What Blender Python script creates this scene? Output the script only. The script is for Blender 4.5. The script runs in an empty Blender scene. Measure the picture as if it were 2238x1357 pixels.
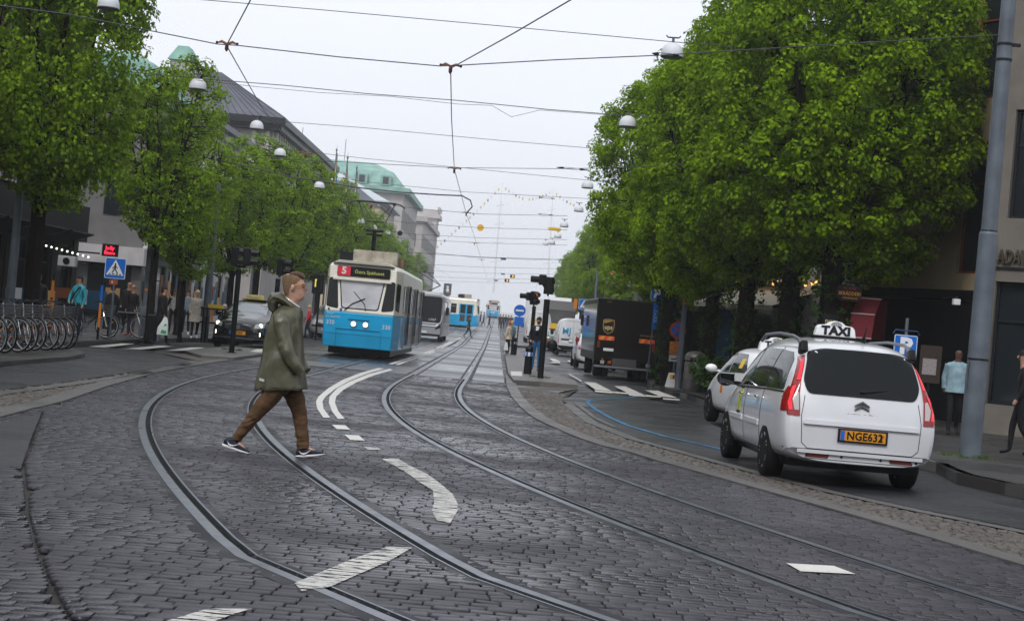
import bpy, bmesh, math, random
import numpy as np
from mathutils import Vector, Matrix
from mathutils.bvhtree import BVHTree
R = math.radians
S = bpy.context.scene
COL = S.collection
rnd = random.Random(7)

# ------------------------------------------------------------------ camera
FPX, CAMH, ROLL, PITCH = 3600.0, 1.515, R(5.07), R(0.55)
cd = bpy.data.cameras.new('camera')
cam = bpy.data.objects.new('camera', cd)
COL.objects.link(cam)
cd.sensor_width = 36.0
cd.lens = FPX / 2238 * 36
cd.clip_start, cd.clip_end = 0.1, 6000
cr_, sr_ = math.cos(ROLL), math.sin(ROLL)
cp_, sp_ = math.cos(PITCH), math.sin(PITCH)
fwd = Vector((0, cp_, sp_)); upv = Vector((0, -sp_, cp_)); rgt = Vector((1, 0, 0))
cr = rgt * cr_ + upv * sr_
cu = -rgt * sr_ + upv * cr_
mw = Matrix((cr, cu, -fwd)).transposed().to_4x4()
mw.translation = (0, 0, CAMH)
cam.matrix_world = mw
S.camera = cam

# ------------------------------------------------------------------ overcast daylight
world = bpy.data.worlds.new('World'); S.world = world; world.use_nodes = True
nt = world.node_tree; nt.nodes.clear()
sky = nt.nodes.new('ShaderNodeTexSky'); sky.sky_type = 'NISHITA'; sky.sun_disc = False
sky.sun_elevation = R(48); sky.sun_rotation = R(200); sky.altitude = 10
sky.air_density = 1.0; sky.dust_density = 4.0; sky.ozone_density = 1.0
hs = nt.nodes.new('ShaderNodeHueSaturation'); hs.inputs['Saturation'].default_value = 0.25
mx = nt.nodes.new('ShaderNodeMix'); mx.data_type = 'RGBA'; mx.inputs[0].default_value = 0.72
cl = nt.nodes.new('ShaderNodeTexNoise'); cl.inputs['Scale'].default_value = 2.2; cl.inputs['Detail'].default_value = 5; tcw = nt.nodes.new('ShaderNodeTexCoord')
mpw = nt.nodes.new('ShaderNodeMapping'); mpw.inputs['Scale'].default_value = (1, 1, 3.5); nt.links.new(tcw.outputs['Generated'], mpw.inputs[0]); nt.links.new(mpw.outputs[0], cl.inputs['Vector'])
cm_ = nt.nodes.new('ShaderNodeMix'); cm_.data_type = 'RGBA'; cm_.inputs[6].default_value = (6.7, 7.05, 7.85, 1); cm_.inputs[7].default_value = (8.3, 8.55, 9.2, 1)     # even cloud cover, faintly mottled
nt.links.new(cl.outputs['Fac'], cm_.inputs[0]); nt.links.new(cm_.outputs[2], mx.inputs[7])
bg = nt.nodes.new('ShaderNodeBackground'); bg.inputs['Strength'].default_value = 0.15
wo = nt.nodes.new('ShaderNodeOutputWorld')
nt.links.new(sky.outputs[0], hs.inputs['Color']); nt.links.new(hs.outputs[0], mx.inputs[6])
nt.links.new(mx.outputs[2], bg.inputs['Color']); nt.links.new(bg.outputs[0], wo.inputs['Surface'])
sd = bpy.data.lights.new('sun', 'SUN'); sd.energy = 1.5; sd.angle = R(12); sd.color = (1, 0.965, 0.92)
sun = bpy.data.objects.new('sun', sd); COL.objects.link(sun)
sun.rotation_euler = (R(42), 0, R(-20 + 180 - 180))
S.view_settings.view_transform = 'Standard'; S.view_settings.look = 'None'
S.view_settings.exposure = 0.0; S.view_settings.gamma = 1.0
S.view_settings.use_curve_mapping = False
S.cycles.use_denoising = True
S.cycles.max_bounces = 6; S.cycles.diffuse_bounces = 3; S.cycles.glossy_bounces = 3
S.cycles.transmission_bounces = 4; S.cycles.transparent_max_bounces = 6; S.cycles.volume_bounces = 2
S.cycles.caustics_reflective = False; S.cycles.caustics_refractive = False

# ------------------------------------------------------------------ geometry of the place
def zg(Y):                                    # the street climbs gently beyond 108 m
    if Y < 100: return 0.0
    if Y < 116: return 0.0125 * (Y - 100) ** 2 / 32
    return 0.0125 * (min(Y, 420) - 108)
def ray(px, py):
    x = px - 1119.0; y = 678.5 - py
    xr = cr_ * x - sr_ * y; yr = sr_ * x + cr_ * y
    fy = FPX * cp_ - yr * sp_; up = FPX * sp_ + yr * cp_
    return xr / fy, up / fy
def P(px, py, Y):                             # real point seen along a sight line at distance Y
    a, b = ray(px, py)
    return Vector((a * Y, Y, CAMH + b * Y))
def G(px, py):                                # real point on the ground
    a, b = ray(px, py)
    if b < -1e-6 and -CAMH / b < 104:
        Y = -CAMH / b
    else:
        Y = 90.0
        while CAMH + b * Y > zg(Y) + 1e-3 and Y < 600: Y += 0.25
    return Vector((a * Y, Y, zg(Y)))
def ppm(Y): return FPX / Y

# ------------------------------------------------------------------ materials
MATS = {}
def mat(name, col, rough=0.6, metal=0.0, var=0.0, vscale=3.0, bump=0.0, bscale=40.0, spec=0.3, coat=0.0, rvar=0.0, emit=None, es=1.0, alpha=None, col2=None):
    if name in MATS: return MATS[name]
    m = bpy.data.materials.new(name); m.use_nodes = True
    n = m.node_tree.nodes; l = m.node_tree.links
    b = n['Principled BSDF']
    b.inputs['Base Color'].default_value = (*col, 1)
    b.inputs['Roughness'].default_value = rough
    b.inputs['Metallic'].default_value = metal
    b.inputs['Specular IOR Level'].default_value = spec
    b.inputs['Coat Weight'].default_value = coat
    b.inputs['Coat Roughness'].default_value = 0.08
    if emit:
        b.inputs['Emission Color'].default_value = (*emit, 1); b.inputs['Emission Strength'].default_value = es
    geo = None
    if var or bump or rvar:
        geo = n.new('ShaderNodeTexCoord')
        no = n.new('ShaderNodeTexNoise'); no.inputs['Scale'].default_value = vscale; no.inputs['Detail'].default_value = 6
        l.new(geo.outputs['Object'], no.inputs['Vector'])
    if var:
        mp = n.new('ShaderNodeMix'); mp.data_type = 'RGBA'
        a = [max(0, c * (1 - var)) for c in col]; c2 = col2 or [min(1, c * (1 + var)) for c in col]
        mp.inputs[6].default_value = (*a, 1); mp.inputs[7].default_value = (*c2, 1)
        mr = n.new('ShaderNodeMapRange'); mr.inputs[1].default_value = 0.3; mr.inputs[2].default_value = 0.7
        l.new(no.outputs['Fac'], mr.inputs[0]); l.new(mr.outputs[0], mp.inputs[0]); l.new(mp.outputs[2], b.inputs['Base Color'])
    if rvar:
        mr2 = n.new('ShaderNodeMapRange'); mr2.inputs[1].default_value = 0.3; mr2.inputs[2].default_value = 0.7
        mr2.inputs[3].default_value = max(0.02, rough - rvar); mr2.inputs[4].default_value = min(1, rough + rvar)
        l.new(no.outputs['Fac'], mr2.inputs[0]); l.new(mr2.outputs[0], b.inputs['Roughness'])
    if bump:
        nb = n.new('ShaderNodeTexNoise'); nb.inputs['Scale'].default_value = bscale; nb.inputs['Detail'].default_value = 4
        bu = n.new('ShaderNodeBump'); bu.inputs['Strength'].default_value = bump; bu.inputs['Distance'].default_value = 0.02
        l.new(geo.outputs['Object'], nb.inputs['Vector']); l.new(nb.outputs['Fac'], bu.inputs['Height']); l.new(bu.outputs[0], b.inputs['Normal'])
    MATS[name] = m
    return m
def ground_mat(name, c1, c2, wet=0.5, r0=0.22, r1=0.6, scale=0.5, bump=0.3, island=False, fine=60.0, stretch=(1, 1, 1), paint=False):
    if name in MATS: return MATS[name]
    m = bpy.data.materials.new(name); m.use_nodes = True
    n = m.node_tree.nodes; l = m.node_tree.links; b = n['Principled BSDF']
    ge = n.new('ShaderNodeNewGeometry')
    mp = n.new('ShaderNodeMapping'); mp.inputs['Scale'].default_value = stretch; l.new(ge.outputs['Position'], mp.inputs[0])
    big = n.new('ShaderNodeTexNoise'); big.inputs['Scale'].default_value = scale; big.inputs['Detail'].default_value = 5; big.inputs['Roughness'].default_value = 0.6
    l.new(mp.outputs[0], big.inputs['Vector'])
    fn = n.new('ShaderNodeTexNoise'); fn.inputs['Scale'].default_value = fine; fn.inputs['Detail'].default_value = 3
    l.new(ge.outputs['Position'], fn.inputs['Vector'])
    ad = n.new('ShaderNodeMath'); ad.operation = 'MULTIPLY_ADD'; l.new(fn.outputs['Fac'], ad.inputs[0]); ad.inputs[1].default_value = 0.5
    if island:
        r_ = n.new('ShaderNodeMath'); r_.operation = 'MULTIPLY'; r_.inputs[1].default_value = 0.55; l.new(ge.outputs['Random Per Island'], r_.inputs[0])
        oi = n.new('ShaderNodeObjectInfo'); r2 = n.new('ShaderNodeMath'); r2.operation = 'MULTIPLY_ADD'; r2.inputs[1].default_value = 0.3; l.new(oi.outputs['Random'], r2.inputs[0]); l.new(r_.outputs[0], r2.inputs[2])
        l.new(r2.outputs[0], ad.inputs[2])
    else:
        l.new(big.outputs['Fac'], ad.inputs[2])
    mr = n.new('ShaderNodeMapRange'); mr.inputs[1].default_value = 0.15; mr.inputs[2].default_value = 1.05 if island else 0.95; l.new(ad.outputs[0], mr.inputs[0])
    mc = n.new('ShaderNodeMix'); mc.data_type = 'RGBA'; mc.inputs[6].default_value = (*c1, 1); mc.inputs[7].default_value = (*c2, 1)
    l.new(mr.outputs[0], mc.inputs[0]); l.new(mc.outputs[2], b.inputs['Base Color'])
    rr = n.new('ShaderNodeMapRange'); rr.inputs[1].default_value = 0.38; rr.inputs[2].default_value = 0.62
    rr.inputs[3].default_value = r0; rr.inputs[4].default_value = r1
    l.new(big.outputs['Fac'], rr.inputs[0]); l.new(rr.outputs[0], b.inputs['Roughness'])
    b.inputs['Specular IOR Level'].default_value = wet
    bu = n.new('ShaderNodeBump'); bu.inputs['Strength'].default_value = bump; bu.inputs['Distance'].default_value = 0.01
    l.new(fn.outputs['Fac'], bu.inputs['Height']); l.new(bu.outputs[0], b.inputs['Normal'])
    if paint:                                  # worn road paint: the stones show through in streaks along the rows
        w = n.new('ShaderNodeTexNoise'); w.inputs['Scale'].default_value = 4; w.inputs['Detail'].default_value = 6; w.inputs['Roughness'].default_value = .65
        mq = n.new('ShaderNodeMapping'); mq.inputs['Scale'].default_value = (1.2, 6, 1); l.new(ge.outputs['Position'], mq.inputs[0]); l.new(mq.outputs[0], w.inputs['Vector'])
        t = n.new('ShaderNodeMapRange'); t.inputs[1].default_value = 0.44; t.inputs[2].default_value = 0.5; l.new(w.outputs['Fac'], t.inputs[0])
        l.new(t.outputs[0], b.inputs['Alpha'])
    MATS[name] = m
    return m
def leafmat(name, c1, c2, trans=0.35):
    m = bpy.data.materials.new(name); m.use_nodes = True
    n = m.node_tree.nodes; l = m.node_tree.links; n.remove(n['Principled BSDF']); out = n['Material Output']
    ge = n.new('ShaderNodeNewGeometry'); oi = n.new('ShaderNodeObjectInfo')
    nz = n.new('ShaderNodeTexNoise'); nz.inputs['Scale'].default_value = 0.9; l.new(ge.outputs['Position'], nz.inputs['Vector'])
    a = n.new('ShaderNodeMath'); a.operation = 'MULTIPLY_ADD'; a.inputs[1].default_value = 0.55
    l.new(ge.outputs['Random Per Island'], a.inputs[0]); l.new(nz.outputs['Fac'], a.inputs[2])
    mr = n.new('ShaderNodeMapRange'); mr.inputs[1].default_value = 0.3; mr.inputs[2].default_value = 1.2; l.new(a.outputs[0], mr.inputs[0])
    mc = n.new('ShaderNodeMix'); mc.data_type = 'RGBA'; mc.inputs[6].default_value = (*c1, 1); mc.inputs[7].default_value = (*c2, 1); l.new(mr.outputs[0], mc.inputs[0])
    d = n.new('ShaderNodeBsdfPrincipled'); d.inputs['Roughness'].default_value = 0.6; d.inputs['Specular IOR Level'].default_value = 0.08
    t = n.new('ShaderNodeBsdfTranslucent'); x = n.new('ShaderNodeMixShader'); x.inputs[0].default_value = trans
    l.new(mc.outputs[2], d.inputs['Base Color']); l.new(mc.outputs[2], t.inputs['Color'])
    l.new(d.outputs[0], x.inputs[1]); l.new(t.outputs[0], x.inputs[2]); l.new(x.outputs[0], out.inputs['Surface'])
    MATS[name] = m
    return m

# ------------------------------------------------------------------ mesh building
def rotz(a): return Matrix.Rotation(a, 3, 'Z')
class MB:
    def __init__(s): s.V = []; s.F = []; s.M = []
    def add(s, v, f, mi=0):
        o = len(s.V); s.V += [tuple(p) for p in v]; s.F += [tuple(i + o for i in q) for q in f]; s.M += [mi] * len(f)
        return s
    def box(s, c, d, rz=0.0, mi=0, rx=0.0, tx=1.0, ty=1.0):
        hx, hy, hz = d[0] / 2, d[1] / 2, d[2] / 2
        m = rotz(rz) @ Matrix.Rotation(rx, 3, 'X')
        v = [m @ Vector((x * hx * (tx if z > 0 else 1), y * hy * (ty if z > 0 else 1), z * hz)) + Vector(c) for z in (-1, 1) for y in (-1, 1) for x in (-1, 1)]
        return s.add(v, [(0, 2, 3, 1), (4, 5, 7, 6), (0, 1, 5, 4), (2, 6, 7, 3), (0, 4, 6, 2), (1, 3, 7, 5)], mi)
    def tube(s, pts, r, n=8, mi=0, caps=True):
        pts = [Vector(p) for p in pts]; rs = r if isinstance(r, (list, tuple)) else [r] * len(pts)
        rings = []; ref = None
        for i, p in enumerate(pts):
            d = (pts[min(i + 1, len(pts) - 1)] - pts[max(i - 1, 0)])
            if d.length < 1e-9: d = Vector((0, 0, 1))
            d.normalize()
            if ref is None: ref = d.orthogonal().normalized()
            u = (ref - d * ref.dot(d))
            u = u.normalized() if u.length > 1e-6 else d.orthogonal().normalized()
            ref = u; w = d.cross(u)
            rings.append([p + (u * math.cos(6.28318 * k / n) + w * math.sin(6.28318 * k / n)) * rs[i] for k in range(n)])
        return s.loft(rings, mi, caps)
    def loft(s, rings, mi=0, caps=True, closed=True):
        n = len(rings[0]); v = [p for q in rings for p in q]; f = []
        for i in range(len(rings) - 1):
            for k in range(n if closed else n - 1):
                a = i * n + k; b = i * n + (k + 1) % n
                f.append((a, b, b + n, a + n))
        if caps:
            f.append(tuple(range(n))[::-1]); f.append(tuple((len(rings) - 1) * n + k for k in range(n)))
        return s.add(v, f, mi)
    def lathe(s, prof, n=16, c=(0, 0, 0), ax='z', mi=0, caps=True):
        c = Vector(c); rings = []
        for r, z in prof:
            q = []
            for k in range(n):
                a = 6.28318531 * k / n; x, y = r * math.cos(a), r * math.sin(a)
                q.append(c + (Vector((x, y, z)) if ax == 'z' else Vector((z, x, y)) if ax == 'x' else Vector((y, z, x))))
            rings.append(q)
        return s.loft(rings, mi, caps)
    def prism(s, poly, d0, d1, pl='xz', mi=0):
        def m(a, b, d): return (a, d, b) if pl == 'xz' else (d, a, b) if pl == 'yz' else (a, b, d)
        n = len(poly); v = [m(a, b, d0) for a, b in poly] + [m(a, b, d1) for a, b in poly]
        f = [tuple(range(n)), tuple(range(2 * n - 1, n - 1, -1))] + [(k, k + n, (k + 1) % n + n, (k + 1) % n) for k in range(n)]
        return s.add(v, f, mi)
    def ball(s, c, r, nu=12, nv=8, mi=0, z0=-1.0, z1=1.0):
        r = r if isinstance(r, (list, tuple)) else (r, r, r); rings = []
        a0, a1 = math.asin(z0), math.asin(z1)
        for i in range(nv + 1):
            t = a0 + (a1 - a0) * i / nv; cc = max(math.cos(t), 0.02)
            rings.append([(c[0] + r[0] * cc * math.cos(6.28318 * k / nu), c[1] + r[1] * cc * math.sin(6.28318 * k / nu), c[2] + r[2] * math.sin(t)) for k in range(nu)])
        return s.loft(rings, mi)
    def quad(s, a, b, c, d, mi=0): return s.add([a, b, c, d], [(0, 1, 2, 3)], mi)
    def xf(s, m):
        m = m.to_4x4(); s.V = [tuple(m @ Vector(v)) for v in s.V]; return s
    def mesh(s, name, mats, smooth=False):
        me = bpy.data.meshes.new(name); me.from_pydata(s.V, [], s.F)
        for m in (mats if isinstance(mats, (list, tuple)) else [mats]): me.materials.append(m)
        me.polygons.foreach_set('material_index', s.M)
        if smooth: me.polygons.foreach_set('use_smooth', [True] * len(s.F))
        me.update(); me.validate()
        return me
    def build(s, name, mats, parent=None, smooth=False, bevel=0.0, fixn=True, **kw):
        me = s.mesh(name, mats, smooth)
        if fixn:
            bm = bmesh.new(); bm.from_mesh(me); bmesh.ops.recalc_face_normals(bm, faces=bm.faces); bm.to_mesh(me); bm.free()
        return link(name, me, parent, smooth, bevel, **kw)
def link(name, me, parent=None, smooth=False, bevel=0.0, **kw):
    o = bpy.data.objects.new(name, me); COL.objects.link(o)
    if parent: o.parent = parent
    if bevel:
        m = o.modifiers.new('bevel', 'BEVEL'); m.width = bevel; m.segments = 2; m.limit_method = 'ANGLE'; m.angle_limit = R(40)
    if smooth and len(me.polygons) < 200000:
        try: me.set_sharp_from_angle(angle=R(42))
        except Exception: pass
    for k, v in kw.items(): o[k] = v
    return o
def tag(o, label=None, cat=None, group=None, kind=None):
    if label: o['label'] = label
    if cat: o['category'] = cat
    if group: o['group'] = group
    if kind: o['kind'] = kind
    return o
def thing(name, label, cat, loc=(0, 0, 0), rz=0.0, group=None):
    o = bpy.data.objects.new(name, None); COL.objects.link(o); o.empty_display_size = 0.2
    o.location = loc; o.rotation_euler = (0, 0, rz)
    return tag(o, label, cat, group)
def dup(root, loc, rz=None, label=None, scale=None, group=None):
    r = root.copy(); COL.objects.link(r); r.location = loc
    if rz is not None: r.rotation_euler = (0, 0, rz)
    if label: r['label'] = label
    if group: r['group'] = group
    if scale: r.scale = scale if isinstance(scale, (tuple, list)) else (scale,) * 3
    for ch in list(root.children):
        c = ch.copy(); COL.objects.link(c); c.parent = r
        for g in list(ch.children):
            d = g.copy(); COL.objects.link(d); d.parent = c
    return r
def evald(o):                                  # bake the modifiers into a plain mesh
    dg = bpy.context.evaluated_depsgraph_get(); dg.update()
    me = bpy.data.meshes.new_from_object(o.evaluated_get(dg)); o.modifiers.clear(); o.data = me
    return o
def rpoly(pts, r=0.05, n=4):                   # polygon with rounded corners
    out = []; m = len(pts)
    for i in range(m):
        a, b, c = (Vector(pts[(i + k) % m]) for k in (-1, 0, 1))
        d1 = a - b; d2 = c - b; q = min(r, d1.length * .45, d2.length * .45)
        p0 = b + d1.normalized() * q; p1 = b + d2.normalized() * q
        for k in range(n + 1):
            t = k / n; out.append(tuple((1 - t) ** 2 * p0 + 2 * t * (1 - t) * b + t * t * p1))
    return out
def bvh(o):
    me = o.data; return BVHTree.FromPolygons([v.co[:] for v in me.vertices], [p.vertices[:] for p in me.polygons])
def decal(name, bv, poly, ax, m, parent, off=0.006, step=0.12, smooth=True, **kw):   # a panel that follows a body's surface
    bm = bmesh.new()
    vs = [bm.verts.new((p[0], p[1], 0)) for p in poly]; bm.faces.new(vs)
    for k in (0, 1):
        lo = min(p[k] for p in poly); hi = max(p[k] for p in poly); q = lo + step
        while q < hi - 1e-4:
            co = [0, 0, 0]; co[k] = q; no = [0, 0, 0]; no[k] = 1
            bmesh.ops.bisect_plane(bm, geom=bm.verts[:] + bm.edges[:] + bm.faces[:], plane_co=co, plane_no=no); q += step
    ed = [e for e in bm.edges if e.is_boundary]
    i = {'x': 0, 'y': 1, 'z': 2}[ax[1]]; sgn = 1 if ax[0] == '+' else -1
    D = Vector((0, 0, 0)); D[i] = -sgn
    def put(v, e):
        a, b = v.co.x, v.co.y
        o = Vector((a, 0, b)) if i == 1 else Vector((0, a, b)) if i == 0 else Vector((a, b, 0))
        o[i] = sgn * 50
        h = bv.ray_cast(o, D)
        if h[0] is None:
            h2 = bv.find_nearest(Vector((o.x * (i != 0), o.y * (i != 1), o.z * (i != 2))) + Vector([sgn * 1.0 if k == i else 0 for k in range(3)]))
            q = h2[0].copy(); o2 = o.copy(); o2[i] = q[i]; q = o2
        else: q = h[0]
        q = q.copy(); q[i] += sgn * e; return q
    skirt = bmesh.ops.extrude_edge_only(bm, edges=ed)['geom']; sk = [g for g in skirt if isinstance(g, bmesh.types.BMVert)]
    sks = set(sk)
    for v in list(bm.verts): v.co = put(v, -0.02 if v in sks else off)
    bmesh.ops.recalc_face_normals(bm, faces=bm.faces)
    me = bpy.data.meshes.new(name); bm.to_mesh(me); bm.free(); me.materials.append(m)
    if smooth: me.polygons.foreach_set('use_smooth', [True] * len(me.polygons))
    return link(name, me, parent, smooth, **kw)
def text(name, s, size, m, parent, loc, rot, sx=1.0, ext=0.004, align='CENTER', sub=None, **kw):
    c = bpy.data.curves.new(name, 'FONT'); c.body = s; c.size = size; c.extrude = ext; c.align_x = align; c.align_y = 'CENTER'; c.resolution_u = 2
    c.offset = kw.pop('bold', 0.0)
    o = bpy.data.objects.new(name, c); COL.objects.link(o)
    dg = bpy.context.evaluated_depsgraph_get(); me = bpy.data.meshes.new_from_object(o.evaluated_get(dg))
    bpy.data.objects.remove(o); bpy.data.curves.remove(c)
    me.materials.clear(); me.materials.append(m)
    o = bpy.data.objects.new(name, me); COL.objects.link(o); o.parent = parent; o.location = loc; o.rotation_euler = rot; o.scale = (sx, 1, 1)
    for k, v in kw.items(): o[k] = v
    return o
def inpoly(x, y, poly):
    r = False; n = len(poly); j = n - 1
    for i in range(n):
        xi, yi = poly[i][0], poly[i][1]; xj, yj = poly[j][0], poly[j][1]
        if (yi > y) != (yj > y) and x < (xj - xi) * (y - yi) / (yj - yi) + xi: r = not r
        j = i
    return r
# common materials
BLACK = mat('black_paint', (0.006, 0.0065, 0.008), 0.4, spec=.2)
RUB = mat('rubber', (0.007, 0.007, 0.0075), 0.8, spec=.15)
STEEL = mat('galvanised_steel', (0.11, 0.13, 0.155), 0.55, 0.2, var=0.25, vscale=2.5)
GLASS = mat('dark_glass', (0.004, 0.006, 0.007), 0.05, spec=0.22)
WHITE = mat('white_paint', (0.75, 0.76, 0.77), 0.25, coat=0.5)
CHROME = mat('chrome', (0.6, 0.61, 0.63), 0.18, 1.0)
DARKM = mat('dark_metal', (0.014, 0.016, 0.02), 0.45, 0.2, spec=.2)
BLUE = mat('sign_blue', (0.01, 0.13, 0.55), 0.35)
YEL = mat('sign_yellow', (0.75, 0.5, 0.03), 0.5)
ORA = mat('orange_panel', (0.62, 0.2, 0.02), 0.5)
LAMPR = mat('red_lens', (0.26, 0.006, 0.006), 0.15, coat=0.6)
# ================================================================== ground, street and tracks
def XR(Y):
    t = max(0.0, 44 - max(Y, 10)); x = -1.4186 - 1.88579e-3 * t**2 + 2.52777664e-4 * t**3 - 2.53456746e-6 * t**4 - .0083 * max(Y, 10)
    return x + (10 - Y) * .49 if Y < 10 else x
def XL(Y):
    t = max(0.0, 42 - max(Y, 10)); x = -4.89314 - 2.26521632e-3 * t**2 + 3.29178638e-4 * t**3 - 4.10161277e-6 * t**4 - .0083 * max(Y, 10)
    return x + (10 - Y) * .62 if Y < 10 else x
ASPH = ground_mat('asphalt', (0.012, 0.0125, 0.015), (0.028, 0.029, 0.033), 0.35, 0.3, 0.65, 0.5, 0.5, fine=120)
DIRT = ground_mat('joint_dirt', (0.010, 0.0095, 0.0095), (0.028, 0.026, 0.023), 0.3, 0.5, 0.9, 0.8, 0.6, fine=50)
SETT = ground_mat('basalt_setts', (0.011, 0.0105, 0.014), (0.045, 0.041, 0.051), 0.3, 0.17, 0.6, 0.42, 0.55, island=True, fine=45, stretch=(.6, 1, 1))
COBM = ground_mat('granite_cobbles', (0.028, 0.024, 0.022), (0.1, 0.086, 0.074), 0.4, 0.35, 0.7, 0.6, 0.6, island=True, fine=60)
KERB = ground_mat('kerb_granite', (0.04, 0.038, 0.038), (0.1, 0.095, 0.09), 0.4, 0.35, 0.6, 0.8, 0.4, fine=80)
WETP = ground_mat('wet_paving', (0.035, 0.034, 0.039), (0.085, 0.083, 0.09), 0.6, 0.16, 0.5, 0.16, 0.35, fine=30, stretch=(.45, 1, 1))
PAVE = ground_mat('pavement_slabs', (0.015, 0.0145, 0.015), (0.042, 0.04, 0.039), 0.5, 0.3, 0.6, 0.5, 0.4, fine=50)
PAINT = ground_mat('worn_white_paint', (0.3, 0.29, 0.27), (0.55, 0.54, 0.5), 0.4, 0.35, 0.6, 2.0, 0.3, paint=True)
PAINT2 = ground_mat('white_line_paint', (0.38, 0.37, 0.34), (0.62, 0.61, 0.57), 0.4, 0.35, 0.6, 2.0, 0.3)
def sheet(name, mk, m, kind='structure', dz=0.0, parent=None, **kw):
    o = mk.build(name, m, parent)
    if kind: o['kind'] = kind
    return o
b = MB(); ys = [-90, 0, 30, 60, 100, 104, 108, 112, 116, 150, 200, 260, 340, 420, 600, 790]
for i in range(len(ys) - 1):
    b.quad((-97, ys[i], zg(ys[i]) - .06), (97, ys[i], zg(ys[i]) - .06), (97, ys[i + 1], zg(ys[i + 1]) - .06), (-97, ys[i + 1], zg(ys[i + 1]) - .06))
ground = sheet('ground', b, ASPH)
# street edges
LK = [(-260, 985), (-120, 944), (0, 913), (75, 893), (130, 881), (240, 843), (330, 818), (420, 800), (500, 788), (560, 780), (620, 770)]
RK = [(1104, 820), (1108, 847), (1118, 868), (1137, 890), (1166, 914), (1195, 928), (1249, 952), (1303, 972), (1380, 990), (1408, 1000), (1542, 1037), (1638, 1064), (1740, 1093), (1906, 1139), (1986, 1163), (2238, 1238), (2420, 1292)]
LKW = [G(*p) for p in LK]; RKW = [G(*p) for p in RK]
def nb(line, off):                            # offset a ground polyline sideways
    out = []
    for i, p in enumerate(line):
        d = line[min(i + 1, len(line) - 1)] - line[max(i - 1, 0)]; d.z = 0; d.normalize()
        out.append(p + Vector((d.y, -d.x, 0)) * off)
    return out
LX = LKW[-1].x; RX = RKW[0].x
near_poly = [(LKW[0].x - 3, 4)] + [(p.x, p.y) for p in LKW] + [(LX - .25, 44)] + [(RX, 44)] + [(p.x, p.y) for p in RKW] + [(RKW[-1].x + 2, 4)]
st = MB(); st.add([(x, y, -.035) for x, y in near_poly], [tuple(range(len(near_poly)))])
street = sheet('street', st, DIRT)
f = MB(); yy = [44, 60, 80, 100, 104, 108, 112, 116, 140, 170, 200, 250, 300, 360, 420]
for i in range(len(yy) - 1):
    a, c = yy[i], yy[i + 1]; sl = -.0083
    f.quad((LX - .25 + sl * (a - 44), a, zg(a)), (RX + sl * (a - 44), a, zg(a)), (RX + sl * (c - 44), c, zg(c)), (LX - .25 + sl * (c - 44), c, zg(c)))
sheet('wet_paving', f, WETP, kind=None, parent=street)
# bands of smoother wet concrete across the far paving
RAILX = [lambda Y: XL(Y) - .7175, lambda Y: XL(Y) + .7175, lambda Y: XR(Y) - .7175, lambda Y: XR(Y) + .7175]
ASPATCH = [G(*p) for p in [(-200, 985), (0, 918), (92, 897), (70, 950), (50, 1008), (44, 1022), (0, 1020), (-200, 1060)]]
ASPL = [(p.x, p.y) for p in ASPATCH]
g2 = np.random.RandomState(3)
cells = []                                    # x, y, w, l
y = 6.6
crack = [G(*p) for p in [(92, 897), (50, 1012), (62, 1120), (75, 1180), (110, 1270), (160, 1357), (220, 1460)]]
cy = [p.y for p in crack][::-1]; cx = [p.x for p in crack][::-1]
while y < 44:
    w = .108 + g2.uniform(-.008, .008); yc = y + w / 2
    x = -9.5 + g2.uniform(0, .2); ck = np.interp(yc, cy, cx) if yc < cy[-1] else -99
    while x < 7:
        l = g2.uniform(.13, .21); xc = x + l / 2; x += l
        if not inpoly(xc, yc, near_poly) or inpoly(xc, yc, ASPL): continue
        x0_, x1_ = xc - l / 2, xc + l / 2
        for r_ in [fx(yc) for fx in RAILX]:
            if x0_ < r_ + .1 and x1_ > r_ - .1:
                if xc < r_: x1_ = r_ - .1
                else: x0_ = r_ + .1
        if x0_ < ck + .022 and x1_ > ck - .022:
            if xc < ck: x1_ = ck - .022
            else: x0_ = ck + .022
        if x1_ - x0_ < .04: continue
        l = x1_ - x0_; xc = (x0_ + x1_) / 2
        a, bb = (xc * FPX / yc + 1119 + 40), 0
        if a < -120 or a > 2500: continue
        cells.append((xc, yc, l - .007 - g2.uniform(0, .005), w - .005 - g2.uniform(0, .003)))
    y += w
cells = np.array(cells)
def stones(cells, g, top=0.0, dz=.002, tilt=.0025, ins=.006, h=.026):
    n = len(cells); c = cells; u = np.array([(-1, -1), (1, -1), (1, 1), (-1, 1)])
    hx = c[:, 2:3] / 2; hy = c[:, 3:4] / 2
    jx = g.uniform(-.003, .003, (n, 4)); jy = g.uniform(-.002, .002, (n, 4))
    bx = c[:, 0:1] + u[:, 0] * hx + jx; by = c[:, 1:2] + u[:, 1] * hy + jy
    ix = c[:, 0:1] + u[:, 0] * (hx - ins) + jx; iy = c[:, 1:2] + u[:, 1] * (hy - ins) + jy
    z0 = np.full((n, 4), top - h); tz = top + g.uniform(-dz, dz, (n, 1)); tx = g.uniform(-tilt, tilt, (n, 1)); ty = g.uniform(-tilt, tilt, (n, 1))
    zt = tz + u[:, 0] * tx + u[:, 1] * ty; zm = zt - .0045
    V = np.stack([np.stack([bx, by, z0], 2), np.stack([bx, by, zm], 2), np.stack([ix, iy, zt], 2)], 1).reshape(-1, 3)
    base = np.array([(0, 1, 5, 4), (1, 2, 6, 5), (2, 3, 7, 6), (3, 0, 4, 7), (4, 5, 9, 8), (5, 6, 10, 9), (6, 7, 11, 10), (7, 4, 8, 11), (8, 9, 10, 11)])
    F = (base[None] + (np.arange(n) * 12)[:, None, None]).reshape(-1, 4)
    return V, F
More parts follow.
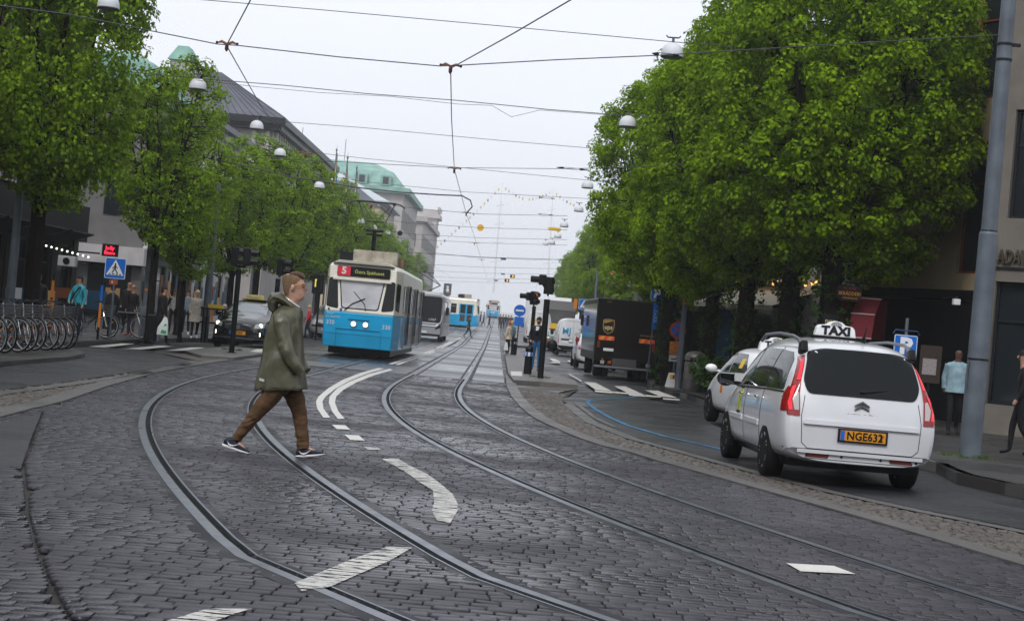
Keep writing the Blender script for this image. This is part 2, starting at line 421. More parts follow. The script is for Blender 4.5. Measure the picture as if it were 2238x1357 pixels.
def npmesh(name, V, F, m):
    me = bpy.data.meshes.new(name); k = F.shape[1]
    me.vertices.add(len(V)); me.vertices.foreach_set('co', V.astype(np.float32).ravel())
    me.loops.add(F.size); me.loops.foreach_set('vertex_index', F.astype(np.int32).ravel())
    me.polygons.add(len(F)); me.polygons.foreach_set('loop_start', np.arange(0, F.size, k, dtype=np.int32))
    try: me.polygons.foreach_set('loop_total', np.full(len(F), k, dtype=np.int32))
    except Exception: pass
    me.materials.append(m); me.update(calc_edges=True)
    return me
def infr(c):                                  # inside the picture?
    y = c[1]; x = c[0] / y * FPX; d = CAMH / y * FPX
    py = 713.3 + d + .0887 * x
    return -5 < x * .996 + 1119 < 2243 - 0 and py < 1362
near = sorted([i for i in range(len(cells)) if infr(cells[i])], key=lambda i: cells[i][1] ** 3 / (cells[i][2] * cells[i][3]))[:300]
ns = set(near)
vm = []
for k in range(5):
    V, F = stones(np.array([(0, 0, .155, .095)]), g2, 0, .001, .003)
    vm.append(npmesh('sett', V, F, SETT))
for i in near:
    c = cells[i]; o = bpy.data.objects.new('sett', vm[i % 5]); COL.objects.link(o); o.parent = street
    o.location = (c[0], c[1], g2.uniform(-.004, .004)); o.scale = (c[2] / .155, c[3] / .095, 1)
V, F = stones(cells[[i for i in range(len(cells)) if i not in ns]], g2)
o = link('sett_paving', npmesh('sett_paving', V, F, SETT), street); o['kind'] = 'stuff'
# asphalt patch on the left
st = MB(); st.add([(p.x, p.y, -.008) for p in ASPATCH], [tuple(range(len(ASPATCH)))]); sheet('asphalt_patch', st, ASPH, kind=None, parent=street)
# rails: broad running surface, dark groove, thin keeper lip, smooth strips beside
RAILM = mat('rail_steel', (0.15, 0.165, 0.19), 0.35, 0.8, rvar=.1, vscale=4)
GRV = mat('rail_groove', (0.004, 0.004, 0.004), 0.9)
STRIP = ground_mat('rail_strip', (0.011, 0.011, 0.013), (0.026, 0.026, 0.03), .2, .45, .75, .9, .3, fine=70)
def sweep(fn, prof, y0, y1, dirn, m, name, parent, dz=0):
    ys = list(np.arange(y0, min(y1, 46), .7)) + list(np.arange(46, y1 + 1, 8)) if y1 > 46 else list(np.arange(y0, y1, .7))
    rings = []
    for Y in ys:
        X = fn(Y); t = Vector((fn(Y + .1) - fn(Y - .1), .2, 0)).normalized(); nrm = Vector((t.y, -t.x, 0))
        rings.append([Vector((X, Y, zg(Y) + z + dz)) + nrm * (u * dirn) for u, z in prof])
    q = MB(); q.loft(rings, 0, caps=False, closed=False)
    return q.build(name, m, parent)
for tr, (fn, far) in enumerate(((XL, 400), (XR, 400))):
    t = thing('tram_track', ['embedded grooved tram track curving on the left, under the blue and white tram', 'embedded grooved tram track on the right, nearest the two white taxis'][tr], 'tram track')
    for sd_ in (-1, 1):
        f2 = lambda Y, s=sd_, q=fn: q(Y) + s * .7175
        ro = sweep(f2, [(-.018, -.03), (-.018, .004), (.062, .004), (.062, -.03)], 5, far, sd_, RAILM, 'rail', t)
        sweep(f2, [(-.092, -.02), (-.092, .005), (-.074, .005), (-.074, -.03)], 5, far, sd_, RAILM, 'keeper_lip', t)
        sweep(f2, [(-.076, -.022), (-.016, -.022)], 5, far, sd_, GRV, 'groove', t, dz=.0 if True else 0)
        sweep(f2, [(.064, -.004), (.165, -.006)], 5, far, sd_, STRIP, 'concrete_strip', t, dz=.006)
        sweep(f2, [(-.16, -.006), (-.094, -.004)], 5, far, sd_, STRIP, 'concrete_strip', t, dz=.006)
# kerb stones along both edges
def kerb(line, w, h, side, name, label, lng=1.0, m=KERB):
    k = thing(name, label, 'kerb')
    pts = [line[0]]; ac = 0.0
    dist = [0]
    for i in range(1, len(line)): dist.append(dist[-1] + (line[i] - line[i - 1]).length)
    n = max(1, int(dist[-1] / lng))
    def at(s):
        s = min(max(s, 0), dist[-1]); i = 0
        while i < len(dist) - 2 and dist[i + 1] < s: i += 1
        return line[i].lerp(line[i + 1], (s - dist[i]) / max(dist[i + 1] - dist[i], 1e-6))
    for i in range(n):
        a = at(dist[-1] * i / n + .006); c = at(dist[-1] * (i + 1) / n - .006); d = (c - a); d.z = 0
        if d.length < .05: continue
        d.normalize(); nr = Vector((d.y, -d.x, 0)) * side
        mid = (a + c) / 2 + nr * w / 2
        q = MB(); q.box((mid.x, mid.y, mid.z + h / 2 - .08), ((c - a).length, w, h + .16), math.atan2(d.y, d.x)); q.build('kerb_stone', m, k, bevel=.008)
    return k
kerb(LKW, .28, .02, -1, 'kerb', 'flush granite kerb curving along the left side of the sett paving')
kerb(RKW, .26, .02, -1, 'kerb', 'flush granite kerb curving below the white taxis on the right side of the sett paving')
# small cobbles beside the street
def cobble(polypx, name, label, top=.0, ymax=34, size=.105):
    pw = [G(*p) for p in polypx]; pl = [(p.x, p.y) for p in pw]
    q = MB(); q.add([(x, y_, top - .03) for x, y_ in pl], [tuple(range(len(pl)))]); base = q.build(name, DIRT); base['kind'] = 'structure'
    xs = [p[0] for p in pl]; ysl = [p[1] for p in pl]; cc = []; y_ = min(ysl)
    while y_ < min(max(ysl), ymax):
        sz = size * g2.uniform(.9, 1.1); x_ = min(xs) + g2.uniform(0, size)
        while x_ < max(xs):
            l_ = size * g2.uniform(.8, 1.25)
            if inpoly(x_ + l_ / 2, y_ + sz / 2, pl) and abs((x_ / y_) * FPX) < 1330: cc.append((x_ + l_ / 2, y_ + sz / 2 + g2.uniform(-.008, .008), l_ - .014, sz - .014))
            x_ += l_
        y_ += sz
    if cc:
        V, F = stones(np.array(cc), g2, top, .006, .005, .014); o = link('cobbles', npmesh('cobbles', V, F, COBM), base); o['kind'] = 'stuff'
    if max(ysl) > ymax:
        q = MB(); pp = [(x, max(y_, ymax)) for x, y_ in pl]; q.add([(x, y_, top - .004) for x, y_ in pp], [tuple(range(len(pp)))]); q.build('cobbles_beyond', COBM, base)
    return base
cobble([(1120, 842), (1262, 850), (1225, 872), (1232, 882), (1290, 922), (1380, 958), (1590, 1014), (1800, 1070), (2000, 1114), (2400, 1192), (2420, 1288), (2238, 1234), (1986, 1159), (1740, 1089), (1542, 1033), (1408, 996), (1303, 968), (1249, 947), (1195, 923), (1170, 910), (1142, 886), (1124, 866)], 'cobbled_strip', '', .01, 40)
cobble([(-260, 978), (-120, 938), (0, 908), (75, 888), (130, 876), (240, 838), (330, 813), (420, 796), (500, 785), (560, 776), (520, 772), (405, 774), (330, 768), (420, 792), (385, 799), (300, 814), (150, 836), (0, 856), (-260, 900)], 'cobbled_strip', '', .01, 40)
# granite strip lines beside the asphalt lane
def strip(line, w, z, name, m, **kw):
    L = [G(*p) for p in line]; A = nb(L, -w / 2); B = nb(L, w / 2); q = MB()
    for i in range(len(L) - 1):
        q.quad(*[(v.x, v.y, v.z + z) for v in (A[i], B[i], B[i + 1], A[i + 1])])
    return q.build(name, m, **kw)
def patch(px, z, name, m, parent=None):
    L = [G(*p) for p in px]; q = MB(); q.add([(p.x, p.y, p.z + z) for p in L], [tuple(range(len(L)))]); return q.build(name, m, parent)
lane = [(1225, 872), (1290, 920), (1380, 955), (1590, 1012), (1800, 1068), (2000, 1112), (2400, 1190), (2400, 1150), (2100, 1085), (2000, 1060), (1900, 1035), (1700, 985), (1560, 930), (1480, 890), (1400, 868), (1300, 860)]
tag(patch(lane, .012, 'side_lane', ASPH), kind='structure')
tag(patch([(-300, 905), (0, 854), (150, 834), (300, 812), (385, 797), (418, 791), (330, 767), (200, 758), (180, 783), (0, 803), (-300, 850)], .006, 'side_lane', ASPH), kind='structure')
for L in ([(1240, 884), (1292, 925), (1380, 960), (1590, 1018), (1800, 1074), (2000, 1118), (2400, 1198)], [(-260, 912), (0, 862), (150, 842), (300, 820), (390, 803), (430, 792)]):
    strip(L, .22, .02, 'granite_strip', KERB)['kind'] = 'structure'
strip([(1255, 880), (1300, 915), (1345, 936)], .1, .022, 'granite_strip', KERB)['kind'] = 'structure'
# raised islands and pavements
def raised(px, h, name, m, label=None, world=None):
    L = world or [G(*p) for p in px]; q = MB(); n = len(L)
    q.add([(p[0], p[1], (p[2] if len(p) > 2 else zg(p[1])) + h) for p in L] + [(p[0], p[1], zg(p[1]) - .05) for p in L], [tuple(range(n))] + [(k, (k + 1) % n, (k + 1) % n + n, k + n) for k in range(n)])
    o = q.build(name, m); o['kind'] = 'structure'; return o
COBF = ground_mat('far_cobbles', (0.05, 0.047, 0.045), (0.15, 0.14, 0.13), 0.4, 0.35, 0.7, 14.0, 0.8, fine=40)
raised([(1105, 790), (1110, 822), (1122, 838), (1180, 842), (1262, 849), (1258, 840), (1215, 824), (1172, 812), (1150, 790), (1135, 770), (1120, 762), (1100, 758)], .1, 'traffic_island', COBF)
raised([(1110, 750), (1116, 757), (1170, 760), (1165, 745), (1140, 735), (1100, 730)], .1, 'traffic_island', COBF)
raised([(405, 773), (440, 783), (510, 788), (560, 781), (640, 768), (640, 758), (520, 762), (440, 767)], .08, 'traffic_island', COBF)
raised([(-300, 848), (0, 801), (150, 789), (185, 781), (170, 772), (100, 764), (-300, 800)], .09, 'pavement', PAVE)
pl = [G(*p) for p in [(-500, 800), (-300, 780), (190, 753), (300, 749), (420, 744), (480, 739)]]
pl = [(p.x, p.y) for p in pl] + [(-9.6, 62), (-9.9, 100), (-10.1, 104), (-10.2, 112), (-10.3, 116), (-10.6, 150), (-10.6, 151)]
far_l = [(-60, 151), (-60, 116), (-60, 112), (-60, 104), (-60, 40), (-50, 20)]
def pave(edge, far, name):
    q = MB(); n = len(edge)
    lo = far
    for i in range(n - 1):
        (x0, y0), (x1, y1) = edge[i], edge[i + 1]
        q.quad((x0, y0, zg(y0) + .1), (x1, y1, zg(y1) + .1), (far, y1, zg(y1) + .1), (far, y0, zg(y0) + .1))
        q.quad((x0, y0, zg(y0) + .1), (x1, y1, zg(y1) + .1), (x1, y1, zg(y1) - .07), (x0, y0, zg(y0) - .07))
    q.build(name, PAVE)['kind'] = 'structure'
pl.sort(key=lambda p: p[1]); pave(pl + [(-11, 200), (-11.5, 300), (-12, 420)], -90, 'pavement')
pr = [G(*p) for p in [(2420, 1118), (2238, 1080), (2170, 1066), (2090, 1048), (2040, 1022), (1760, 960), (1600, 905), (1500, 868), (1440, 853), (1415, 842)]]
pr = sorted([(p.x, p.y) for p in pr], key=lambda p: p[1]) + [(5.3, 62), (5.2, 80), (5, 104), (4.9, 108), (4.9, 112), (4.8, 116), (4.5, 150), (4, 250), (3, 420)]
pave(pr, 90, 'pavement')
kerb([Vector((x, y, .1 - .0)) for x, y in pr[:9]], .16, .0, 1, 'kerb', 'raised stone kerb of the right pavement beside the grey tram pole')
# painted markings
def z2(L): return [(x / 3.73 + 240, y / 3.73 + 760) for x, y in L]
def z5(L): return [(x / 3.73 + 560, y / 3.73 + 1000) for x, y in L]
def z4(L): return [(x / 3.73, y / 3.73 + 1000) for x, y in L]
def zr(L): return [(x / 4.524 + 1080, y / 4.524 + 600) for x, y in L]
def ribbon(A, B, z, name, m):
    A = [G(*p) for p in A]; B = [G(*p) for p in B]; q = MB()
    for i in range(len(A) - 1): q.quad(*[(v.x, v.y, v.z + z) for v in (A[i], B[i], B[i + 1], A[i + 1])])
    return q.build(name, m, street)
ribbon(z2([(2190, 165), (2040, 207), (1900, 262), (1780, 332), (1700, 400), (1680, 440), (1690, 500), (1740, 572)]), z2([(2238, 172), (2090, 215), (1960, 268), (1840, 335), (1760, 400), (1733, 440), (1742, 500), (1797, 572)]), .008, 'white_line', PAINT2)
ribbon(z2([(2280, 172), (2110, 215), (1960, 275), (1850, 335), (1790, 400), (1785, 450), (1810, 520), (1858, 582)]), z2([(2310, 182), (2150, 228), (2010, 285), (1905, 345), (1845, 400), (1835, 450), (1862, 520), (1915, 582)]), .008, 'white_line', PAINT2)
for L in ([(1808, 630), (1920, 635), (1960, 670), (1850, 665)], [(1910, 710), (2030, 718), (2078, 760), (1960, 755)], [(2070, 810), (2180, 815), (2210, 835), (2100, 835)]):
    patch(z2(L), .008, 'white_dash', PAINT2 if L[0][1] < 800 else PAINT, street)
ribbon(z5([(1020, 15), (1110, 60), (1230, 130), (1330, 205), (1440, 270), (1450, 370), (1430, 440), (1470, 515)]), z5([(1150, 8), (1250, 70), (1390, 135), (1500, 215), (1600, 300), (1640, 380), (1640, 440), (1580, 540)]), .008, 'worn_white_arc', PAINT)
patch(z5([(310, 1030), (740, 850), (1060, 735), (1270, 740), (1080, 850), (770, 985), (600, 1060), (370, 1095)]), .008, 'worn_white_stripe', PAINT, street)
patch(z4([(1340, 1345), (1690, 1240), (2050, 1240), (1900, 1285), (1740, 1345)]), .008, 'worn_white_stripe', PAINT, street)
patch([(1718, 1232), (1822, 1238), (1870, 1256), (1750, 1250)], .008, 'white_dash', PAINT2, street)
for A, B in (((853, 796), (948, 765)), ((867, 797), (950, 768)), ((955, 761), (1005, 738)), ((964, 761), (1008, 739))):
    strip([A, B], .13, .006, 'white_line', PAINT2, parent=street)
for L in ([(890, 1068), (1000, 1075), (1165, 1160), (1000, 1145)], [(1185, 1108), (1300, 1112), (1490, 1200), (1330, 1185)], [(1490, 1150), (1620, 1155), (1810, 1225), (1650, 1215)],
          [(990, 1150), (1165, 1165), (1170, 1182), (1000, 1168)], [(1165, 1163), (1320, 1176), (1325, 1190), (1175, 1176)], [(1325, 1186), (1490, 1202), (1500, 1215), (1335, 1203)], [(1492, 1196), (1640, 1209), (1650, 1222), (1502, 1213)], [(1665, 1228), (1830, 1240), (1835, 1252), (1670, 1242)],
          [(545, 833), (600, 838), (655, 865), (580, 862)], [(720, 850), (780, 855), (800, 880), (745, 870)], [(555, 866), (650, 869), (655, 880), (570, 877)], [(735, 990), (745, 988), (870, 1056), (858, 1060)]):
    tag(patch(zr(L), .024, 'crossing_stripe', PAINT2), kind='structure')
tag(patch(zr([(160, 990), (270, 990), (275, 1040), (165, 1035)]), .108, 'crossing_stripe', PAINT2), kind='structure')
for L in ([(194, 758), (265, 751.5), (295, 752), (230, 760)], [(274, 763), (342, 756.5), (380, 757), (312, 764.5)], [(362, 767), (418, 760), (451, 760), (404, 767)], [(545, 775), (560, 769), (590, 768), (575, 777)]):
    tag(patch(L, .09 if L[0][0] > 500 else .014, 'crossing_stripe', PAINT2), kind='structure')
BLP = mat('blue_line_paint', (0.03, 0.13, 0.24), .6, var=.5, vscale=5)
strip([(1392, 866), (1380, 870), (1316, 874), (1289, 876), (1283, 882), (1305, 898), (1332, 914), (1370, 931), (1450, 955), (1560, 980), (1620, 996)], .1, .02, 'blue_line', BLP)['kind'] = 'structure'
GRS = leafmat('weed_green', (0.03, 0.07, 0.01), (0.1, 0.17, 0.03), .2)
def weeds(px, py, r, n=90):
    p = G(px, py); q = MB()
    for k in range(n):
        a = rnd.uniform(0, 6.28); d = r * (.5 + .6 * rnd.random()); x, y_ = p.x + d * math.cos(a), p.y + d * math.sin(a); h = rnd.uniform(.02, .07); t = rnd.uniform(0, 3.14)
        q.add([(x - .012 * math.cos(t), y_ - .012 * math.sin(t), .1), (x + .012 * math.cos(t), y_ + .012 * math.sin(t), .1), (x + rnd.uniform(-.03, .03), y_ + rnd.uniform(-.03, .03), .1 + h)], [(0, 1, 2)])
    o = q.build('weeds', GRS, fixn=False); tag(o, kind='stuff')
weeds(1180, 832, .3); weeds(507, 772, .3); weeds(2110, 1012, .4, 160)
# ================================================================== buildings
PANE = mat('window_pane', (0.012, 0.016, 0.019), .08, spec=.4)
FRM = mat('window_frame', (0.3, 0.29, 0.27), .5)
WM = {}
def winmesh(w, h, mull=1, bars=1, fm=FRM, pm=PANE):
    k = (w, h, mull, bars, fm.name, pm.name)
    if k in WM: return WM[k]
    q = MB(); t = .07
    for x in (-w / 2 + t / 2, w / 2 - t / 2): q.box((x, 0, h / 2), (t, .08, h))
    for z in (t / 2, h - t / 2): q.box((0, 0, z), (w - 2 * t, .08, t))
    for i in range(mull): q.box((-w / 2 + w * (i + 1) / (mull + 1), 0, h / 2), (.05, .06, h - 2 * t))
    for i in range(bars): q.box((0, .002, h * .68), (w - 2 * t, .05, .05))
    p = MB(); p.box((0, .03, h / 2), (w - .1, .02, h - .1))
    WM[k] = (q.mesh('window', fm), p.mesh('pane', pm)); return WM[k]
def building(name, label, a, b_, z0, z1, depth, wallm, openings, roof=None, cat='building', winkw=None, trim=None):
    # front wall from a to b_ (x, y) seen from the street; openings = [(u, z, w, h, kind)]
    ax, ay = a; bx, by = b_; L = math.hypot(bx - ax, by - ay); ang = math.atan2(by - ay, bx - ax)
    t = thing(name, label, cat, (ax, ay, zg(ay)), ang); H = z1 - z0
    us = sorted(set([0, L] + [v for o in openings for v in (o[0], o[0] + o[2])])); zs = sorted(set([z0, z1] + [v for o in openings for v in (o[1], o[1] + o[3])]))
    q = MB()
    for i in range(len(us) - 1):
        for k in range(len(zs) - 1):
            cu_, cz = (us[i] + us[i + 1]) / 2, (zs[k] + zs[k + 1]) / 2
            if not any(o[0] < cu_ < o[0] + o[2] and o[1] < cz < o[1] + o[3] for o in openings):
                q.quad((us[i], 0, zs[k]), (us[i + 1], 0, zs[k]), (us[i + 1], 0, zs[k + 1]), (us[i], 0, zs[k + 1]))
    for o in openings:
        u, z, w, h = o[:4]; d = .22
        q.quad((u, 0, z), (u, d, z), (u, d, z + h), (u, 0, z + h)); q.quad((u + w, 0, z), (u + w, d, z), (u + w, d, z + h), (u + w, 0, z + h))
        q.quad((u, 0, z), (u + w, 0, z), (u + w, d, z), (u, d, z)); q.quad((u, 0, z + h), (u + w, 0, z + h), (u + w, d, z + h), (u, d, z + h))
    q.quad((0, 0, z0), (0, depth, z0), (0, depth, z1), (0, 0, z1)); q.quad((L, 0, z0), (L, depth, z0), (L, depth, z1), (L, 0, z1))
    q.quad((0, depth, z0), (L, depth, z0), (L, depth, z1), (0, depth, z1)); q.quad((0, 0, z1), (L, 0, z1), (L, depth, z1), (0, depth, z1))
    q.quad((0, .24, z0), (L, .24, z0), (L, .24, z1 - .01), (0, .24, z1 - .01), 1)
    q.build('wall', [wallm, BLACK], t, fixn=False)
    for o in openings:
        fm = o[4] if len(o) > 4 else FRM; mu = o[5] if len(o) > 5 else 1
        wm, pm = winmesh(round(o[2], 2), round(o[3], 2), mu, 1, fm)
        w_ = link('window', wm, t); w_.location = (o[0] + o[2] / 2, .14, o[1]); p_ = link('pane', pm, w_)
    if trim:
        for (z, h, d, m) in trim:
            c = MB(); c.box((L / 2, -d / 2 + .02, z + h / 2), (L + .2, d, h)); c.build('cornice', m, t)
    return t, L
def grid(L, u0, du, w, rows, fm=None, mu=1):
    out = []; u = u0
    while u + w < L - .3:
        for z, h in rows: out.append((u, z, w, h) + ((fm, mu) if fm else ()))
        u += du
    return out
BRK = mat('brown_brick', (0.06, 0.03, 0.022), .85, var=.3, vscale=6)
PLA = mat('grey_plaster', (0.15, 0.145, 0.145), .8, var=.12, vscale=1.5)
WPL = mat('white_plaster', (0.52, 0.5, 0.5), .8, var=.1, vscale=1.5)
CRM = mat('cream_plaster', (0.32, 0.26, 0.16), .8, var=.12, vscale=1.5)
COP = mat('green_copper', (0.2, 0.36, 0.31), .65, var=.25, vscale=.8, bump=.2, bscale=3)
SLT = mat('slate_zinc', (0.1, 0.105, 0.13), .5, .2, var=.15, vscale=1)
STN = mat('pale_stone', (0.4, 0.37, 0.36), .85, var=.12, vscale=.5)
DST = mat('dark_shopfront', (0.006, 0.0065, 0.0075), .6, spec=.12)
# ---- left side, from the camera outwards; facades on x = -19 (wall outward normal +x: run from far to near)
def leftb(name, label, y0, y1, z1, wallm, rows, du, w, x=-19, **kw):
    return building(name, label, (x, y0), (x, y1), 0 - .1, z1, -12, wallm, [], **kw)
def lb(name, label, y0, y1, z1, depth, wallm, ops, x=-19.0, trim=None, cat='building'):
    # local u runs towards +y, facade normal must face +x => build with u from near to far and mirrored depth
    t = thing(name, label, cat, (x, y0, zg((y0 + y1) / 2)), R(90)); L = y1 - y0; z0 = -.1
    us = sorted(set([0, L] + [v for o in ops for v in (o[0], o[0] + o[2])])); zs = sorted(set([z0, z1] + [v for o in ops for v in (o[1], o[1] + o[3])]))
    q = MB()
    for i in range(len(us) - 1):
        for k in range(len(zs) - 1):
            cu_, cz = (us[i] + us[i + 1]) / 2, (zs[k] + zs[k + 1]) / 2
            if not any(o[0] < cu_ < o[0] + o[2] and o[1] < cz < o[1] + o[3] for o in ops):
                q.quad((us[i], 0, zs[k]), (us[i + 1], 0, zs[k]), (us[i + 1], 0, zs[k + 1]), (us[i], 0, zs[k + 1]))
    for o in ops:
        u, z, w, h = o[:4]; d = .22
        q.quad((u, 0, z), (u, d, z), (u, d, z + h), (u, 0, z + h)); q.quad((u + w, 0, z), (u + w, d, z), (u + w, d, z + h), (u + w, 0, z + h))
        q.quad((u, 0, z), (u + w, 0, z), (u + w, d, z), (u, d, z)); q.quad((u, 0, z + h), (u + w, 0, z + h), (u + w, d, z + h), (u, d, z + h))
    q.quad((0, 0, z0), (0, depth, z0), (0, depth, z1), (0, 0, z1)); q.quad((L, 0, z0), (L, depth, z0), (L, depth, z1), (L, 0, z1))
    q.quad((0, depth, z0), (L, depth, z0), (L, depth, z1), (0, depth, z1)); q.quad((0, 0, z1), (L, 0, z1), (L, depth, z1), (0, depth, z1))
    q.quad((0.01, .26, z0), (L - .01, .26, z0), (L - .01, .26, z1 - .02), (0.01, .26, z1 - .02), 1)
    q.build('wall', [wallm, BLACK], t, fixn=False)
    for o in ops:
        fm = o[4] if len(o) > 4 else FRM; mu = o[5] if len(o) > 5 else 1
        wm, pm = winmesh(round(o[2], 2), round(o[3], 2), mu, 1, fm)
        w_ = link('window', wm, t); w_.location = (o[0] + o[2] / 2, .14, o[1]); link('pane', pm, w_)
    for (z, h, d, m) in (trim or []):
        c = MB(); c.box((L / 2, -d / 2 + .02, z + h / 2), (L + .1, d, h)); c.build('cornice', m, t)
    return t
# NOTE: with a 90 degree turn local +y points to world -x, i.e. into the house
b1 = lb('brick_building', 'tall brown brick building with dark shopfronts behind the leafy left trees', 24, 71, 17, 12, BRK, grid(47, 1.2, 3.1, 1.35, [(6.2, 2.1), (9.9, 2.1), (13.4, 2.1)]) + grid(47, .8, 3.1, 2.3, [(.6, 2.7)], DARKM, 0), trim=[(3.5, 1.5, .5, DST), (5.2, .25, .2, STN)])
for k in range(16):
    q = MB(); q.box((.42 + k * 3.1, -.02, 1.7), (.75, .1, 3.6)); q.build('dark_pier', DST, b1)
for k in range(11):
    q = MB(); q.box((2 + k * 4.1, -.7, 3.55), (3.4, 1.4, .06), rx=R(-18)); q.build('awning', DST, b1)
b2 = lb('copper_roofed_building', 'grey building with green copper mansard roof and turret behind the airy tree', 84, 93.5, 12.0, 12, PLA, grid(9.5, .8, 3.0, 1.3, [(5.4, 2.2), (8.8, 2.0)]) + grid(9.5, .6, 3.0, 2.4, [(.5, 2.6)], DARKM, 0), trim=[(3.6, .5, .35, WPL), (11.3, .35, .4, COP)])
q = MB(); q.loft([[(-.3, -.3, 12), (9.5, -.3, 12), (9.5, 12.3, 12), (-.3, 12.3, 12)], [(.2, .4, 13.3), (9.2, .4, 13.3), (9.2, 11.6, 13.3), (.2, 11.6, 13.3)], [(1.2, 1.8, 13.9), (8.5, 1.8, 13.9), (8.5, 10, 13.9), (1.2, 10, 13.9)]]); q.build('roof', COP, b2)
for k in range(3):
    q = MB(); q.lathe([(1.3 - .25 * (k % 2), -.12), (1.3 - .25 * (k % 2), .12)], 20, (-.15, 3.2 + k * 3.2, 12.3), 'x'); q.build('roof_arch', COP, b2)
for y_ in (1.6, 4.4, 7.2, 10.0):
    for z in (5.4, 8.6): q = MB(); q.box((-.03, y_, z + 1), (.08, 1.2, 2.0)); q.build('window', PANE, b2)
    q = MB(); q.box((-.04, y_, 1.5), (.1, 2.2, 2.6)); q.build('shop_window', PANE, b2)
q = MB(); q.box((-.3, 6, 3.35), (.6, 12.4, .9)); q.build('fascia', WPL, b2)
q = MB(); q.box((8.6, .6, 13.4), (1.3, 1.3, 2.6)); q.box((8.6, -.25, 13.1), (.8, .4, 1.4)); q.lathe([(.4, -.2), (.45, .2)], 10, (8.6, -.2, 13.9), 'y'); q.build('turret', STN, b2)
q = MB(); q.loft([[(7.8, -.2, 14.7), (9.4, -.2, 14.7), (9.4, 1.4, 14.7), (7.8, 1.4, 14.7)], [(8.0, .3, 15.5), (9.2, .3, 15.5), (9.2, .9, 15.5), (8.0, .9, 15.5)]]); q.build('turret_roof', COP, b2)
b3 = lb('white_building', 'low white plaster building with small top windows beside the slate roofed one', 94, 112, 12.2, 12, WPL, grid(18, .9, 1.85, .95, [(9.6, 1.5), (6.2, 2.0)]) + grid(18, .8, 3.4, 2.6, [(.5, 2.6)], DARKM, 0), trim=[(11.9, .35, .75, SLT), (11.5, .35, .35, WPL)])
q = MB(); q.loft([[(0, -.5, 12.25), (18, -.5, 12.25), (18, 12, 12.25), (0, 12, 12.25)], [(0, 3, 13.6), (18, 3, 13.6), (18, 9, 13.6), (0, 9, 13.6)]]); q.build('roof', SLT, b3)
# slate roofed building: near end faces the camera at y=123
b4 = thing('slate_roofed_building', 'big pale building with dark slate hipped roof and a colonnade of fins under the eaves', 'building', (-19, 123.5, zg(130)), R(90))
q = MB(); L4 = 37; q.box((L4 / 2, 6.5, 7.4), (L4, 13, 15)); q.build('wall', STN, b4)
q = MB(); q.box((L4 / 2 - .4, 6.3, 14.9), (L4 + 1.6, 14.6, .5)); q.box((L4 / 2 - .4, 6.3, 14.45), (L4 + 1.0, 14.0, .4)); q.build('eaves', DARKM, b4)
q = MB(); q.loft([[(-1.1, -.9, 15.15), (L4 + .4, -.9, 15.15), (L4 + .4, 13.6, 15.15), (-1.1, 13.6, 15.15)], [(5.6, 5.4, 19.0), (L4 - 6, 5.4, 19.0), (L4 - 6, 7.2, 19.0), (5.6, 7.2, 19.0)]]); q.build('roof', SLT, b4)
q = MB()
for k in range(26):
    t_ = k / 25; q.tube([(-1.12, -.9 + 14.5 * t_, 15.17), (5.58, 5.4 + 1.8 * t_, 19.03)], .05, 4); 
for k in range(30):
    t_ = k / 29; q.tube([(-1.1 + (L4 + 1.5) * t_, -.92, 15.17), (5.6 + (L4 - 11.6) * t_, 5.38, 19.03)], .05, 4)
q.build('standing_seams', SLT, b4)
fm = MB(); fm.box((0, 0, 0), (.32, .3, 4.0)); fmesh = fm.mesh('fin', WPL)
for k in range(30):
    o = link('fin', fmesh, b4); o.location = (.6 + k * 1.25, -.15, 12.2)
    if k < 29:
        w_, p_ = winmesh(.8, 3.4, 0, 1, DARKM); o = link('window', w_, b4); o.location = (.6 + k * 1.25 + .62, -.03, 10.5); link('pane', p_, o)
for k in range(5):
    o = link('fin', fmesh, b4); o.location = (-.15, .4 + k * (3.0 if k > 1 else 1.0), 12.2)
q = MB(); q.box((-.06, 4.0, 12.2), (.1, 3.0, 3.6)); q.build('window', mat('blue_grey_glass', (.16, .2, .23), .2), b4)
for z in (3.8, 6.2, 8.4):
    for k in range(14):
        w_, p_ = winmesh(1.3, 1.5, 1, 0, DARKM); o = link('window', w_, b4); o.location = (1.5 + k * 2.55, -.03, z); link('pane', p_, o)
q = MB(); q.box((L4 / 2, -.1, 10.1), (L4, .3, .3)); q.tube([(L4 - .3, -.5, 14.6), (L4 - .3, -.2, 13.8), (L4 - .3, -.2, 4)], .08, 6); q.build('drainpipe', STN, b4)
# green domed roof building and neighbours, far away
def farb(name, label, x, y0, y1, z1, wm, roofpoly, rm, depth=18, wins=None):
    t = thing(name, label, 'building', (x, y0, zg(y0)), R(90)); L = y1 - y0
    q = MB(); q.box((L / 2, depth / 2, z1 / 2), (L, depth, z1)); q.build('wall', wm, t)
    if roofpoly:
        q = MB(); q.loft([[(a, c, z1 + d) for a, c in ((e, e), (L - e, e), (L - e, depth - e), (e, depth - e))] for e, d in roofpoly]); q.build('roof', rm, t)
    for (u0, du, w, z, h) in (wins or []):
        u = u0
        while u + w < L:
            w_, p_ = winmesh(w, h, 1, 1, FRM); o = link('window', w_, t); o.location = (u + w / 2, -.03, z); link('pane', p_, o); u += du
        v = 1.5
        while v + w < depth:
            w_, p_ = winmesh(w, h, 1, 1, FRM); o = link('window', w_, t); o.location = (-.03, depth - v - w / 2, z); o.rotation_euler = (0, 0, R(-90)); link('pane', p_, o); v += du
    return t
g1 = farb('cream_house', 'small cream house just right of the pantograph, behind the hazy trees', -16.8, 196, 212, 13.2, mat('cream_pale', (.5, .42, .3), .8), [(-.3, 0), (4, 3)], SLT, 14, [(1, 3, 1.2, 3.4, 1.8), (1, 3, 1.2, 7, 1.8), (1, 3, 1.2, 10.2, 1.6)])
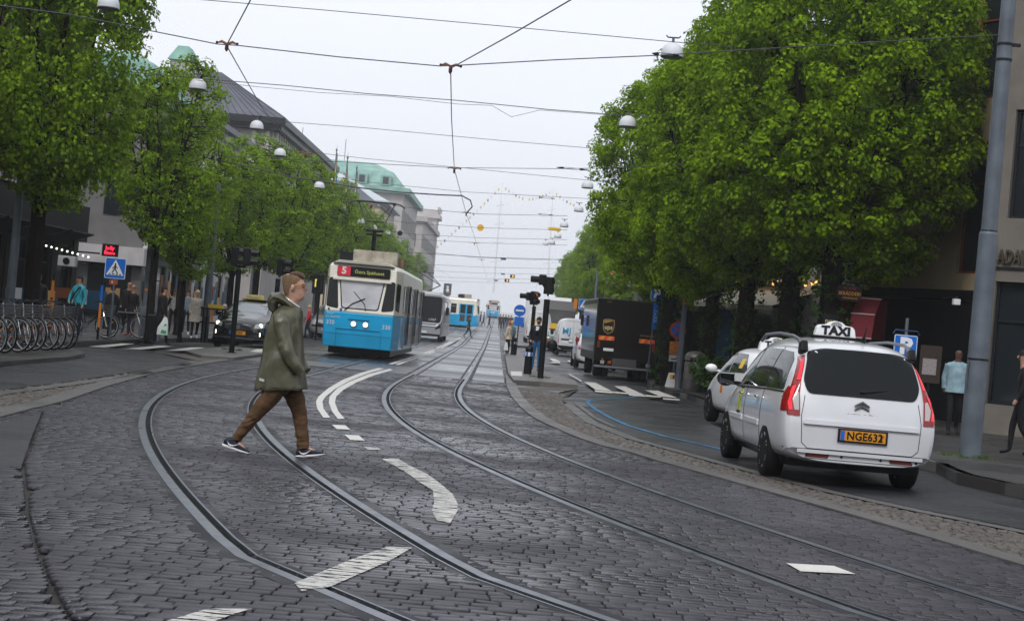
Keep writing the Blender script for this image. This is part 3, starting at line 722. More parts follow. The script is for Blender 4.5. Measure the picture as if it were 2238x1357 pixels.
g2_ = farb('pediment_building', 'grey stone building with shallow pale metal roof in front of the green domed roof', -18.0, 214, 236, 14.5, STN, [(-.9, 0), (-.9, .4), (7, 4.3)], mat('pale_metal_roof', (.45, .5, .52), .5), 20, [(1, 2.6, 1.1, 10.6, 2.2), (1, 2.6, 1.1, 6.4, 2.2)])
g3 = farb('green_roofed_bank', 'large stone building with a huge pale green mansard roof and dormers in the haze', -18.8, 262, 300, 19, STN, [(-1.0, 0), (-1.0, .9), (.4, 1.1), (2.0, 3.4), (5.5, 5.0)], COP, 32, [(1.2, 3.4, 1.5, 13.5, 3.2), (1.2, 3.4, 1.5, 8, 3.2)])
for k in range(8):
    q = MB(); q.box((.4, 3 + k * 3.8, 20.9), (1.8, 1.7, 1.6)); q.build('dormer', COP, g3); q = MB(); q.box((-.55, 3 + k * 3.8, 20.9), (.1, .9, 1.1)); q.build('window', PANE, g3)
q = MB(); q.lathe([(4.6, 0), (4.6, .5), (4.2, .5), (4.2, 0)], 32, (1.6, 16, 19.6), 'x'); q.build('roof_arch', COP, g3)
for c, h in (((4, 29.5), 24.5), ((6, 22), 27), ((9, 31), 25)):
    q = MB(); q.box((c[0], c[1], h - 3), (1.1, 1.1, 6)); q.build('chimney', STN, g3)
q = MB(); q.tube([(10, 11, 24), (10, 11, 28)], .06, 4); q.tube([(8, 18, 24), (8, 18, 29)], .06, 4); q.build('antenna', DARKM, g3)
g4 = farb('pale_stone_building', 'far pale stone building with parapet and corner tower, almost lost in haze', -18.6, 318, 372, 17.5, STN, [(-.8, 0), (-.8, 1.0), (1, 1.4)], STN, 20, [(1.2, 3.2, 1.4, 12.5, 2.6), (1.2, 3.2, 1.4, 8, 2.6), (1.2, 3.2, 1.4, 3.5, 2.8)])
q = MB(); q.box((56, 6, 11), (9, 12, 22)); q.box((56, 6, 21.9), (10.4, 13.4, .9)); q.box((56, 6, 22.8), (9.4, 12.4, .9))
for k in range(5): q.box((51.6 + k * 2.2, -.3, 23.6), (.6, .6, .9))
q.build('tower', STN, g4)
# lower far blocks closing the vista
g5 = farb('hazy_glass_building', 'low wide grey building across the end of the street in haze', -62, 470, 520, 10, mat('hazy_grey', (.33, .35, .37), .6), None, None, 20, [(2, 4, 2.6, 5, 2.6)])
kio = thing('copper_kiosk', 'small pale kiosk with pitched green roof above the silver bus', 'kiosk', (-14.0, 150, zg(150)))
q = MB(); q.box((0, 0, 1.7), (2.6, 2.6, 3.4)); q.build('wall', STN, kio); q = MB(); q.prism([(-1.6, 3.4), (1.6, 3.4), (1.1, 5.4), (-.6, 4.6)], -1.6, 1.6); q.build('roof', COP, kio)
cr0 = thing('tower_crane', 'orange and white construction crane tip above the copper roof', 'crane', (-49, 170, 0))
q = MB()
CO = mat('crane_orange', (.6, .25, .14), .6)
for sx in (-.7, .7):
    for sy in (-.7, .7): q.tube([(sx, sy, 14), (sx * .4, sy * .4, 34)], .09, 4)
for k in range(16):
    z = 14 + k * 1.25; s = .7 - .42 * k / 16; q.tube([(-s, -s, z), (s, -s, z + 1.2)], .05, 3); q.tube([(s, -s, z), (-s, -s, z + 1.2)], .05, 3)
q.build('mast', CO, cr0); q = MB(); q.prism([(-7.5, 25), (-5.5, 35), (-3.4, 25)], -.3, .3); q.build('jib', CO, cr0); q = MB(); q.box((-1.4, 0, 31), (1, 1, 1.6)); q.build('cabin', WHITE, cr0)
# ---- right side shops
def rb(name, label, A, B, z1, depth, wallm, ops, trim=None, cat='building'):
    ax, ay = A; bx, by = B; L = math.hypot(bx - ax, by - ay)
    t = thing(name, label, cat, (ax, ay, 0), math.atan2(by - ay, bx - ax)); z0 = -.1
    us = sorted(set([0, L] + [v for o in ops for v in (o[0], o[0] + o[2])])); zs = sorted(set([z0, z1] + [v for o in ops for v in (o[1], o[1] + o[3])])); q = MB()
    for i in range(len(us) - 1):
        for k in range(len(zs) - 1):
            cu_, cz = (us[i] + us[i + 1]) / 2, (zs[k] + zs[k + 1]) / 2
            if not any(o[0] < cu_ < o[0] + o[2] and o[1] < cz < o[1] + o[3] for o in ops): q.quad((us[i], 0, zs[k]), (us[i + 1], 0, zs[k]), (us[i + 1], 0, zs[k + 1]), (us[i], 0, zs[k + 1]))
    for o in ops:
        u, z, w, h = o[:4]; d = .22
        q.quad((u, 0, z), (u, d, z), (u, d, z + h), (u, 0, z + h)); q.quad((u + w, 0, z), (u + w, d, z), (u + w, d, z + h), (u + w, 0, z + h)); q.quad((u, 0, z), (u + w, 0, z), (u + w, d, z), (u, d, z)); q.quad((u, 0, z + h), (u + w, 0, z + h), (u + w, d, z + h), (u, d, z + h))
    q.quad((0, 0, z0), (0, depth, z0), (0, depth, z1), (0, 0, z1)); q.quad((L, 0, z0), (L, depth, z0), (L, depth, z1), (L, 0, z1)); q.quad((0, depth, z0), (L, depth, z0), (L, depth, z1), (0, depth, z1)); q.quad((0, 0, z1), (L, 0, z1), (L, depth, z1), (0, depth, z1))
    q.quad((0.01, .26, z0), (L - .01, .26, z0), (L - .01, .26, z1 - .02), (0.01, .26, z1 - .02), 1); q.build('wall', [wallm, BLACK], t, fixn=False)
    for o in ops:
        fm = o[4] if len(o) > 4 else FRM; mu = o[5] if len(o) > 5 else 1
        wm, pm = winmesh(round(o[2], 2), round(o[3], 2), mu, 1, fm); w_ = link('window', wm, t); w_.location = (o[0] + o[2] / 2, .14, o[1]); link('pane', pm, w_)
    for (z, h, d, m) in (trim or []):
        c = MB(); c.box((L / 2, -d / 2 + .02, z + h / 2), (L + .05, d, h)); c.build('cornice', m, t)
    return t
BEI = mat('beige_render', (0.15, 0.135, 0.115), .8, var=.12, vscale=2)
REDW = mat('red_brown_frame', (0.16, 0.035, 0.02), .6)
# near white-grey building at the right edge; faces the camera obliquely
def WP(px, py, Y): p = P(px, py, Y); return (p.x, p.y)
r1 = rb('corner_shop_building', 'light grey rendered corner building with bronze letters and big dark windows at the right edge', (10.36, 36.5), (16.2, 31.5), 14, 12, BEI, [(.28, .75, 2.2, 2.7, DARKM, 0), (3.6, .75, 2.6, 2.7, DARKM, 0), (.42, 4.85, 2.2, 2.4, DARKM, 1), (3.6, 4.85, 2.6, 2.4, DARKM, 1), (.7, 8.6, 2.2, 2.3, DARKM, 1), (3.6, 8.6, 2.6, 2.3, DARKM, 1)], trim=[(3.72, .05, .06, DARKM)])
BRZ = mat('bronze_letters', (.1, .085, .06), .35, .6)
text('lettering', 'ADAVIBON', .42, BRZ, r1, (.3, -.06, 3.98), (R(90), 0, 0), .62, .03, bold=.008, align='LEFT')
q = MB(); q.box((.1, -.2, 4.0), (.1, .3, .9)); q.build('sign_bracket', DARKM, r1)
q = MB(); q.lathe([(.16, -.04), (.16, .04)], 24, (.12, -.3, 4.1), 'y'); q.xf(Matrix.Identity(4)); ov = q.build('oval_sign', mat('maroon_sign', (.12, .02, .02), .4), r1); ov.scale = (1, 1, 1)
# cream building with dark bays further back
r2 = rb('cream_gabled_building', 'cream building with dark red framed windows above a black restaurant front', (9.6, 45.5), (12.6, 40.5), 13, 12, CRM, [(3.4, 3.9, 1.5, 3.4, REDW, 1), (3.4, 8.4, 1.5, 3.0, REDW, 1), (.5, 8.4, 1.3, 3.0, REDW, 1)], trim=[(3.2, .25, .3, DST)])
q = MB(); q.prism([(1.1, 3.6), (1.1, 5.0), (.3, 5.0)], -1.0, -.02); q.build('bracket', DST, r2)
q = MB(); q.box((2.9, -.25, 1.6), (5.4, .5, 3.1)); q.build('restaurant_front', DST, r2)
q = MB(); q.box((1.35, -.02, 4.0), (.95, .06, .42)); q.build('street_sign', mat('street_sign_black', (.02, .025, .03), .4), r2)
text('street_sign_lettering', 'Kungsgatan', .17, WHITE, r2, (1.35, -.06, 4.09), (R(90), 0, 0), .85); text('street_sign_lettering', '54-58', .17, WHITE, r2, (1.12, -.06, 3.89), (R(90), 0, 0), .9)
for k in range(3):
    q = MB(); q.lathe([(.05, -.12), (.09, .08)], 8, (.1 + k * .34, -.6, 3.75), 'z'); q.build('spotlight', BLACK, r2); q = MB(); q.ball((.1 + k * .34, -.6, 3.62), .035, 6, 4); q.build('bulb', mat('warm_bulb', (1, .6, .2), .5, emit=(1, .55, .15), es=3), r2)
q = MB(); q.tube([(-.6, -.05, 5.2), (-.6, -.7, 5.2)], .02, 5); q.lathe([(.42, -.03), (.42, .03)], 20, (-.35, -.4, 5.05), 'y'); q.build('half_round_sign', mat('rust_sign', (.22, .05, .025), .5), r2)
# grey gable with the tailor's oval sign
r3 = rb('grey_shop_building', 'low pale grey shop building behind the oval tailor sign', (9.3, 53), (11.2, 48.5), 5.9, 6, WPL, [(1.2, .8, 2.2, 2.2, DARKM, 0)], trim=[(5.6, .3, .3, DST)])
r4 = rb('low_kiosk_building', 'grey shop with white fascia, striped awnings and warm bulbs behind the ivy trunks', (4.6, 63), (10.3, 52.5), 5.4, 7, mat('grey_boards', (.16, .155, .16), .7, var=.2, vscale=3), [(.6, .3, 1.8, 2.7, DARKM, 0), (3.4, .3, 1.8, 2.7, DARKM, 0), (7.4, .3, 2.0, 2.7, DARKM, 0), (10.0, .3, 1.4, 2.7, FRM, 0)])
q = MB(); q.box((8.4, -.4, 4.35), (6.0, .5, 1.15)); q.build('fascia', WPL, r4); text('fascia_lettering', 'LAG  AU', .85, BLACK, r4, (8.3, -.68, 4.35), (R(90), 0, 0), 1.2, .02, bold=.02)
q = MB(); q.box((8.0, -.75, 5.5), (1.9, .1, .8)); q.build('hanging_board', DST, r4); text('board_lettering', 'S T', .35, WHITE, r4, (8.0, -.82, 5.6), (R(90), 0, 0))
for k in range(4):
    for j in range(5):
        q = MB(); q.box((1.4 + k * 1.35, -.35 - j * .11, 3.75 - j * .09), (1.25, .12, .02), rx=R(-40)); q.build('awning_stripe', [WPL, DST][j % 2], r4)
q = MB(); q.add([(7.2, -.1, 3.6), (11.5, -.1, 3.6), (11.5, -2.2, 2.9), (7.2, -2.2, 2.9), (7.2, -2.2, 2.75), (11.5, -2.2, 2.75)], [(0, 1, 2, 3), (3, 2, 5, 4)]); q.build('awning', mat('cream_canvas', (.5, .46, .38), .8), r4)
bulb = MB(); bulb.ball((0, 0, 0), .045, 8, 5); bme = bulb.mesh('bulb', MATS['warm_bulb'])
for k in range(24):
    o = link('bulb', bme, r4); o.location = (6.0 + k * .25, -.72 - .05 * (k % 2), 3.72 + .06 * math.sin(k * 1.7))
MAR = mat('maroon_canvas', (.13, .012, .02), .8)
for k in range(2):
    aw = thing('awning', ['maroon barrel awning, left one of the pair above the front taxi', 'maroon barrel awning, right one of the pair above the front taxi'][k], 'awning', (8.35 + k * .62, 42.2 - k * .6, 0), R(-28), 'pair of maroon awnings')
    q = MB(); q.loft([[(-.3, 0, 3.0), (.3, 0, 3.0), (.3, .6, 3.0), (-.3, .6, 3.0)], [(-.3, -.45, 2.6), (.3, -.45, 2.6), (.3, .6, 2.6), (-.3, .6, 2.6)], [(-.3, -.6, 2.0), (.3, -.6, 2.0), (.3, .6, 2.0), (-.3, .6, 2.0)]]); q.build('canopy', MAR, aw)
    for z, y_ in ((3.01, 0), (2.6, -.46), (2.0, -.61)): q = MB(); q.box((0, y_ - .01, z), (.62, .03, .035)); q.build('piping', mat('pale_piping', (.4, .3, .28), .7), aw)
# street-end of the right side: dark facades behind the lime trees
r5 = rb('dark_facade', 'dark tall facade hidden behind the lime tree crowns on the right', (13.5, 130), (13.5, 64), 15, 12, PLA, [], trim=[(14.6, .4, .4, SLT)])

# unseen town blocks added behind the viewer to dim reflections and ambient light
for i, (a_, b__, lb_) in enumerate((((60, -62), (-60, -66), 'unseen brown brick block added behind the viewer to dim reflections'), ((44, 6), (48, -62), 'unseen grey plaster block added on the near right to dim reflections'), ((-44, -66), (-40, 16), 'unseen grey plaster block added on the near left to dim reflections'))):
    rb('unseen_town_block', lb_, a_, b__, 15, 12, BRK if i == 0 else PLA, grid(58 if i else 118, 2, 4.5, 1.6, [(5, 2.2), (9, 2.2), (13, 2.2)]) if i == 0 else [], cat='building')
# ================================================================== trees
LF_R = leafmat('lime_leaves', (0.06, 0.13, 0.001), (0.31, 0.49, 0.008), .4)
LF_L = leafmat('fresh_leaves', (0.06, 0.13, 0.002), (0.3, 0.47, 0.02), .42)
LF_I = leafmat('ivy_leaves', (0.012, 0.035, 0.006), (0.05, 0.11, 0.02), .2)
BARK = mat('bark', (0.012, 0.010, 0.008), .95, spec=.1, var=.4, vscale=8, bump=.8, bscale=14)
def leaves(cent, nrm0, rad, n, size, g, up=.35, name='foliage', m=None, droop=.2):
    # tufts: every tuft is a dome of overlapping leaves
    K = len(cent); N = K * n
    c = np.repeat(cent, n, 0); r = np.repeat(rad, n, 0)
    d = g.normal(size=(N, 3)); d[:, 2] += .25; d /= np.linalg.norm(d, axis=1)[:, None]
    p = c + d * (r * g.uniform(.72, 1.05, N))[:, None] * np.array([1, 1, .8])
    nn = d + np.array([0, 0, up]) + g.normal(size=(N, 3)) * .26; nn /= np.linalg.norm(nn, axis=1)[:, None]
    a = np.cross(nn, g.normal(size=(N, 3))); a /= np.linalg.norm(a, axis=1)[:, None]; b_ = np.cross(nn, a)
    s = (size * g.uniform(.7, 1.25, N))[:, None]
    V = np.stack([p - a * s * .55, p - b_ * s * .42 - nn * s * droop, p + a * s * .55 - nn * s * droop * .6, p + b_ * s * .42 - nn * s * droop], 1).reshape(-1, 3)
    F = np.arange(4 * N).reshape(-1, 4)
    return npmesh(name, V, F, m)
def crown_pts(g, R_, z0, z1, n, shell=.75, flat=1.0, lump=7):
    # clump centres in an uneven, lobed crown
    lob = g.normal(size=(lump, 3)); lob /= np.linalg.norm(lob, axis=1)[:, None]; amp = g.uniform(.05, .24, lump)
    d = g.normal(size=(n, 3)); d /= np.linalg.norm(d, axis=1)[:, None]
    f = np.clip(.80 + (np.clip(d @ lob.T, 0, 1) ** 4 * amp).sum(1), 0, 1.04)
    u = g.uniform(0, 1, n); rr = np.where(g.uniform(0, 1, n) < shell, g.uniform(.82, 1.0, n), u ** .5 * .85) * f
    h = (z1 - z0) / 2
    e = np.sign(d[:, 2]) * np.abs(d[:, 2]) ** flat
    return np.stack([d[:, 0] * rr * R_, d[:, 1] * rr * R_, z0 + h + e * rr * h], 1)
def make_tree(seed, R_, z0, z1, ncl, nl, tr, leafm, size=.12, shell=.75, trunkr=.2, airy=False, ivy=False, flat=.75, lumpn=9, lean=0):
    g = np.random.RandomState(seed)
    C = crown_pts(g, R_, z0, z1, ncl, shell, flat, lumpn)
    q = MB(); zt = z0 + .6
    q.tube([(0, 0, -.1), (.02, 0, .25), (lean * .4, .02, zt * .5), (lean, 0, zt)], [trunkr * 1.35, trunkr, trunkr * .9, trunkr * .8], 10)
    limbs = []; nlb = 9 if not airy else 13
    for k in range(nlb):
        a = 6.28 * k / nlb + g.uniform(-.3, .3); el = g.uniform(.35, .95); tip = np.array([math.cos(a) * R_ * (1 - el * .55), math.sin(a) * R_ * (1 - el * .55), z0 + (z1 - z0) * (.25 + .68 * el)])
        s0 = np.array([lean, 0, zt - g.uniform(0, .5)]); mid = s0 * .45 + tip * .55 + np.array([math.cos(a), math.sin(a), 0]) * R_ * .12 * (1 if not airy else .5)
        pts = [s0, s0 * .75 + mid * .25, mid, mid * .5 + tip * .5 + g.normal(size=3) * .1, tip]
        rb = trunkr * g.uniform(.3, .5); q.tube(pts, [rb, rb * .8, rb * .55, rb * .35, rb * .12], 6, caps=False); limbs.append(np.array(pts))
    LP = np.concatenate([np.concatenate([l[i] + (l[i + 1] - l[i]) * t for t in np.linspace(0, 1, 5)[:, None, None]]).reshape(-1, 3) for l in limbs for i in range(1, 4)])
    for c in C[:: (1 if airy else 3)]:
        j = LP[np.argmin(((LP - c) ** 2).sum(1) + 3 * np.clip(LP[:, 2] - c[2], 0, None))]
        m_ = (j + c) / 2 + g.normal(size=3) * .12 + np.array([0, 0, -.05]); r_ = .012 if airy else .012
        q.tube([j, m_, c], [r_ * 2.2, r_ * 1.4, r_ * .5], 3, caps=False)
    tm = q.mesh('trunk', BARK)
    rad = g.uniform(.24, .46, ncl) * (1 if not airy else .9)
    lm = leaves(C, None, rad, nl, size, g, m=leafm, name='crown')
    return tm, lm
def ivymesh(seed, r, h, n=2200):
    g = np.random.RandomState(seed); k = 150
    a = g.uniform(0, 6.28, k); z = g.uniform(0, h, k) ; rr = r * (1.0 + .25 * np.sin(a * 3 + z * 2.0)) * (1 + .5 * np.exp(-z * 3))
    C = np.stack([np.cos(a) * rr, np.sin(a) * rr, z], 1)
    return leaves(C, None, g.uniform(.08, .2, k), n // k, .085, g, m=LF_I, name='ivy')
TR = [make_tree(11, 4.1, 2.9, 12.2, 1100, 94, .2, LF_R, .1, .85, .34), make_tree(12, 3.9, 3.0, 12.0, 1020, 94, .2, LF_R, .1, .85, .32), make_tree(13, 3.6, 3.1, 10.6, 920, 90, .2, LF_R, .1, .85, .3)]
TL = [make_tree(21, 2.0, 2.9, 9.0, 430, 36, .2, LF_L, .11, .5, .15, True, lumpn=12), make_tree(22, 2.15, 2.6, 9.2, 480, 36, .2, LF_L, .11, .5, .16, True, lumpn=12), make_tree(23, 2.6, 3.2, 10.4, 1000, 44, .2, LF_L, .11, .7, .25)]
IV = [ivymesh(31, .42, 3.6), ivymesh(32, .38, 3.8)]
def tree(name, v, x, y, rz, sc, label, group, ivy=None, extra_rad=None):
    t = thing(name, label, 'tree', (x, y, zg(y) + .08), rz, group); t.scale = sc if isinstance(sc, tuple) else (sc, sc, sc)
    link('trunk', v[0], t); link('crown', v[1], t)
    if ivy is not None: link('ivy', IV[ivy], t)
    return t
def gx(px, py): p = G(px, py); return p.x, p.y
RL_ = 'lime trees along the right pavement'; LL_ = 'street trees along the left pavement'
x, y = gx(1445, 850); tree('lime_tree', TR[0], x + .1, y + .5, .3, (.72, .72, .80), 'big lime tree whose dark trunk stands right behind the black delivery truck', RL_, 0)
x, y = gx(1518, 862); tree('lime_tree', TR[1], x + .3, y, 1.9, (.78, .78, .90), 'big lime tree with ivy clad trunk behind the round grey litter bin', RL_, 1)
x, y = gx(1605, 875); tree('lime_tree', TR[2], x + .1, y, 2.7, (.9, .9, 1.0), 'big lime tree with ivy trunk between sky poster and blue crossing sign', RL_, 0)
x, y = gx(1705, 890); tree('lime_tree', TR[0], x, y, 4.0, (.92, .92, 1.0), 'big lime tree with ivy trunk in front of the hanging white awning', RL_, 1)
x, y = gx(1792, 905); tree('lime_tree', TR[1], x, y, 5.1, (1.0, 1.0, 1.1), 'nearest big lime tree, its ivy trunk left of the oval tailor sign', RL_, 0)
for i, (x, y, v, s) in enumerate(((6.3, 60, 1, (.72, .72, .76)), (6.6, 68, 2, (.8, .8, .86)), (6.9, 78, 0, (.76, .76, .78)), (7.2, 89, 1, (.8, .8, .8)))):
    tree('lime_tree', TR[v], x, y, i * 1.7, s, ['lime tree just beyond the black delivery truck, in the dense green row', 'lime tree above the orange road sign, in the dense green row', 'lime tree whose crown overhangs the plain white van with lettering', 'farthest crown of the dense near row, beside the seventh white lamp'][i], RL_)
for i, (x, y, v, s) in enumerate(((7.6, 126, 0, .84), (7.6, 142, 1, .84), (7.6, 160, 2, .9), (7.8, 185, 0, .8), (7.8, 215, 1, .8))):
    tree('lime_tree', TR[v], x, y, i * 2.1 + 1, s, ['darker lime tree at the near end of the distant row beyond the vans', 'second lime tree of the distant row beyond the vans', 'third lime tree of the distant row, fading in haze', 'fourth lime tree of the distant row, fading in haze', 'last pale lime tree of the distant row in haze'][i], 'far lime trees on the right')
x, y = gx(58, 757); tree('street_tree', TL[2], x, y, .4, (.84, .84, 1.06), 'large dark leafy tree with thick trunk behind the row of hire bicycles', LL_)
tree('street_tree', TL[2], x - 2.2, y - 7, 2.4, (.85, .85, 1.1), 'leafy tree at the left edge of the photo, nearest the camera', LL_)
x, y = gx(347, 752); tree('street_tree', TL[1], x - .35, y, 1.2, (.84, .84, 1.0), 'airy tree with visible black twigs and dark trunk beside the black bin', LL_)
x, y = gx(385, 750); tree('street_tree', TL[0], x, y + .5, 3.0, (.5, .5, .62), 'small thin tree with slim dark trunk right of the bag carrier', LL_)
x, y = gx(592, 745)
for i, (x, y, v, s, lb) in enumerate(((-11.3, 66, 1, (.8, .8, .84), 'low leafy crown in front of the white building, above the newspaper stand'), (-12.3, 61, 0, .86, 'airy tree behind the second hanging lamp, between thin tree and grey pole'), (-11.4, 73, 1, 1.0, 'airy tree above the black taxi with orange plate'), (-11.3, 84, 0, 1.02, 'airy tree above the walking man and his green coat'),
        (-11.3, 95, 1, 1.03, 'tree left of the flagpoles, above the silver van'), (-11.4, 107, 0, 1.02, 'tree below the three flags'), (-11.5, 120, 1, 1.0, 'tree behind the tram pantograph'), (-11.6, 134, 0, 1.0, 'tree just right of the tram roof box, in front of the cream house'),
        (-11.8, 150, 1, .95, 'hazy tree above the tail of the blue and white tram'), (-12, 170, 0, .95, 'hazy tree above the silver bus roof'), (-12.2, 195, 1, .9, 'last faint tree of the left row, in front of the pale stone building'))):
    tree('street_tree', TL[v], x, y, i * 1.3, s, lb, LL_)
# young blossoming tree by the truck
g = np.random.RandomState(5)
yt = thing('blossom_tree', 'small bright tree with pink blossom behind the black delivery truck', 'tree', (5.3, 66, .08))
C = crown_pts(g, 1.9, 1.6, 5.2, 150, .6, 1); q = MB(); q.tube([(0, 0, 0), (0, 0, 2), (.1, 0, 4)], [.07, .06, .03], 6)
for c in C[::2]: q.tube([(0, 0, 2 + rnd.random()), c], [.02, .006], 3, caps=False)
q.build('trunk', BARK, yt, fixn=False); link('crown', leaves(C, None, g.uniform(.12, .3, len(C)), 22, .12, g, m=leafmat('pale_leaves', (.08, .14, .02), (.25, .36, .07), .45), name='crown'), yt)
B_ = crown_pts(g, 1.8, 2.4, 5.0, 26, .9, 1); link('blossom', leaves(B_, None, np.full(26, .1), 10, .06, g, m=mat('pink_blossom', (.7, .16, .13), .6), name='blossom'), yt)
bu = thing('shrub', 'low bright green shrub left of the black delivery truck', 'shrub', (4.6, 72, .08))
C = crown_pts(g, 1.3, .3, 3.0, 90, .6, 1); link('foliage', leaves(C, None, g.uniform(.12, .3, len(C)), 24, .12, g, m=MATS['pale_leaves'], name='foliage'), bu)
q = MB(); q.tube([(0, 0, 0), (0, 0, 1.5)], [.05, .03], 5); q.build('stem', BARK, bu)
for i, (px, py, Y) in enumerate(((1492, 850, 46.5), (1590, 870, 44.5))):
    p = G(px, py); C = crown_pts(g, .55, 0, 1.2, 40, .6, 1); t = thing('ivy_bush', ['ivy bush at the foot of the trunk beside the small white board', 'ivy bush at the foot of the trunk beside the sky poster'][i], 'bush', (p.x, Y, .1)); link('foliage', leaves(C, None, g.uniform(.1, .2, 40), 26, .09, g, m=LF_I, name='foliage'), t)
# ================================================================== vehicles
def cage(stn, m, name, parent, sub=2, creases=(0, -1), crv=.55, wheels=(), wr=.36, hw=.9, arch=.06):
    # stn: list of (y, [(x, z) x8 from keel centre to roof centre]); mirrored into a closed body
    V = []; F = []; nr = len(stn[0][1]); full = 2 * nr - 2
    for y, ring in stn:
        rg = [(x, (y if len(p) == 0 else y + p[0]), z) for x, z, *p in ring]
        V += rg + [(-x, yy, z) for x, yy, z in rg[1:-1][::-1]]
    for i in range(len(stn) - 1):
        for k in range(full):
            a = i * full + k; b_ = i * full + (k + 1) % full
            F.append((a, b_, b_ + full, a + full))
    def capf(o, flip):
        for k in range(nr - 1):
            a, b_ = k, k + 1; c = (full - b_) % full; d = (full - a) % full
            q = [a, b_] + ([c] if c != b_ else []) + ([d] if d != a else [])
            q = [o + j for j in q]; F.append(tuple(q[::-1] if flip else q))
    capf(0, False); capf((len(stn) - 1) * full, True)
    me = bpy.data.meshes.new(name); me.from_pydata(V, [], F); me.materials.append(m)
    bm = bmesh.new(); bm.from_mesh(me); bmesh.ops.recalc_face_normals(bm, faces=bm.faces)
    cl = bm.edges.layers.float.get('crease_edge') or bm.edges.layers.float.new('crease_edge')
    ends = set(range(full)) | set(range((len(stn) - 1) * full, len(stn) * full))
    bm.verts.ensure_lookup_table()
    for e in bm.edges:
        a, b_ = e.verts[0].index, e.verts[1].index
        if a in ends and b_ in ends and a // full == b_ // full and (abs(a - b_) in (1, full - 1)): e[cl] = crv
    bm.to_mesh(me); bm.free()
    o = link(name, me, parent); s_ = o.modifiers.new('s', 'SUBSURF'); s_.levels = sub; s_.render_levels = sub
    evald(o)
    if wheels:
        q = MB()
        for (y, x) in wheels:
            q.lathe([(wr + arch, -.30), (wr + arch, .2)], 28, (x, y, wr), 'x')
        c = q.build('cutter', m); c.data.materials.clear()
        bo = o.modifiers.new('b', 'BOOLEAN'); bo.operation = 'DIFFERENCE'; bo.object = c; bo.solver = 'EXACT'
        w_ = bpy.context.view_layer; evald(o); me_ = c.data; bpy.data.objects.remove(c); bpy.data.meshes.remove(me_)
        o.data.materials.clear(); o.data.materials.append(m)
    o.data.polygons.foreach_set('use_smooth', [True] * len(o.data.polygons))
    try: o.data.set_sharp_from_angle(angle=R(38))
    except Exception: pass
    return o
RIM = mat('alloy_rim', (.42, .42, .44), .3, .25, coat=.6)
WH = {}
def wheelmesh(r, w, kind):
    k = (r, w, kind)
    if k in WH: return WH[k]
    q = MB(); q.lathe([(r * .66, -w / 2), (r * .93, -w / 2), (r, -w * .36), (r, w * .36), (r * .93, w / 2), (r * .66, w / 2)], 32, ax='x')
    t = q.mesh('wheel', RUB, True)
    p = MB(); p.lathe([(r * .69, -w * .5), (r * .66, -w * .42), (r * .6, -w * .1), (r * .6, w * .1), (r * .66, w * .42), (r * .69, w * .5)], 32, ax='x', caps=False)
    if kind == 'alloy':
        for s in (-1, 1):
            for a in range(7):
                a_ = a * 6.2832 / 7
                for da in (-.11, .11):
                    y0, z0 = math.cos(a_ + da * .4) * r * .12, math.sin(a_ + da * .4) * r * .12; y1, z1 = math.cos(a_ + da) * r * .65, math.sin(a_ + da) * r * .65
                    p.tube([(s * w * .36, y0, z0), (s * w * .46, y1, z1)], r * .045, 5)
            p.lathe([(r * .16, s * w * .3), (r * .15, s * w * .42)], 12, ax='x')
    else:
        p.lathe([(r * .6, -w * .3), (r * .6, w * .3)], 24, ax='x'); p.lathe([(r * .3, -w * .42), (r * .3, w * .42)], 16, ax='x')
    bk = MB(); bk.lathe([(r * .58, -w * .25), (r * .58, w * .25)], 24, ax='x')
    WH[k] = (t, p.mesh('rim', RIM if kind != 'dark' else DARKM, True), bk.mesh('brake', DARKM)); return WH[k]
def wheel(par, x, y, r=.32, w=.21, kind='alloy', steer=0):
    t, ri, bk = wheelmesh(r, w, kind); o = link('wheel', t, par); o.location = (x, y, r); o.rotation_euler = (0, 0, steer); link('rim', ri, o)
    if kind == 'alloy': link('brake', bk, o)
def lineon(bv, pts, ax, m, name, par, w=.008, off=.002):   # a thin seam following the surface
    q = MB(); out = []; i = {'x': 0, 'y': 1, 'z': 2}[ax[1]]; sg = 1 if ax[0] == '+' else -1
    for k in range(len(pts) - 1):
        a, b_ = Vector(pts[k]), Vector(pts[k + 1]); n = max(1, int((b_ - a).length / .08))
        for j in range(n + (k == len(pts) - 2)):
            p = a.lerp(b_, j / n); o = Vector((p.x, 0, p.y)) if i == 1 else Vector((0, p.x, p.y)) if i == 0 else Vector((p.x, p.y, 0)); o[i] = 50 * sg
            d = Vector((0, 0, 0)); d[i] = -sg; h = bv.ray_cast(o, d)
            if h[0] is not None: v = h[0].copy(); v[i] += sg * off; out.append(v)
    if len(out) > 1: q.tube(out, w / 2, 4); return q.build(name, m, par)
SEAM = mat('panel_gap', (.02, .02, .022), .7)
def plate(par, loc, rz, s, w=.5, m=YEL, tcol=BLACK, ts=.105, frame=True):
    q = MB()
    if frame: q.box((0, 0, 0), (w + .05, .02, .15)); q.xf(Matrix.Translation(loc) @ Matrix.Rotation(rz, 4, 'Z')); o = q.build('number_plate', DARKM, par); q = MB()
    q.box((0, -.012, 0), (w, .012, .115)); q.xf(Matrix.Translation(loc) @ Matrix.Rotation(rz, 4, 'Z')); o = q.build('number_plate' if not frame else 'plate_face', m, par)
    q = MB(); q.box((-w / 2 + .025, -.02, 0), (.045, .006, .11)); q.xf(Matrix.Translation(loc) @ Matrix.Rotation(rz, 4, 'Z')); q.build('blue_strip', BLUE, par)
    v = Matrix.Rotation(rz, 4, 'Z') @ Vector((.02, -.02, -.003)); text('plate_lettering', s, ts, tcol, par, Vector(loc) + v, (R(90), 0, rz), .95, bold=.002)
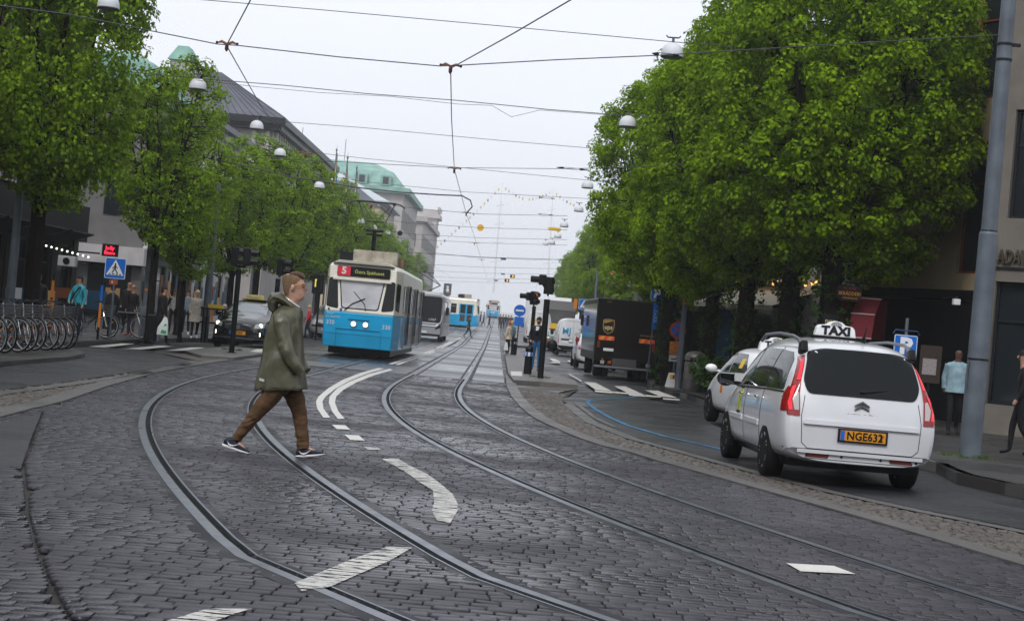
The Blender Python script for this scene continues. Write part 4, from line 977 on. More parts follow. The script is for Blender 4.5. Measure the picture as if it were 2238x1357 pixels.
# ---- foreground taxi: tall white people carrier
CW = mat('taxi_white', (.58, .59, .62), .22, coat=.8, var=.05, vscale=2)
def mpv(loc, rz, label, cat='taxi'):
    t = thing('taxi_car', label, cat, loc, rz)
    def rg(zb, wb, ws, wm, zbelt, wbelt, zr, wr_, zt, dy=(0,) * 8): return [(0, zb, dy[0]), (wb, zb, dy[1]), (ws, zb + .16, dy[2]), (wm, .72, dy[3]), (wbelt, zbelt, dy[4]), (wr_, zr, dy[5]), (wr_ * .72, zt - .02, dy[6]), (0, zt, dy[7])]
    L0, L1 = -2.26, 2.2
    stn = [(L0, rg(.30, .74, .82, .84, 1.0, .82, 1.5, .60, 1.60, (0, 0, 0, .0, .06, .30, .36, .34))),
           (L0 + .12, rg(.27, .78, .88, .905, 1.02, .885, 1.52, .66, 1.645, (0, 0, 0, 0, .05, .28, .34, .34))),
           (L0 + .55, rg(.24, .80, .895, .915, 1.03, .895, 1.55, .69, 1.69, (0, 0, 0, 0, 0, .1, .12, .12))),
           (-1.1, rg(.22, .80, .895, .915, 1.02, .895, 1.56, .70, 1.715)), (0, rg(.21, .80, .89, .91, 1.0, .89, 1.565, .71, 1.73)),
           (.75, rg(.21, .80, .89, .91, .98, .885, 1.48, .68, 1.66)), (1.25, rg(.21, .80, .89, .905, .96, .87, 1.2, .70, 1.33)),
           (1.62, rg(.22, .78, .88, .89, .90, .84, .98, .66, 1.06)), (2.0, rg(.24, .7, .82, .82, .78, .74, .84, .55, .88)), (L1, rg(.3, .55, .64, .66, .68, .58, .74, .42, .77))]
    wy = [(-1.28, .9), (-1.28, -.9), (1.38, .9), (1.38, -.9)]
    bd = cage(stn, CW, 'body', t, 2, crv=.75, wheels=wy, wr=.325)
    bv = bvh(bd)
    # under body
    q = MB(); q.box((0, 0, .36), (1.5, 4.0, .3)); q.build('underbody', BLACK, t)
    for x in (-.8, .8):
        for y in (-1.28, 1.38): wheel(t, x, y, .325, .21, steer=0)
    # rear window, lamps, side glass
    decal('rear_window', bv, rpoly([(-.62, 1.06), (.62, 1.06), (.675, 1.2), (.60, 1.54), (.42, 1.585), (-.42, 1.585), (-.60, 1.54), (-.675, 1.2)], .06), '-y', GLASS, t, .014, .045)
    for s in (-1, 1):
        decal('side_window', bv, rpoly([(-1.92, 1.07), (-.95, 1.06), (-.95, 1.53), (-1.5, 1.51), (-1.72, 1.42)], .05), ('+x', '-x')[s < 0], GLASS, t, .006)
        decal('side_window', bv, rpoly([(-.9, 1.06), (.12, 1.045), (.12, 1.54), (-.9, 1.535)], .04), ('+x', '-x')[s < 0], GLASS, t, .006)
        decal('side_window', bv, rpoly([(.17, 1.045), (1.12, 1.02), (.72, 1.44), (.17, 1.53)], .04), ('+x', '-x')[s < 0], GLASS, t, .006)
        X = lambda x: s * x
        def mp(L): return [(s * a, c) for a, c in (L if s > 0 else L[::-1])]
        decal('tail_light', bv, mp([(.71, .80), (.85, .80), (.87, .99), (.80, 1.13), (.685, 1.46), (.63, 1.49), (.695, 1.22), (.715, 1.05)]), '-y', LAMPR, t, .014, .03)
        decal('tail_light', bv, ([(-2.18, .84), (-2.03, .84), (-1.98, 1.03), (-2.02, 1.12), (-2.12, 1.1)]), ('+x', '-x')[s < 0], LAMPR, t, .010, .03)
        decal('indicator_lens', bv, mp([(.725, .86), (.775, .86), (.80, .98), (.76, 1.07), (.728, 1.06)]), '-y', mat('clear_lens', (.42, .4, .4), .12, coat=.5), t, .022, .05)
        for zz in ([(.80, .86), (.835, .86), (.85, .98), (.79, 1.12), (.755, 1.14), (.81, .98)],):
            decal('brake_light', bv, mp(zz), '-y', mat('glowing_red', (.6, .02, .03), .3, emit=(1, .06, .09), es=.5), t, .024, .05)
        decal('brake_light', bv, mp([(.71, 1.2), (.745, 1.2), (.675, 1.43), (.65, 1.44)]), '-y', MATS['glowing_red'], t, .024, .05)
        lineon(bv, [(-.925, .3), (-.925, 1.56)], ('+x', '-x')[s < 0], SEAM, 'door_gap', t); lineon(bv, [(.145, .3), (.145, 1.55)], ('+x', '-x')[s < 0], SEAM, 'door_gap', t)
        lineon(bv, [(-.93, .31), (1.05, .3)], ('+x', '-x')[s < 0], SEAM, 'sill_gap', t)
        lineon(bv, [(-1.95, 1.05), (-1.2, 1.045), (1.15, 1.0)], ('+x', '-x')[s < 0], BLACK, 'window_trim', t, .022)
        for y in (-.72, .3):
            q = MB(); q.box((X(.925), y, .93), (.035, .17, .028)); q.build('door_handle', CHROME, t, bevel=.008)
        for y, l_ in ((-.42, .9), (.62, .85)):
            q = MB(); q.box((X(.912), y, .62), (.03, l_, .07)); q.build('side_moulding', CW, t, bevel=.01)
        q = MB(); q.tube([(X(.63), -1.72, 1.58), (X(.65), -1.6, 1.66), (X(.665), -1.35, 1.70), (X(.675), -.6, 1.725), (X(.67), .25, 1.70), (X(.66), .55, 1.62)], [.03, .024, .02, .019, .02, .024], 8); q.build('roof_rail', mat('satin_rail', (.17, .18, .2), .35, .6), t, True)
        q = MB(); q.box((X(.635), -1.77, 1.575), (.1, .15, .14), rx=R(-14), tx=.8); q.build('rail_foot', BLACK, t, bevel=.02)
        q = MB(); q.box((X(.80), 1.0, 1.03), (.3, .05, .05)); q.ball((X(1.02), .98, 1.08), (.12, .09, .1), 14, 8); q.build('wing_mirror', CW if s > 0 else DARKM, t, True)
        q = MB(); q.box((X(1.02), .905, 1.085), (.2, .03, .15)); q.build('mirror_glass', mat('mirror', (.3, .33, .36), .05, 1.0), t, bevel=.012)
        decal('reflector', bv, mp([(.36, .345), (.62, .345), (.6, .385), (.34, .385)]), '-y', mat('dark_red', (.12, .02, .015), .3), t, .008)
    decal('door_sticker', bv, [(.42, .70), (.62, .70), (.62, .98), (.42, .98)], '-x', mat('yellow_green_sticker', (.4, .42, .05), .5, var=.6, vscale=30), t, .006)
    decal('sticker_band', bv, [(.42, .665), (.62, .665), (.62, .70), (.42, .70)], '-x', DARKM, t, .007); decal('sticker_band', bv, [(.42, .985), (.62, .985), (.62, 1.02), (.42, 1.02)], '-x', DARKM, t, .007)
    # hatch: edges, handle bar, plate recess, badge
    for L in ([(-.655, 1.03), (-.69, .8), (-.67, .5), (-.6, .44), (.6, .44), (.67, .5), (.69, .8), (.655, 1.03)],): lineon(bv, L, '-y', SEAM, 'hatch_gap', t, .010, .001)
    lineon(bv, [(-.85, .43), (.85, .43)], '-y', DARKM, 'bumper_line', t, .018, .002); lineon(bv, [(-.86, .33), (.86, .33)], '-y', SEAM, 'bumper_line', t, .008, .001)
    decal('hatch_bar', bv, rpoly([(-.67, .715), (.67, .715), (.66, .765), (-.66, .765)], .015), '-y', CW, t, .03, .12)
    decal('bumper_pad', bv, rpoly([(-.84, .39), (.84, .39), (.83, .43), (-.83, .43)], .01), '-y', CW, t, .03, .12)
    y0 = bv.ray_cast(Vector((0, -9, .62)), Vector((0, 1, 0)))[0].y
    plate(t, (.02, y0 - .018, .62), 0, 'NGE632', .52, mat('taxi_plate', (.62, .27, .02), .5), ts=.125)
    text('plate_lettering', 'T', .07, BLACK, t, (.235, y0 - .04, .615), (R(90), 0, 0))
    yb = bv.ray_cast(Vector((0, -9, .92)), Vector((0, 1, 0)))[0].y
    for k in range(2):
        q = MB(); z = .905 + k * .045
        q.prism([(-.085, z), (0, z + .045), (.085, z), (.085, z + .018), (0, z + .068), (-.085, z + .018)], yb - .02, yb + .02); q.build('chevron_badge', CHROME, t)
    text('badge_lettering', 'CITRO\u00cbN', .06, DARKM, t, (0, yb - .012, .845), (R(90), 0, 0), 1.5); text('badge_lettering', 'C4', .075, DARKM, t, (.52, yb - .0, .815), (R(90), 0, 0), 1.4)
    q = MB(); q.box((-.54, yb - .005, .82), (.1, .02, .025)); q.build('badge', DARKM, t)
    for x in (-.6, -.2, .25, .66): 
        h = bv.ray_cast(Vector((x, -9, .37)), Vector((0, 1, 0)))[0]; q = MB(); q.lathe([(.014, -.01), (.014, .01)], 10, (x, h.y, .37), 'y'); q.build('parking_sensor', BLACK, t)
    yw = bv.ray_cast(Vector((0, -9, 1.12)), Vector((0, 1, 0)))[0].y
    q = MB(); q.tube([(-.02, yw - .02, 1.11), (.12, yw - .01, 1.13), (.42, yw + .02, 1.17)], [.02, .014, .006], 6); q.build('wiper', BLACK, t)
    q = MB(); q.tube([(.12, -1.55, 1.70), (.12, -1.58, 1.76), (.12, -1.66, 1.87)], [.04, .012, .006], 6); q.build('antenna', BLACK, t)
    taxisign(t, 0, -.6, 1.74, .72)
    return t
def taxisign(t, x, y, z, s=1.0, two=True):
    prof = [(-.36, 0), (.36, 0), (.33, .14), (.29, .185), (.17, .2), (.1, .25), (0, .268), (-.1, .25), (-.17, .2), (-.29, .185), (-.33, .14)]
    q = MB(); q.loft([[(x + a * s * .97, y - .09 * s, z + c * s * .98) for a, c in prof], [(x + a * s, y - .06 * s, z + c * s) for a, c in prof], [(x + a * s, y + .06 * s, z + c * s) for a, c in prof], [(x + a * s * .97, y + .09 * s, z + c * s * .98) for a, c in prof]])
    q.build('roof_sign', WHITE, t, bevel=.006)
    q = MB(); q.box((x, y, z - .015), (.86 * s, .26 * s, .035)); q.build('sign_base', BLACK, t)
    text('roof_sign_lettering', 'TAXI', .2 * s, mat('sign_black_print', (.01, .01, .015), .5), t, (x, y - .095 * s, z + .092 * s), (R(90), 0, 0), 1.12, .002, bold=.008)
    q = MB()
    for a in (.045, .09):
        q.tube([(x + a * s * math.cos(k / 8 * 3.1416), y - .095 * s, z + .185 * s + .065 * s * math.sin(k / 8 * 3.1416)) for k in range(9)], .004 * s, 4)
    for zz in (.185, .21): q.tube([(x - .085 * s, y - .095 * s, z + zz * s), (x + .085 * s, y - .095 * s, z + zz * s)], .004 * s, 4)
    q.tube([(x, y - .095 * s, z + .18 * s), (x, y - .095 * s, z + .25 * s)], .004 * s, 4); q.build('globe_emblem', MATS['sign_black_print'], t)
# ---- generic car
def car(loc, rz, label, cat, m, L=4.5, W=1.8, H=1.48, hood=.95, belt=.95, rearz=None, wb=2.65, wr=.32, glass=GLASS, shape='hatch', zb=.2):
    t = thing('parked_car' if cat == 'car' else 'taxi_car', label, cat, loc, rz); w = W / 2
    def rg(zb, wb_, wm, zbelt, wbelt, zr, wr_, zt, dy=(0,) * 8): return [(0, zb, dy[0]), (wb_, zb, dy[1]), (wm * .985, zb + .17, dy[2]), (wm, zbelt * .74, dy[3]), (wbelt, zbelt, dy[4]), (wr_, zr, dy[5]), (wr_ * .72, zt - .02, dy[6]), (0, zt, dy[7])]
    a, c = -L / 2, L / 2
    rr = belt + .1 if rearz is None else rearz
    stn = [(a, rg(zb + .1, w * .78, w * .9, belt * .95, w * .88, rr, w * .7, rr + .05, (0, 0, 0, 0, .05, .1, .12, .12))), (a + .15, rg(zb + .05, w * .88, w * .98, belt, w * .95, rr + .05, w * .74, rr + .12, (0, 0, 0, 0, .02, .06, .08, .08))),
           (a + .75, rg(zb, w * .9, w, belt + .01, w * .96, H - .17 if rearz is None else H - .1, w * .74, H - .06)), (a + 1.5, rg(zb, w * .9, w, belt, w * .96, H - .09, w * .76, H)), (-.1, rg(zb, w * .9, w, belt - .01, w * .96, H - .09, w * .77, H + .01)),
           (.45, rg(zb, w * .9, w, belt - .02, w * .95, H - .14, w * .75, H - .05)), (1.05, rg(zb, w * .9, w * .99, belt - .03, w * .94, belt + .12, w * .78, belt + .2)), (c - .75, rg(zb + .02, w * .88, w * .97, hood - .1, w * .9, hood - .03, w * .7, hood + .03)),
           (c - .2, rg(zb + .05, w * .82, w * .9, hood - .22, w * .8, hood - .16, w * .6, hood - .1)), (c, rg(zb + .1, w * .6, w * .72, hood - .34, w * .62, hood - .29, w * .45, hood - .26))]
    ws = [(a + (L - wb) / 2 - .03, w), (a + (L - wb) / 2 - .03, -w), (a + (L + wb) / 2 - .03, w), (a + (L + wb) / 2 - .03, -w)]
    bd = cage(stn, m, 'body', t, 2, crv=.6, wheels=ws, wr=wr); bv = bvh(bd)
    q = MB(); q.box((0, 0, zb + .15), (W * .82, L * .88, .28)); q.build('underbody', BLACK, t)
    for y, x in ws: wheel(t, x * .89, y, wr, .2)
    for s, ax in ((1, '+x'), (-1, '-x')):
        decal('side_window', bv, rpoly([(a + .75, belt + .07), (-.12, belt + .04), (-.12, H - .13), (a + 1.35, H - .14)], .05), ax, glass, t)
        decal('side_window', bv, rpoly([(-.06, belt + .04), (.98, belt + .02), (.5, H - .2), (-.06, H - .13)], .05), ax, glass, t)
        q = MB(); q.ball((s * (w + .1), .75, belt + .08), (.12, .08, .08), 10, 6); q.box((s * (w - .02), .77, belt + .04), (.16, .04, .04)); q.build('wing_mirror', m, t, True)
    return t, bv, bd
mpv((3.97, 20.95, 0), R(2.4), 'white people carrier taxi with lit red tail lights and orange plate, nearest the camera')
# second taxi ahead of it
t2, bv2, _ = car((4.98, 31.2, 0), R(5), 'white hatchback taxi half hidden behind the nearest people carrier taxi', 'taxi', mat('shade_lifted_white', (.78, .79, .8), .25, coat=.6), 4.5, 1.76, 1.53, .95, .98, rearz=1.12)  # white raised in colour to offset the shade on this taxi
decal('rear_window', bv2, rpoly([(-.56, 1.08), (.56, 1.08), (.46, 1.38), (-.46, 1.38)], .05), '-y', GLASS, t2, .006, .08)
for s in (-1, 1):
    pp = [(s * .56, .74), (s * .80, .74), (s * .79, 1.04), (s * .62, 1.1)]; decal('tail_light', bv2, pp if s > 0 else pp[::-1], '-y', LAMPR, t2, .012, .06)
    pp = [(s * .58, .86), (s * .78, .86), (s * .78, .93), (s * .6, .93)]; decal('reverse_light', bv2, pp if s > 0 else pp[::-1], '-y', MATS['clear_lens'], t2, .018, .06)
    decal('side_reflector', bv2, [(-2.1, .42), (-2.02, .42), (-2.02, .62), (-2.1, .62)], ('+x', '-x')[s < 0], LAMPR, t2, .008)
    decal('door_sticker', bv2, [(.1, .62), (.3, .62), (.3, .9), (.1, .9)], ('+x', '-x')[s < 0], ORA, t2, .006); decal('window_sticker', bv2, [(-1.0, 1.12), (-.75, 1.12), (-.75, 1.3), (-1.0, 1.3)], ('+x', '-x')[s < 0], YEL, t2, .01)
decal('rear_bumper', bv2, [(-.8, .3), (.8, .3), (.78, .45), (-.78, .45)], '-y', BLACK, t2, .01, .1)
taxisign(t2, 0, -.2, 1.51, .9)
# black taxi facing the camera, left
CB = mat('black_car_paint', (.008, .008, .01), .12, coat=.9); CS = mat('silver_car_paint', (.3, .31, .33), .28, .5, coat=.5)
p = G(530, 764); t3, bv3, _ = car((p.x - .1, 55.5, 0), R(177), 'black estate taxi facing the camera with yellow roof sign and orange plate', 'taxi', CB, 4.6, 1.88, 1.62, 1.08, 1.05, wb=2.77, wr=.35)
decal('windscreen', bv3, rpoly([(-.66, 1.16), (.66, 1.16), (.56, 1.5), (-.56, 1.5)], .05), '+y', mat('sky_glass', (.3, .33, .35), .08, spec=1.0), t3, .006, .08)  # pale glass colour holds the sky's reflection
decal('bonnet', bv3, rpoly([(-.62, 1.1), (.62, 1.1), (.5, 1.95), (-.5, 1.95)], .1), '+z', mat('bonnet_sheen', (.05, .052, .056), .12, coat=1), t3, .006, .1)  # sheen put into the colour: bonnet lighter than the black body
decal('grille', bv3, rpoly([(-.4, .62), (.4, .62), (.44, .82), (-.44, .82)], .04), '+y', mat('grille', (.05, .052, .055), .3, .8), t3, .012, .08)
for k in range(5):
    z = .65 + k * .035; lineon(bv3, [(-.4, z), (.4, z)], '+y', CHROME, 'grille_bar', t3, .008, .016)
yb = bv3.ray_cast(Vector((0, 9, .72)), Vector((0, -1, 0)))[0].y
q = MB(); q.lathe([(.06, yb + .01), (.075, yb + .01), (.075, yb + .03), (.06, yb + .03)], 20, (0, 0, .72), 'y'); q.tube([(.05, yb + .025, .77), (.085, yb + .025, .805)], .008, 4); q.build('ring_badge', CHROME, t3)
for s in (-1, 1):
    pp = [(s * .52, .70), (s * .84, .74), (s * .84, .9), (s * .55, .84)]; decal('headlight', bv3, pp if s > 0 else pp[::-1], '+y', mat('headlight_glass', (.35, .36, .37), .1, coat=1), t3, .012, .06)
    h = bv3.ray_cast(Vector((s * .7, 9, .8)), Vector((0, -1, 0)))[0]; q = MB(); q.lathe([(.07, h.y + .0), (.06, h.y + .03)], 14, (s * .7, 0, .8), 'y'); q.build('headlight_bulb', mat('headlamp_on', (1, .95, .85), .3, emit=(1, .93, .8), es=2.5), t3)
    h = bv3.ray_cast(Vector((s * .72, 9, .5)), Vector((0, -1, 0)))[0]; q = MB(); q.box((s * .72, h.y + .01, .52), (.03, .03, .12)); q.build('running_light', MATS['headlamp_on'], t3)
lineon(bv3, [(-.8, .36), (.8, .36)], '+y', CHROME, 'bumper_strip', t3, .02, .006)
y0 = bv3.ray_cast(Vector((0, 9, .52)), Vector((0, -1, 0)))[0].y
pm_ = thing('x', None, None); bpy.data.objects.remove(pm_)
def fplate(t, y, z, s, m, w=.52):
    q = MB(); q.box((0, y + .01, z), (w, .02, .12)); q.build('number_plate', m, t); q = MB(); q.box((w / 2 - .025, y + .022, z), (.045, .006, .11)); q.build('blue_strip', BLUE, t)
    text('plate_lettering', s, .1, BLACK, t, (0, y + .024, z), (R(90), 0, R(180)), 1.0, bold=.002)
fplate(t3, y0, .53, 'XET265', mat('orange_plate', (.7, .3, .02), .5))
q = MB(); q.box((0, 0, 1.72), (.62, .2, .17), ty=.7, tx=.9); q.build('roof_sign', mat('yellow_sign_lit', (.65, .55, .15), .5), t3, bevel=.02); q = MB(); q.box((0, 0, 1.625), (.8, .3, .04)); q.build('sign_base', BLACK, t3)
text('roof_sign_lettering', 'TAXI', .13, WHITE, t3, (0, .11, 1.72), (R(90), 0, R(180)), 1.2)
# silver people carrier behind the walking man
p = G(690, 738); t4, bv4, _ = car((-9.35, 87, 0), R(178), 'silver people carrier facing the camera behind the person in the red jacket', 'car', CS, 4.8, 1.95, 1.85, 1.1, 1.1, wb=2.9)
decal('windscreen', bv4, rpoly([(-.78, 1.22), (.78, 1.22), (.66, 1.68), (-.66, 1.68)], .05), '+y', GLASS, t4, .006, .08)
decal('grille', bv4, rpoly([(-.78, .62), (.78, .62), (.76, .82), (-.76, .82)], .04), '+y', DARKM, t4, .012, .08)
for s in (-1, 1):
    pp = [(s * .55, .72), (s * .85, .74), (s * .86, .9), (s * .6, .88)]; decal('headlight', bv4, pp if s > 0 else pp[::-1], '+y', MATS['headlight_glass'], t4, .016, .06)
y0 = bv4.ray_cast(Vector((0, 9, .5)), Vector((0, -1, 0)))[0].y; fplate(t4, y0, .5, 'PKB 418', WHITE)
# small green-grey car with driving school board, between van and lorry
t5, bv5, _ = car((3.25, 117, .02), R(0), 'small dark green car with yellow roof board behind the white lettered van', 'car', mat('green_car', (.02, .08, .05), .3, coat=.6), 4.1, 1.7, 1.5, .9, .95)
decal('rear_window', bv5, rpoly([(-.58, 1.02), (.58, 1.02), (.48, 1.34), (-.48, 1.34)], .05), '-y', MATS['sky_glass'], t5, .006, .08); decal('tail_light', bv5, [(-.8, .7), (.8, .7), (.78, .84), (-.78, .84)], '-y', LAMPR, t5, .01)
q = MB(); q.box((0, 0, 1.75), (.9, .1, .45)); q.build('roof_board', YEL, t5); q = MB(); q.box((0, -.06, 1.56), (1.0, .04, .09)); q.build('roof_board_strip', LAMPR, t5)
# white car squeezed beside the delivery truck
p = G(1268, 800); t6, bv6, _ = car((3.72, 72, 0), R(1), 'white car parked just left of the black delivery truck', 'car', CW, 4.3, 1.8, 1.55, 1.0, 1.0)
for s in (-1, 1):
    pp = [(s * .72, .8), (s * .88, .8), (s * .88, 1.35), (s * .76, 1.25)]; decal('tail_light', bv6, pp if s > 0 else pp[::-1], '-y', LAMPR, t6, .012, .06)
decal('rear_window', bv6, rpoly([(-.62, 1.12), (.62, 1.12), (.5, 1.5), (-.5, 1.5)], .05), '-y', GLASS, t6, .006, .08)
# ---- vans
VW = mat('van_white', (.66, .68, .7), .3, coat=.4, var=.05, vscale=1.5)
def van(loc, rz, label, H=2.35, W=2.0, L=5.4):
    t = thing('delivery_van', label, 'van', loc, rz); w = W / 2; a, c = -L / 2, L / 2
    def rg(zt, k=1.0, dy=0): return [(0, .35), (w * .92 * k, .35), (w * k, .55), (w * k, 1.0), (w * .985 * k, 1.35), (w * .84 * k, zt - .22, dy), (w * .62 * k, zt - .02, dy), (0, zt, dy)]
    stn = [(a, rg(H - .04, .96, .1)), (a + .1, rg(H, 1, .06)), (a + 2, rg(H)), (c - 1.7, rg(H)), (c - 1.2, rg(H - .12)), (c - .75, rg(1.45, .98)), (c - .2, rg(1.15, .92)), (c, rg(1.0, .8))]
    ws = [(a + .95, w), (a + .95, -w), (c - .95, w), (c - .95, -w)]
    bd = cage(stn, VW, 'body', t, 2, crv=.8, wheels=ws, wr=.34); bv = bvh(bd)
    q = MB(); q.box((0, -.1, .42), (W * .8, L * .85, .3)); q.build('underbody', BLACK, t)
    for y, x in ws: wheel(t, x * .87, y, .34, .22, 'steel')
    decal('bumper', bv, rpoly([(-.97 * w, .38), (.97 * w, .38), (.97 * w, .62), (-.97 * w, .62)], .03), '-y', BLACK, t, .03, .1)
    lineon(bv, [(0, .62), (0, H - .15)], '-y', SEAM, 'door_gap', t, .014); lineon(bv, [(-.86 * w, .64), (-.86 * w, 1.4), (-.7 * w, H - .2), (.7 * w, H - .2), (.86 * w, 1.4), (.86 * w, .64)], '-y', SEAM, 'door_gap', t, .012)
    for z in (1.1, 1.75): lineon(bv, [(-.8 * w, z), (.8 * w, z)], '-y', mat('soft_crease', (.5, .52, .54), .4), 'door_crease', t, .012)
    for s in (-1, 1):
        pp = [(s * w * .87, .75), (s * w * .98, .75), (s * w * .98, 1.3), (s * w * .9, 1.3)]; decal('tail_light', bv, pp if s > 0 else pp[::-1], '-y', LAMPR, t, .012, .06)
        q = MB(); q.box((s * (w + .14), c - 1.25, 1.4), (.2, .1, .34)); q.build('wing_mirror', BLACK, t, bevel=.03)
    return t, bv, bd
v1, vb, _ = van((3.85, 104.5, 0), R(1), 'white delivery van with blue letters MJ on its rear doors')
yb = vb.ray_cast(Vector((-.4, -9, 1.5)), Vector((0, 1, 0)))[0].y
text('door_lettering', 'MJ', .52, mat('cyan_print', (.02, .3, .55), .4), v1, (-.42, yb - .03, 1.52), (R(85), 0, 0), 1.05, .02, bold=.004)
for k, s in enumerate(('Bygg', '&', 'Inredning AB', '0705 22 70 55')): text('door_lettering', s, .11, BLACK, v1, (.42, yb + .02 - .01 * k, 1.68 - k * .115), (R(86), 0, 0), 1, .012)
q = MB(); q.prism([(.18, 1.12), (.4, 1.1), (.2, 1.28)], yb - .06, yb + .05); q.build('red_triangle', LAMPR, v1); q = MB(); q.box((.3, yb - .02, 1.03), (.3, .05, .06)); q.build('door_handle', BLACK, v1); q = MB(); q.box((-.42, yb - .02, 1.0), (.6, .05, .1)); q.build('door_grip', BLACK, v1, bevel=.02)
q = MB(); q.box((-.42, yb - .03, .82), (.5, .03, .12)); q.build('number_plate', WHITE, v1)
v2, vb, _ = van((2.15, 131, zg(131)), R(1), 'plain white high van with a small yellow logo on its rear door', 2.6, 2.05, 5.8)
yb = vb.ray_cast(Vector((-.4, -9, 1.6)), Vector((0, 1, 0)))[0].y
q = MB(); q.box((-.5, yb - .02, 1.75), (.36, .04, .4)); q.box((-.22, yb - .02, 1.9), (.2, .04, .1)); q.box((-.0, yb - .02, 1.9), (.2, .04, .1)); q.build('yellow_logo', YEL, v2)
q = MB(); q.box((.3, yb - .02, 1.4), (.14, .05, .3)); q.build('door_handle', DARKM, v2)
# grey canvas lorry
lo = thing('box_lorry', 'white cab lorry with big dark grey canvas body behind the two white vans', 'lorry', (4.3, 148, zg(148)), R(0))
q = MB(); q.box((0, 0, 2.35), (2.5, 8, 2.5)); q.build('body', mat('grey_canvas', (.1, .098, .1), .8, var=.2, vscale=1), lo, bevel=.04); q = MB(); q.box((0, -4.02, 3.2), (2.5, .04, .8)); q.build('roller_cover', mat('grey_band', (.2, .2, .2), .7), lo)
q = MB(); q.box((0, 5.0, 1.9), (2.4, 1.9, 2.6)); q.build('cab', VW, lo, bevel=.1); q = MB(); q.box((0, 4.3, 3.6), (2.2, 1.0, .9), ty=.4); q.build('wind_deflector', VW, lo, bevel=.05)
q = MB(); q.box((0, 0, .8), (1.0, 9, .5)); q.build('chassis', BLACK, lo)
for x in (-1, 1):
    for y in (-2.8, 3.9): wheel(lo, x, y, .48, .3, 'steel')
lo2 = thing('box_lorry', 'tall white box lorry beyond the plain white van', 'lorry', (2.55, 160, zg(160)), 0)
q = MB(); q.box((0, 0, 2.3), (2.5, 7, 2.9)); q.build('body', VW, lo2, bevel=.05); q = MB(); q.box((0, 4.4, 1.8), (2.3, 1.7, 2.4)); q.build('cab', VW, lo2, bevel=.1); q = MB(); q.box((0, 0, .7), (1, 8, .4)); q.build('chassis', BLACK, lo2)
for x in (-1, 1):
    for y in (-2.4, 3.6): wheel(lo2, x, y, .45, .28, 'steel')
# ---- black delivery truck with the gold shield
UB = mat('delivery_brown', (.006, .005, .0045), .35, spec=.2)
p0 = G(1275, 823); tr = thing('delivery_truck', 'tall black brown delivery truck with a gold shield logo and red orange reflective bars', 'truck', (4.02, 61.3, 0), R(2))
TW, THH = 2.22, 2.56
q = MB(); q.box((0, 0, THH / 2 + .42), (TW, 6.2, THH - .36)); bd = q.build('body', UB, tr, bevel=.05)
y_ = -3.1
q = MB()
for a in ((-TW / 2, 0), (TW / 2, 0)): q.box((a[0] * .985, y_ - .01, THH / 2 + .42), (.05, .04, THH - .4))
q.box((0, y_ - .01, THH + .2), (TW, .04, .05)); q.build('edge_trim', DARKM, tr)
q = MB(); q.box((-TW / 2 - .012, -.2, 1.75), (.02, 5.6, 1.7)); q.build('side_panel', mat('side_glare', (.05, .048, .05), .15, coat=1), tr)  # glare put into the colour: this side lighter than the body
q = MB(); q.box((0, y_ - .06, .4), (TW * .98, .14, .07)); q.build('rear_bumper', mat('bumper_grey', (.25, .25, .27), .4, .5), tr)
q = MB(); q.box((-.02, y_ - .02, .58), (.85, .03, .26)); q.build('step_panel', mat('panel_grey', (.075, .075, .078), .5), tr)
q = MB(); q.box((0, 0, .45), (1.2, 5.6, .25)); q.build('chassis', BLACK, tr)
GO = mat('gold_print', (.55, .36, .1), .35, .3); SH = mat('shield_brown', (.02, .012, .008), .4)
sh = [(-.18, .2), (-.15, .225), (0, .25), (.15, .225), (.18, .2), (.18, -.02), (.14, -.14), (.06, -.2), (0, -.235), (-.06, -.2), (-.14, -.14), (-.18, -.02)]
cx_, cz_ = -.68, 1.80
q = MB(); q.prism([(cx_ + a * 1.12, cz_ + c * 1.12) for a, c in sh], y_ - .012, y_ + .01); q.build('shield', GO, tr)
q = MB(); q.prism([(cx_ + a, cz_ + c) for a, c in sh], y_ - .02, y_ + .01); q.build('shield_inner', SH, tr)
q = MB(); q.prism([(cx_ - .16, cz_ + .12), (cx_ - .16, cz_ + .19), (cx_, cz_ + .225), (cx_ + .14, cz_ + .205), (cx_, cz_ + .17)], y_ - .026, y_ + .01); q.build('shield_arc', GO, tr)
text('shield_lettering', 'ups', .22, mat('pale_gold', (.65, .52, .25), .4), tr, (cx_, y_ - .026, cz_ - .02), (R(90), 0, 0), .95, .004, bold=.006)
text('rear_lettering', 'www.ups.com', .085, GO, tr, (.7, y_ - .01, 1.6), (R(90), 0, 0)); text('rear_lettering', 'TRUCK', .05, GO, tr, (-.72, y_ - .01, 2.68), (R(90), 0, 0))
RE = mat('reflective_red', (.75, .06, .04), .5); OR2 = mat('reflective_orange', (.7, .3, .04), .5)
for cx2 in (-.72, .72):
    q = MB(); q.box((cx2, y_ - .015, 1.4), (.56, .02, .15)); q.build('reflective_bar', RE, tr)
    for k in range(2):
        q = MB(); x0 = cx2 - .2 + k * .27; q.prism([(x0 - .06, 1.328), (x0 + .08, 1.328), (x0 + .16, 1.472), (x0 + .02, 1.472)], y_ - .03, y_ - .02); q.build('bar_stripe', OR2, tr)
    q = MB(); q.box((cx2 * 1.36, y_ - .02, 1.17), (.09, .04, .24)); q.build('tail_light', mat('dim_red', (.18, .03, .015), .3), tr)
for x in (-.8, .82):
    q = MB(); q.box((x, y_ - .02, .66), (.04, .03, .04)); q.build('marker_light', ORA, tr); q = MB(); q.box((x, y_ - .02, .55), (.13, .03, .12)); q.build('reflector', mat('grey_reflector', (.35, .35, .35), .4), tr)
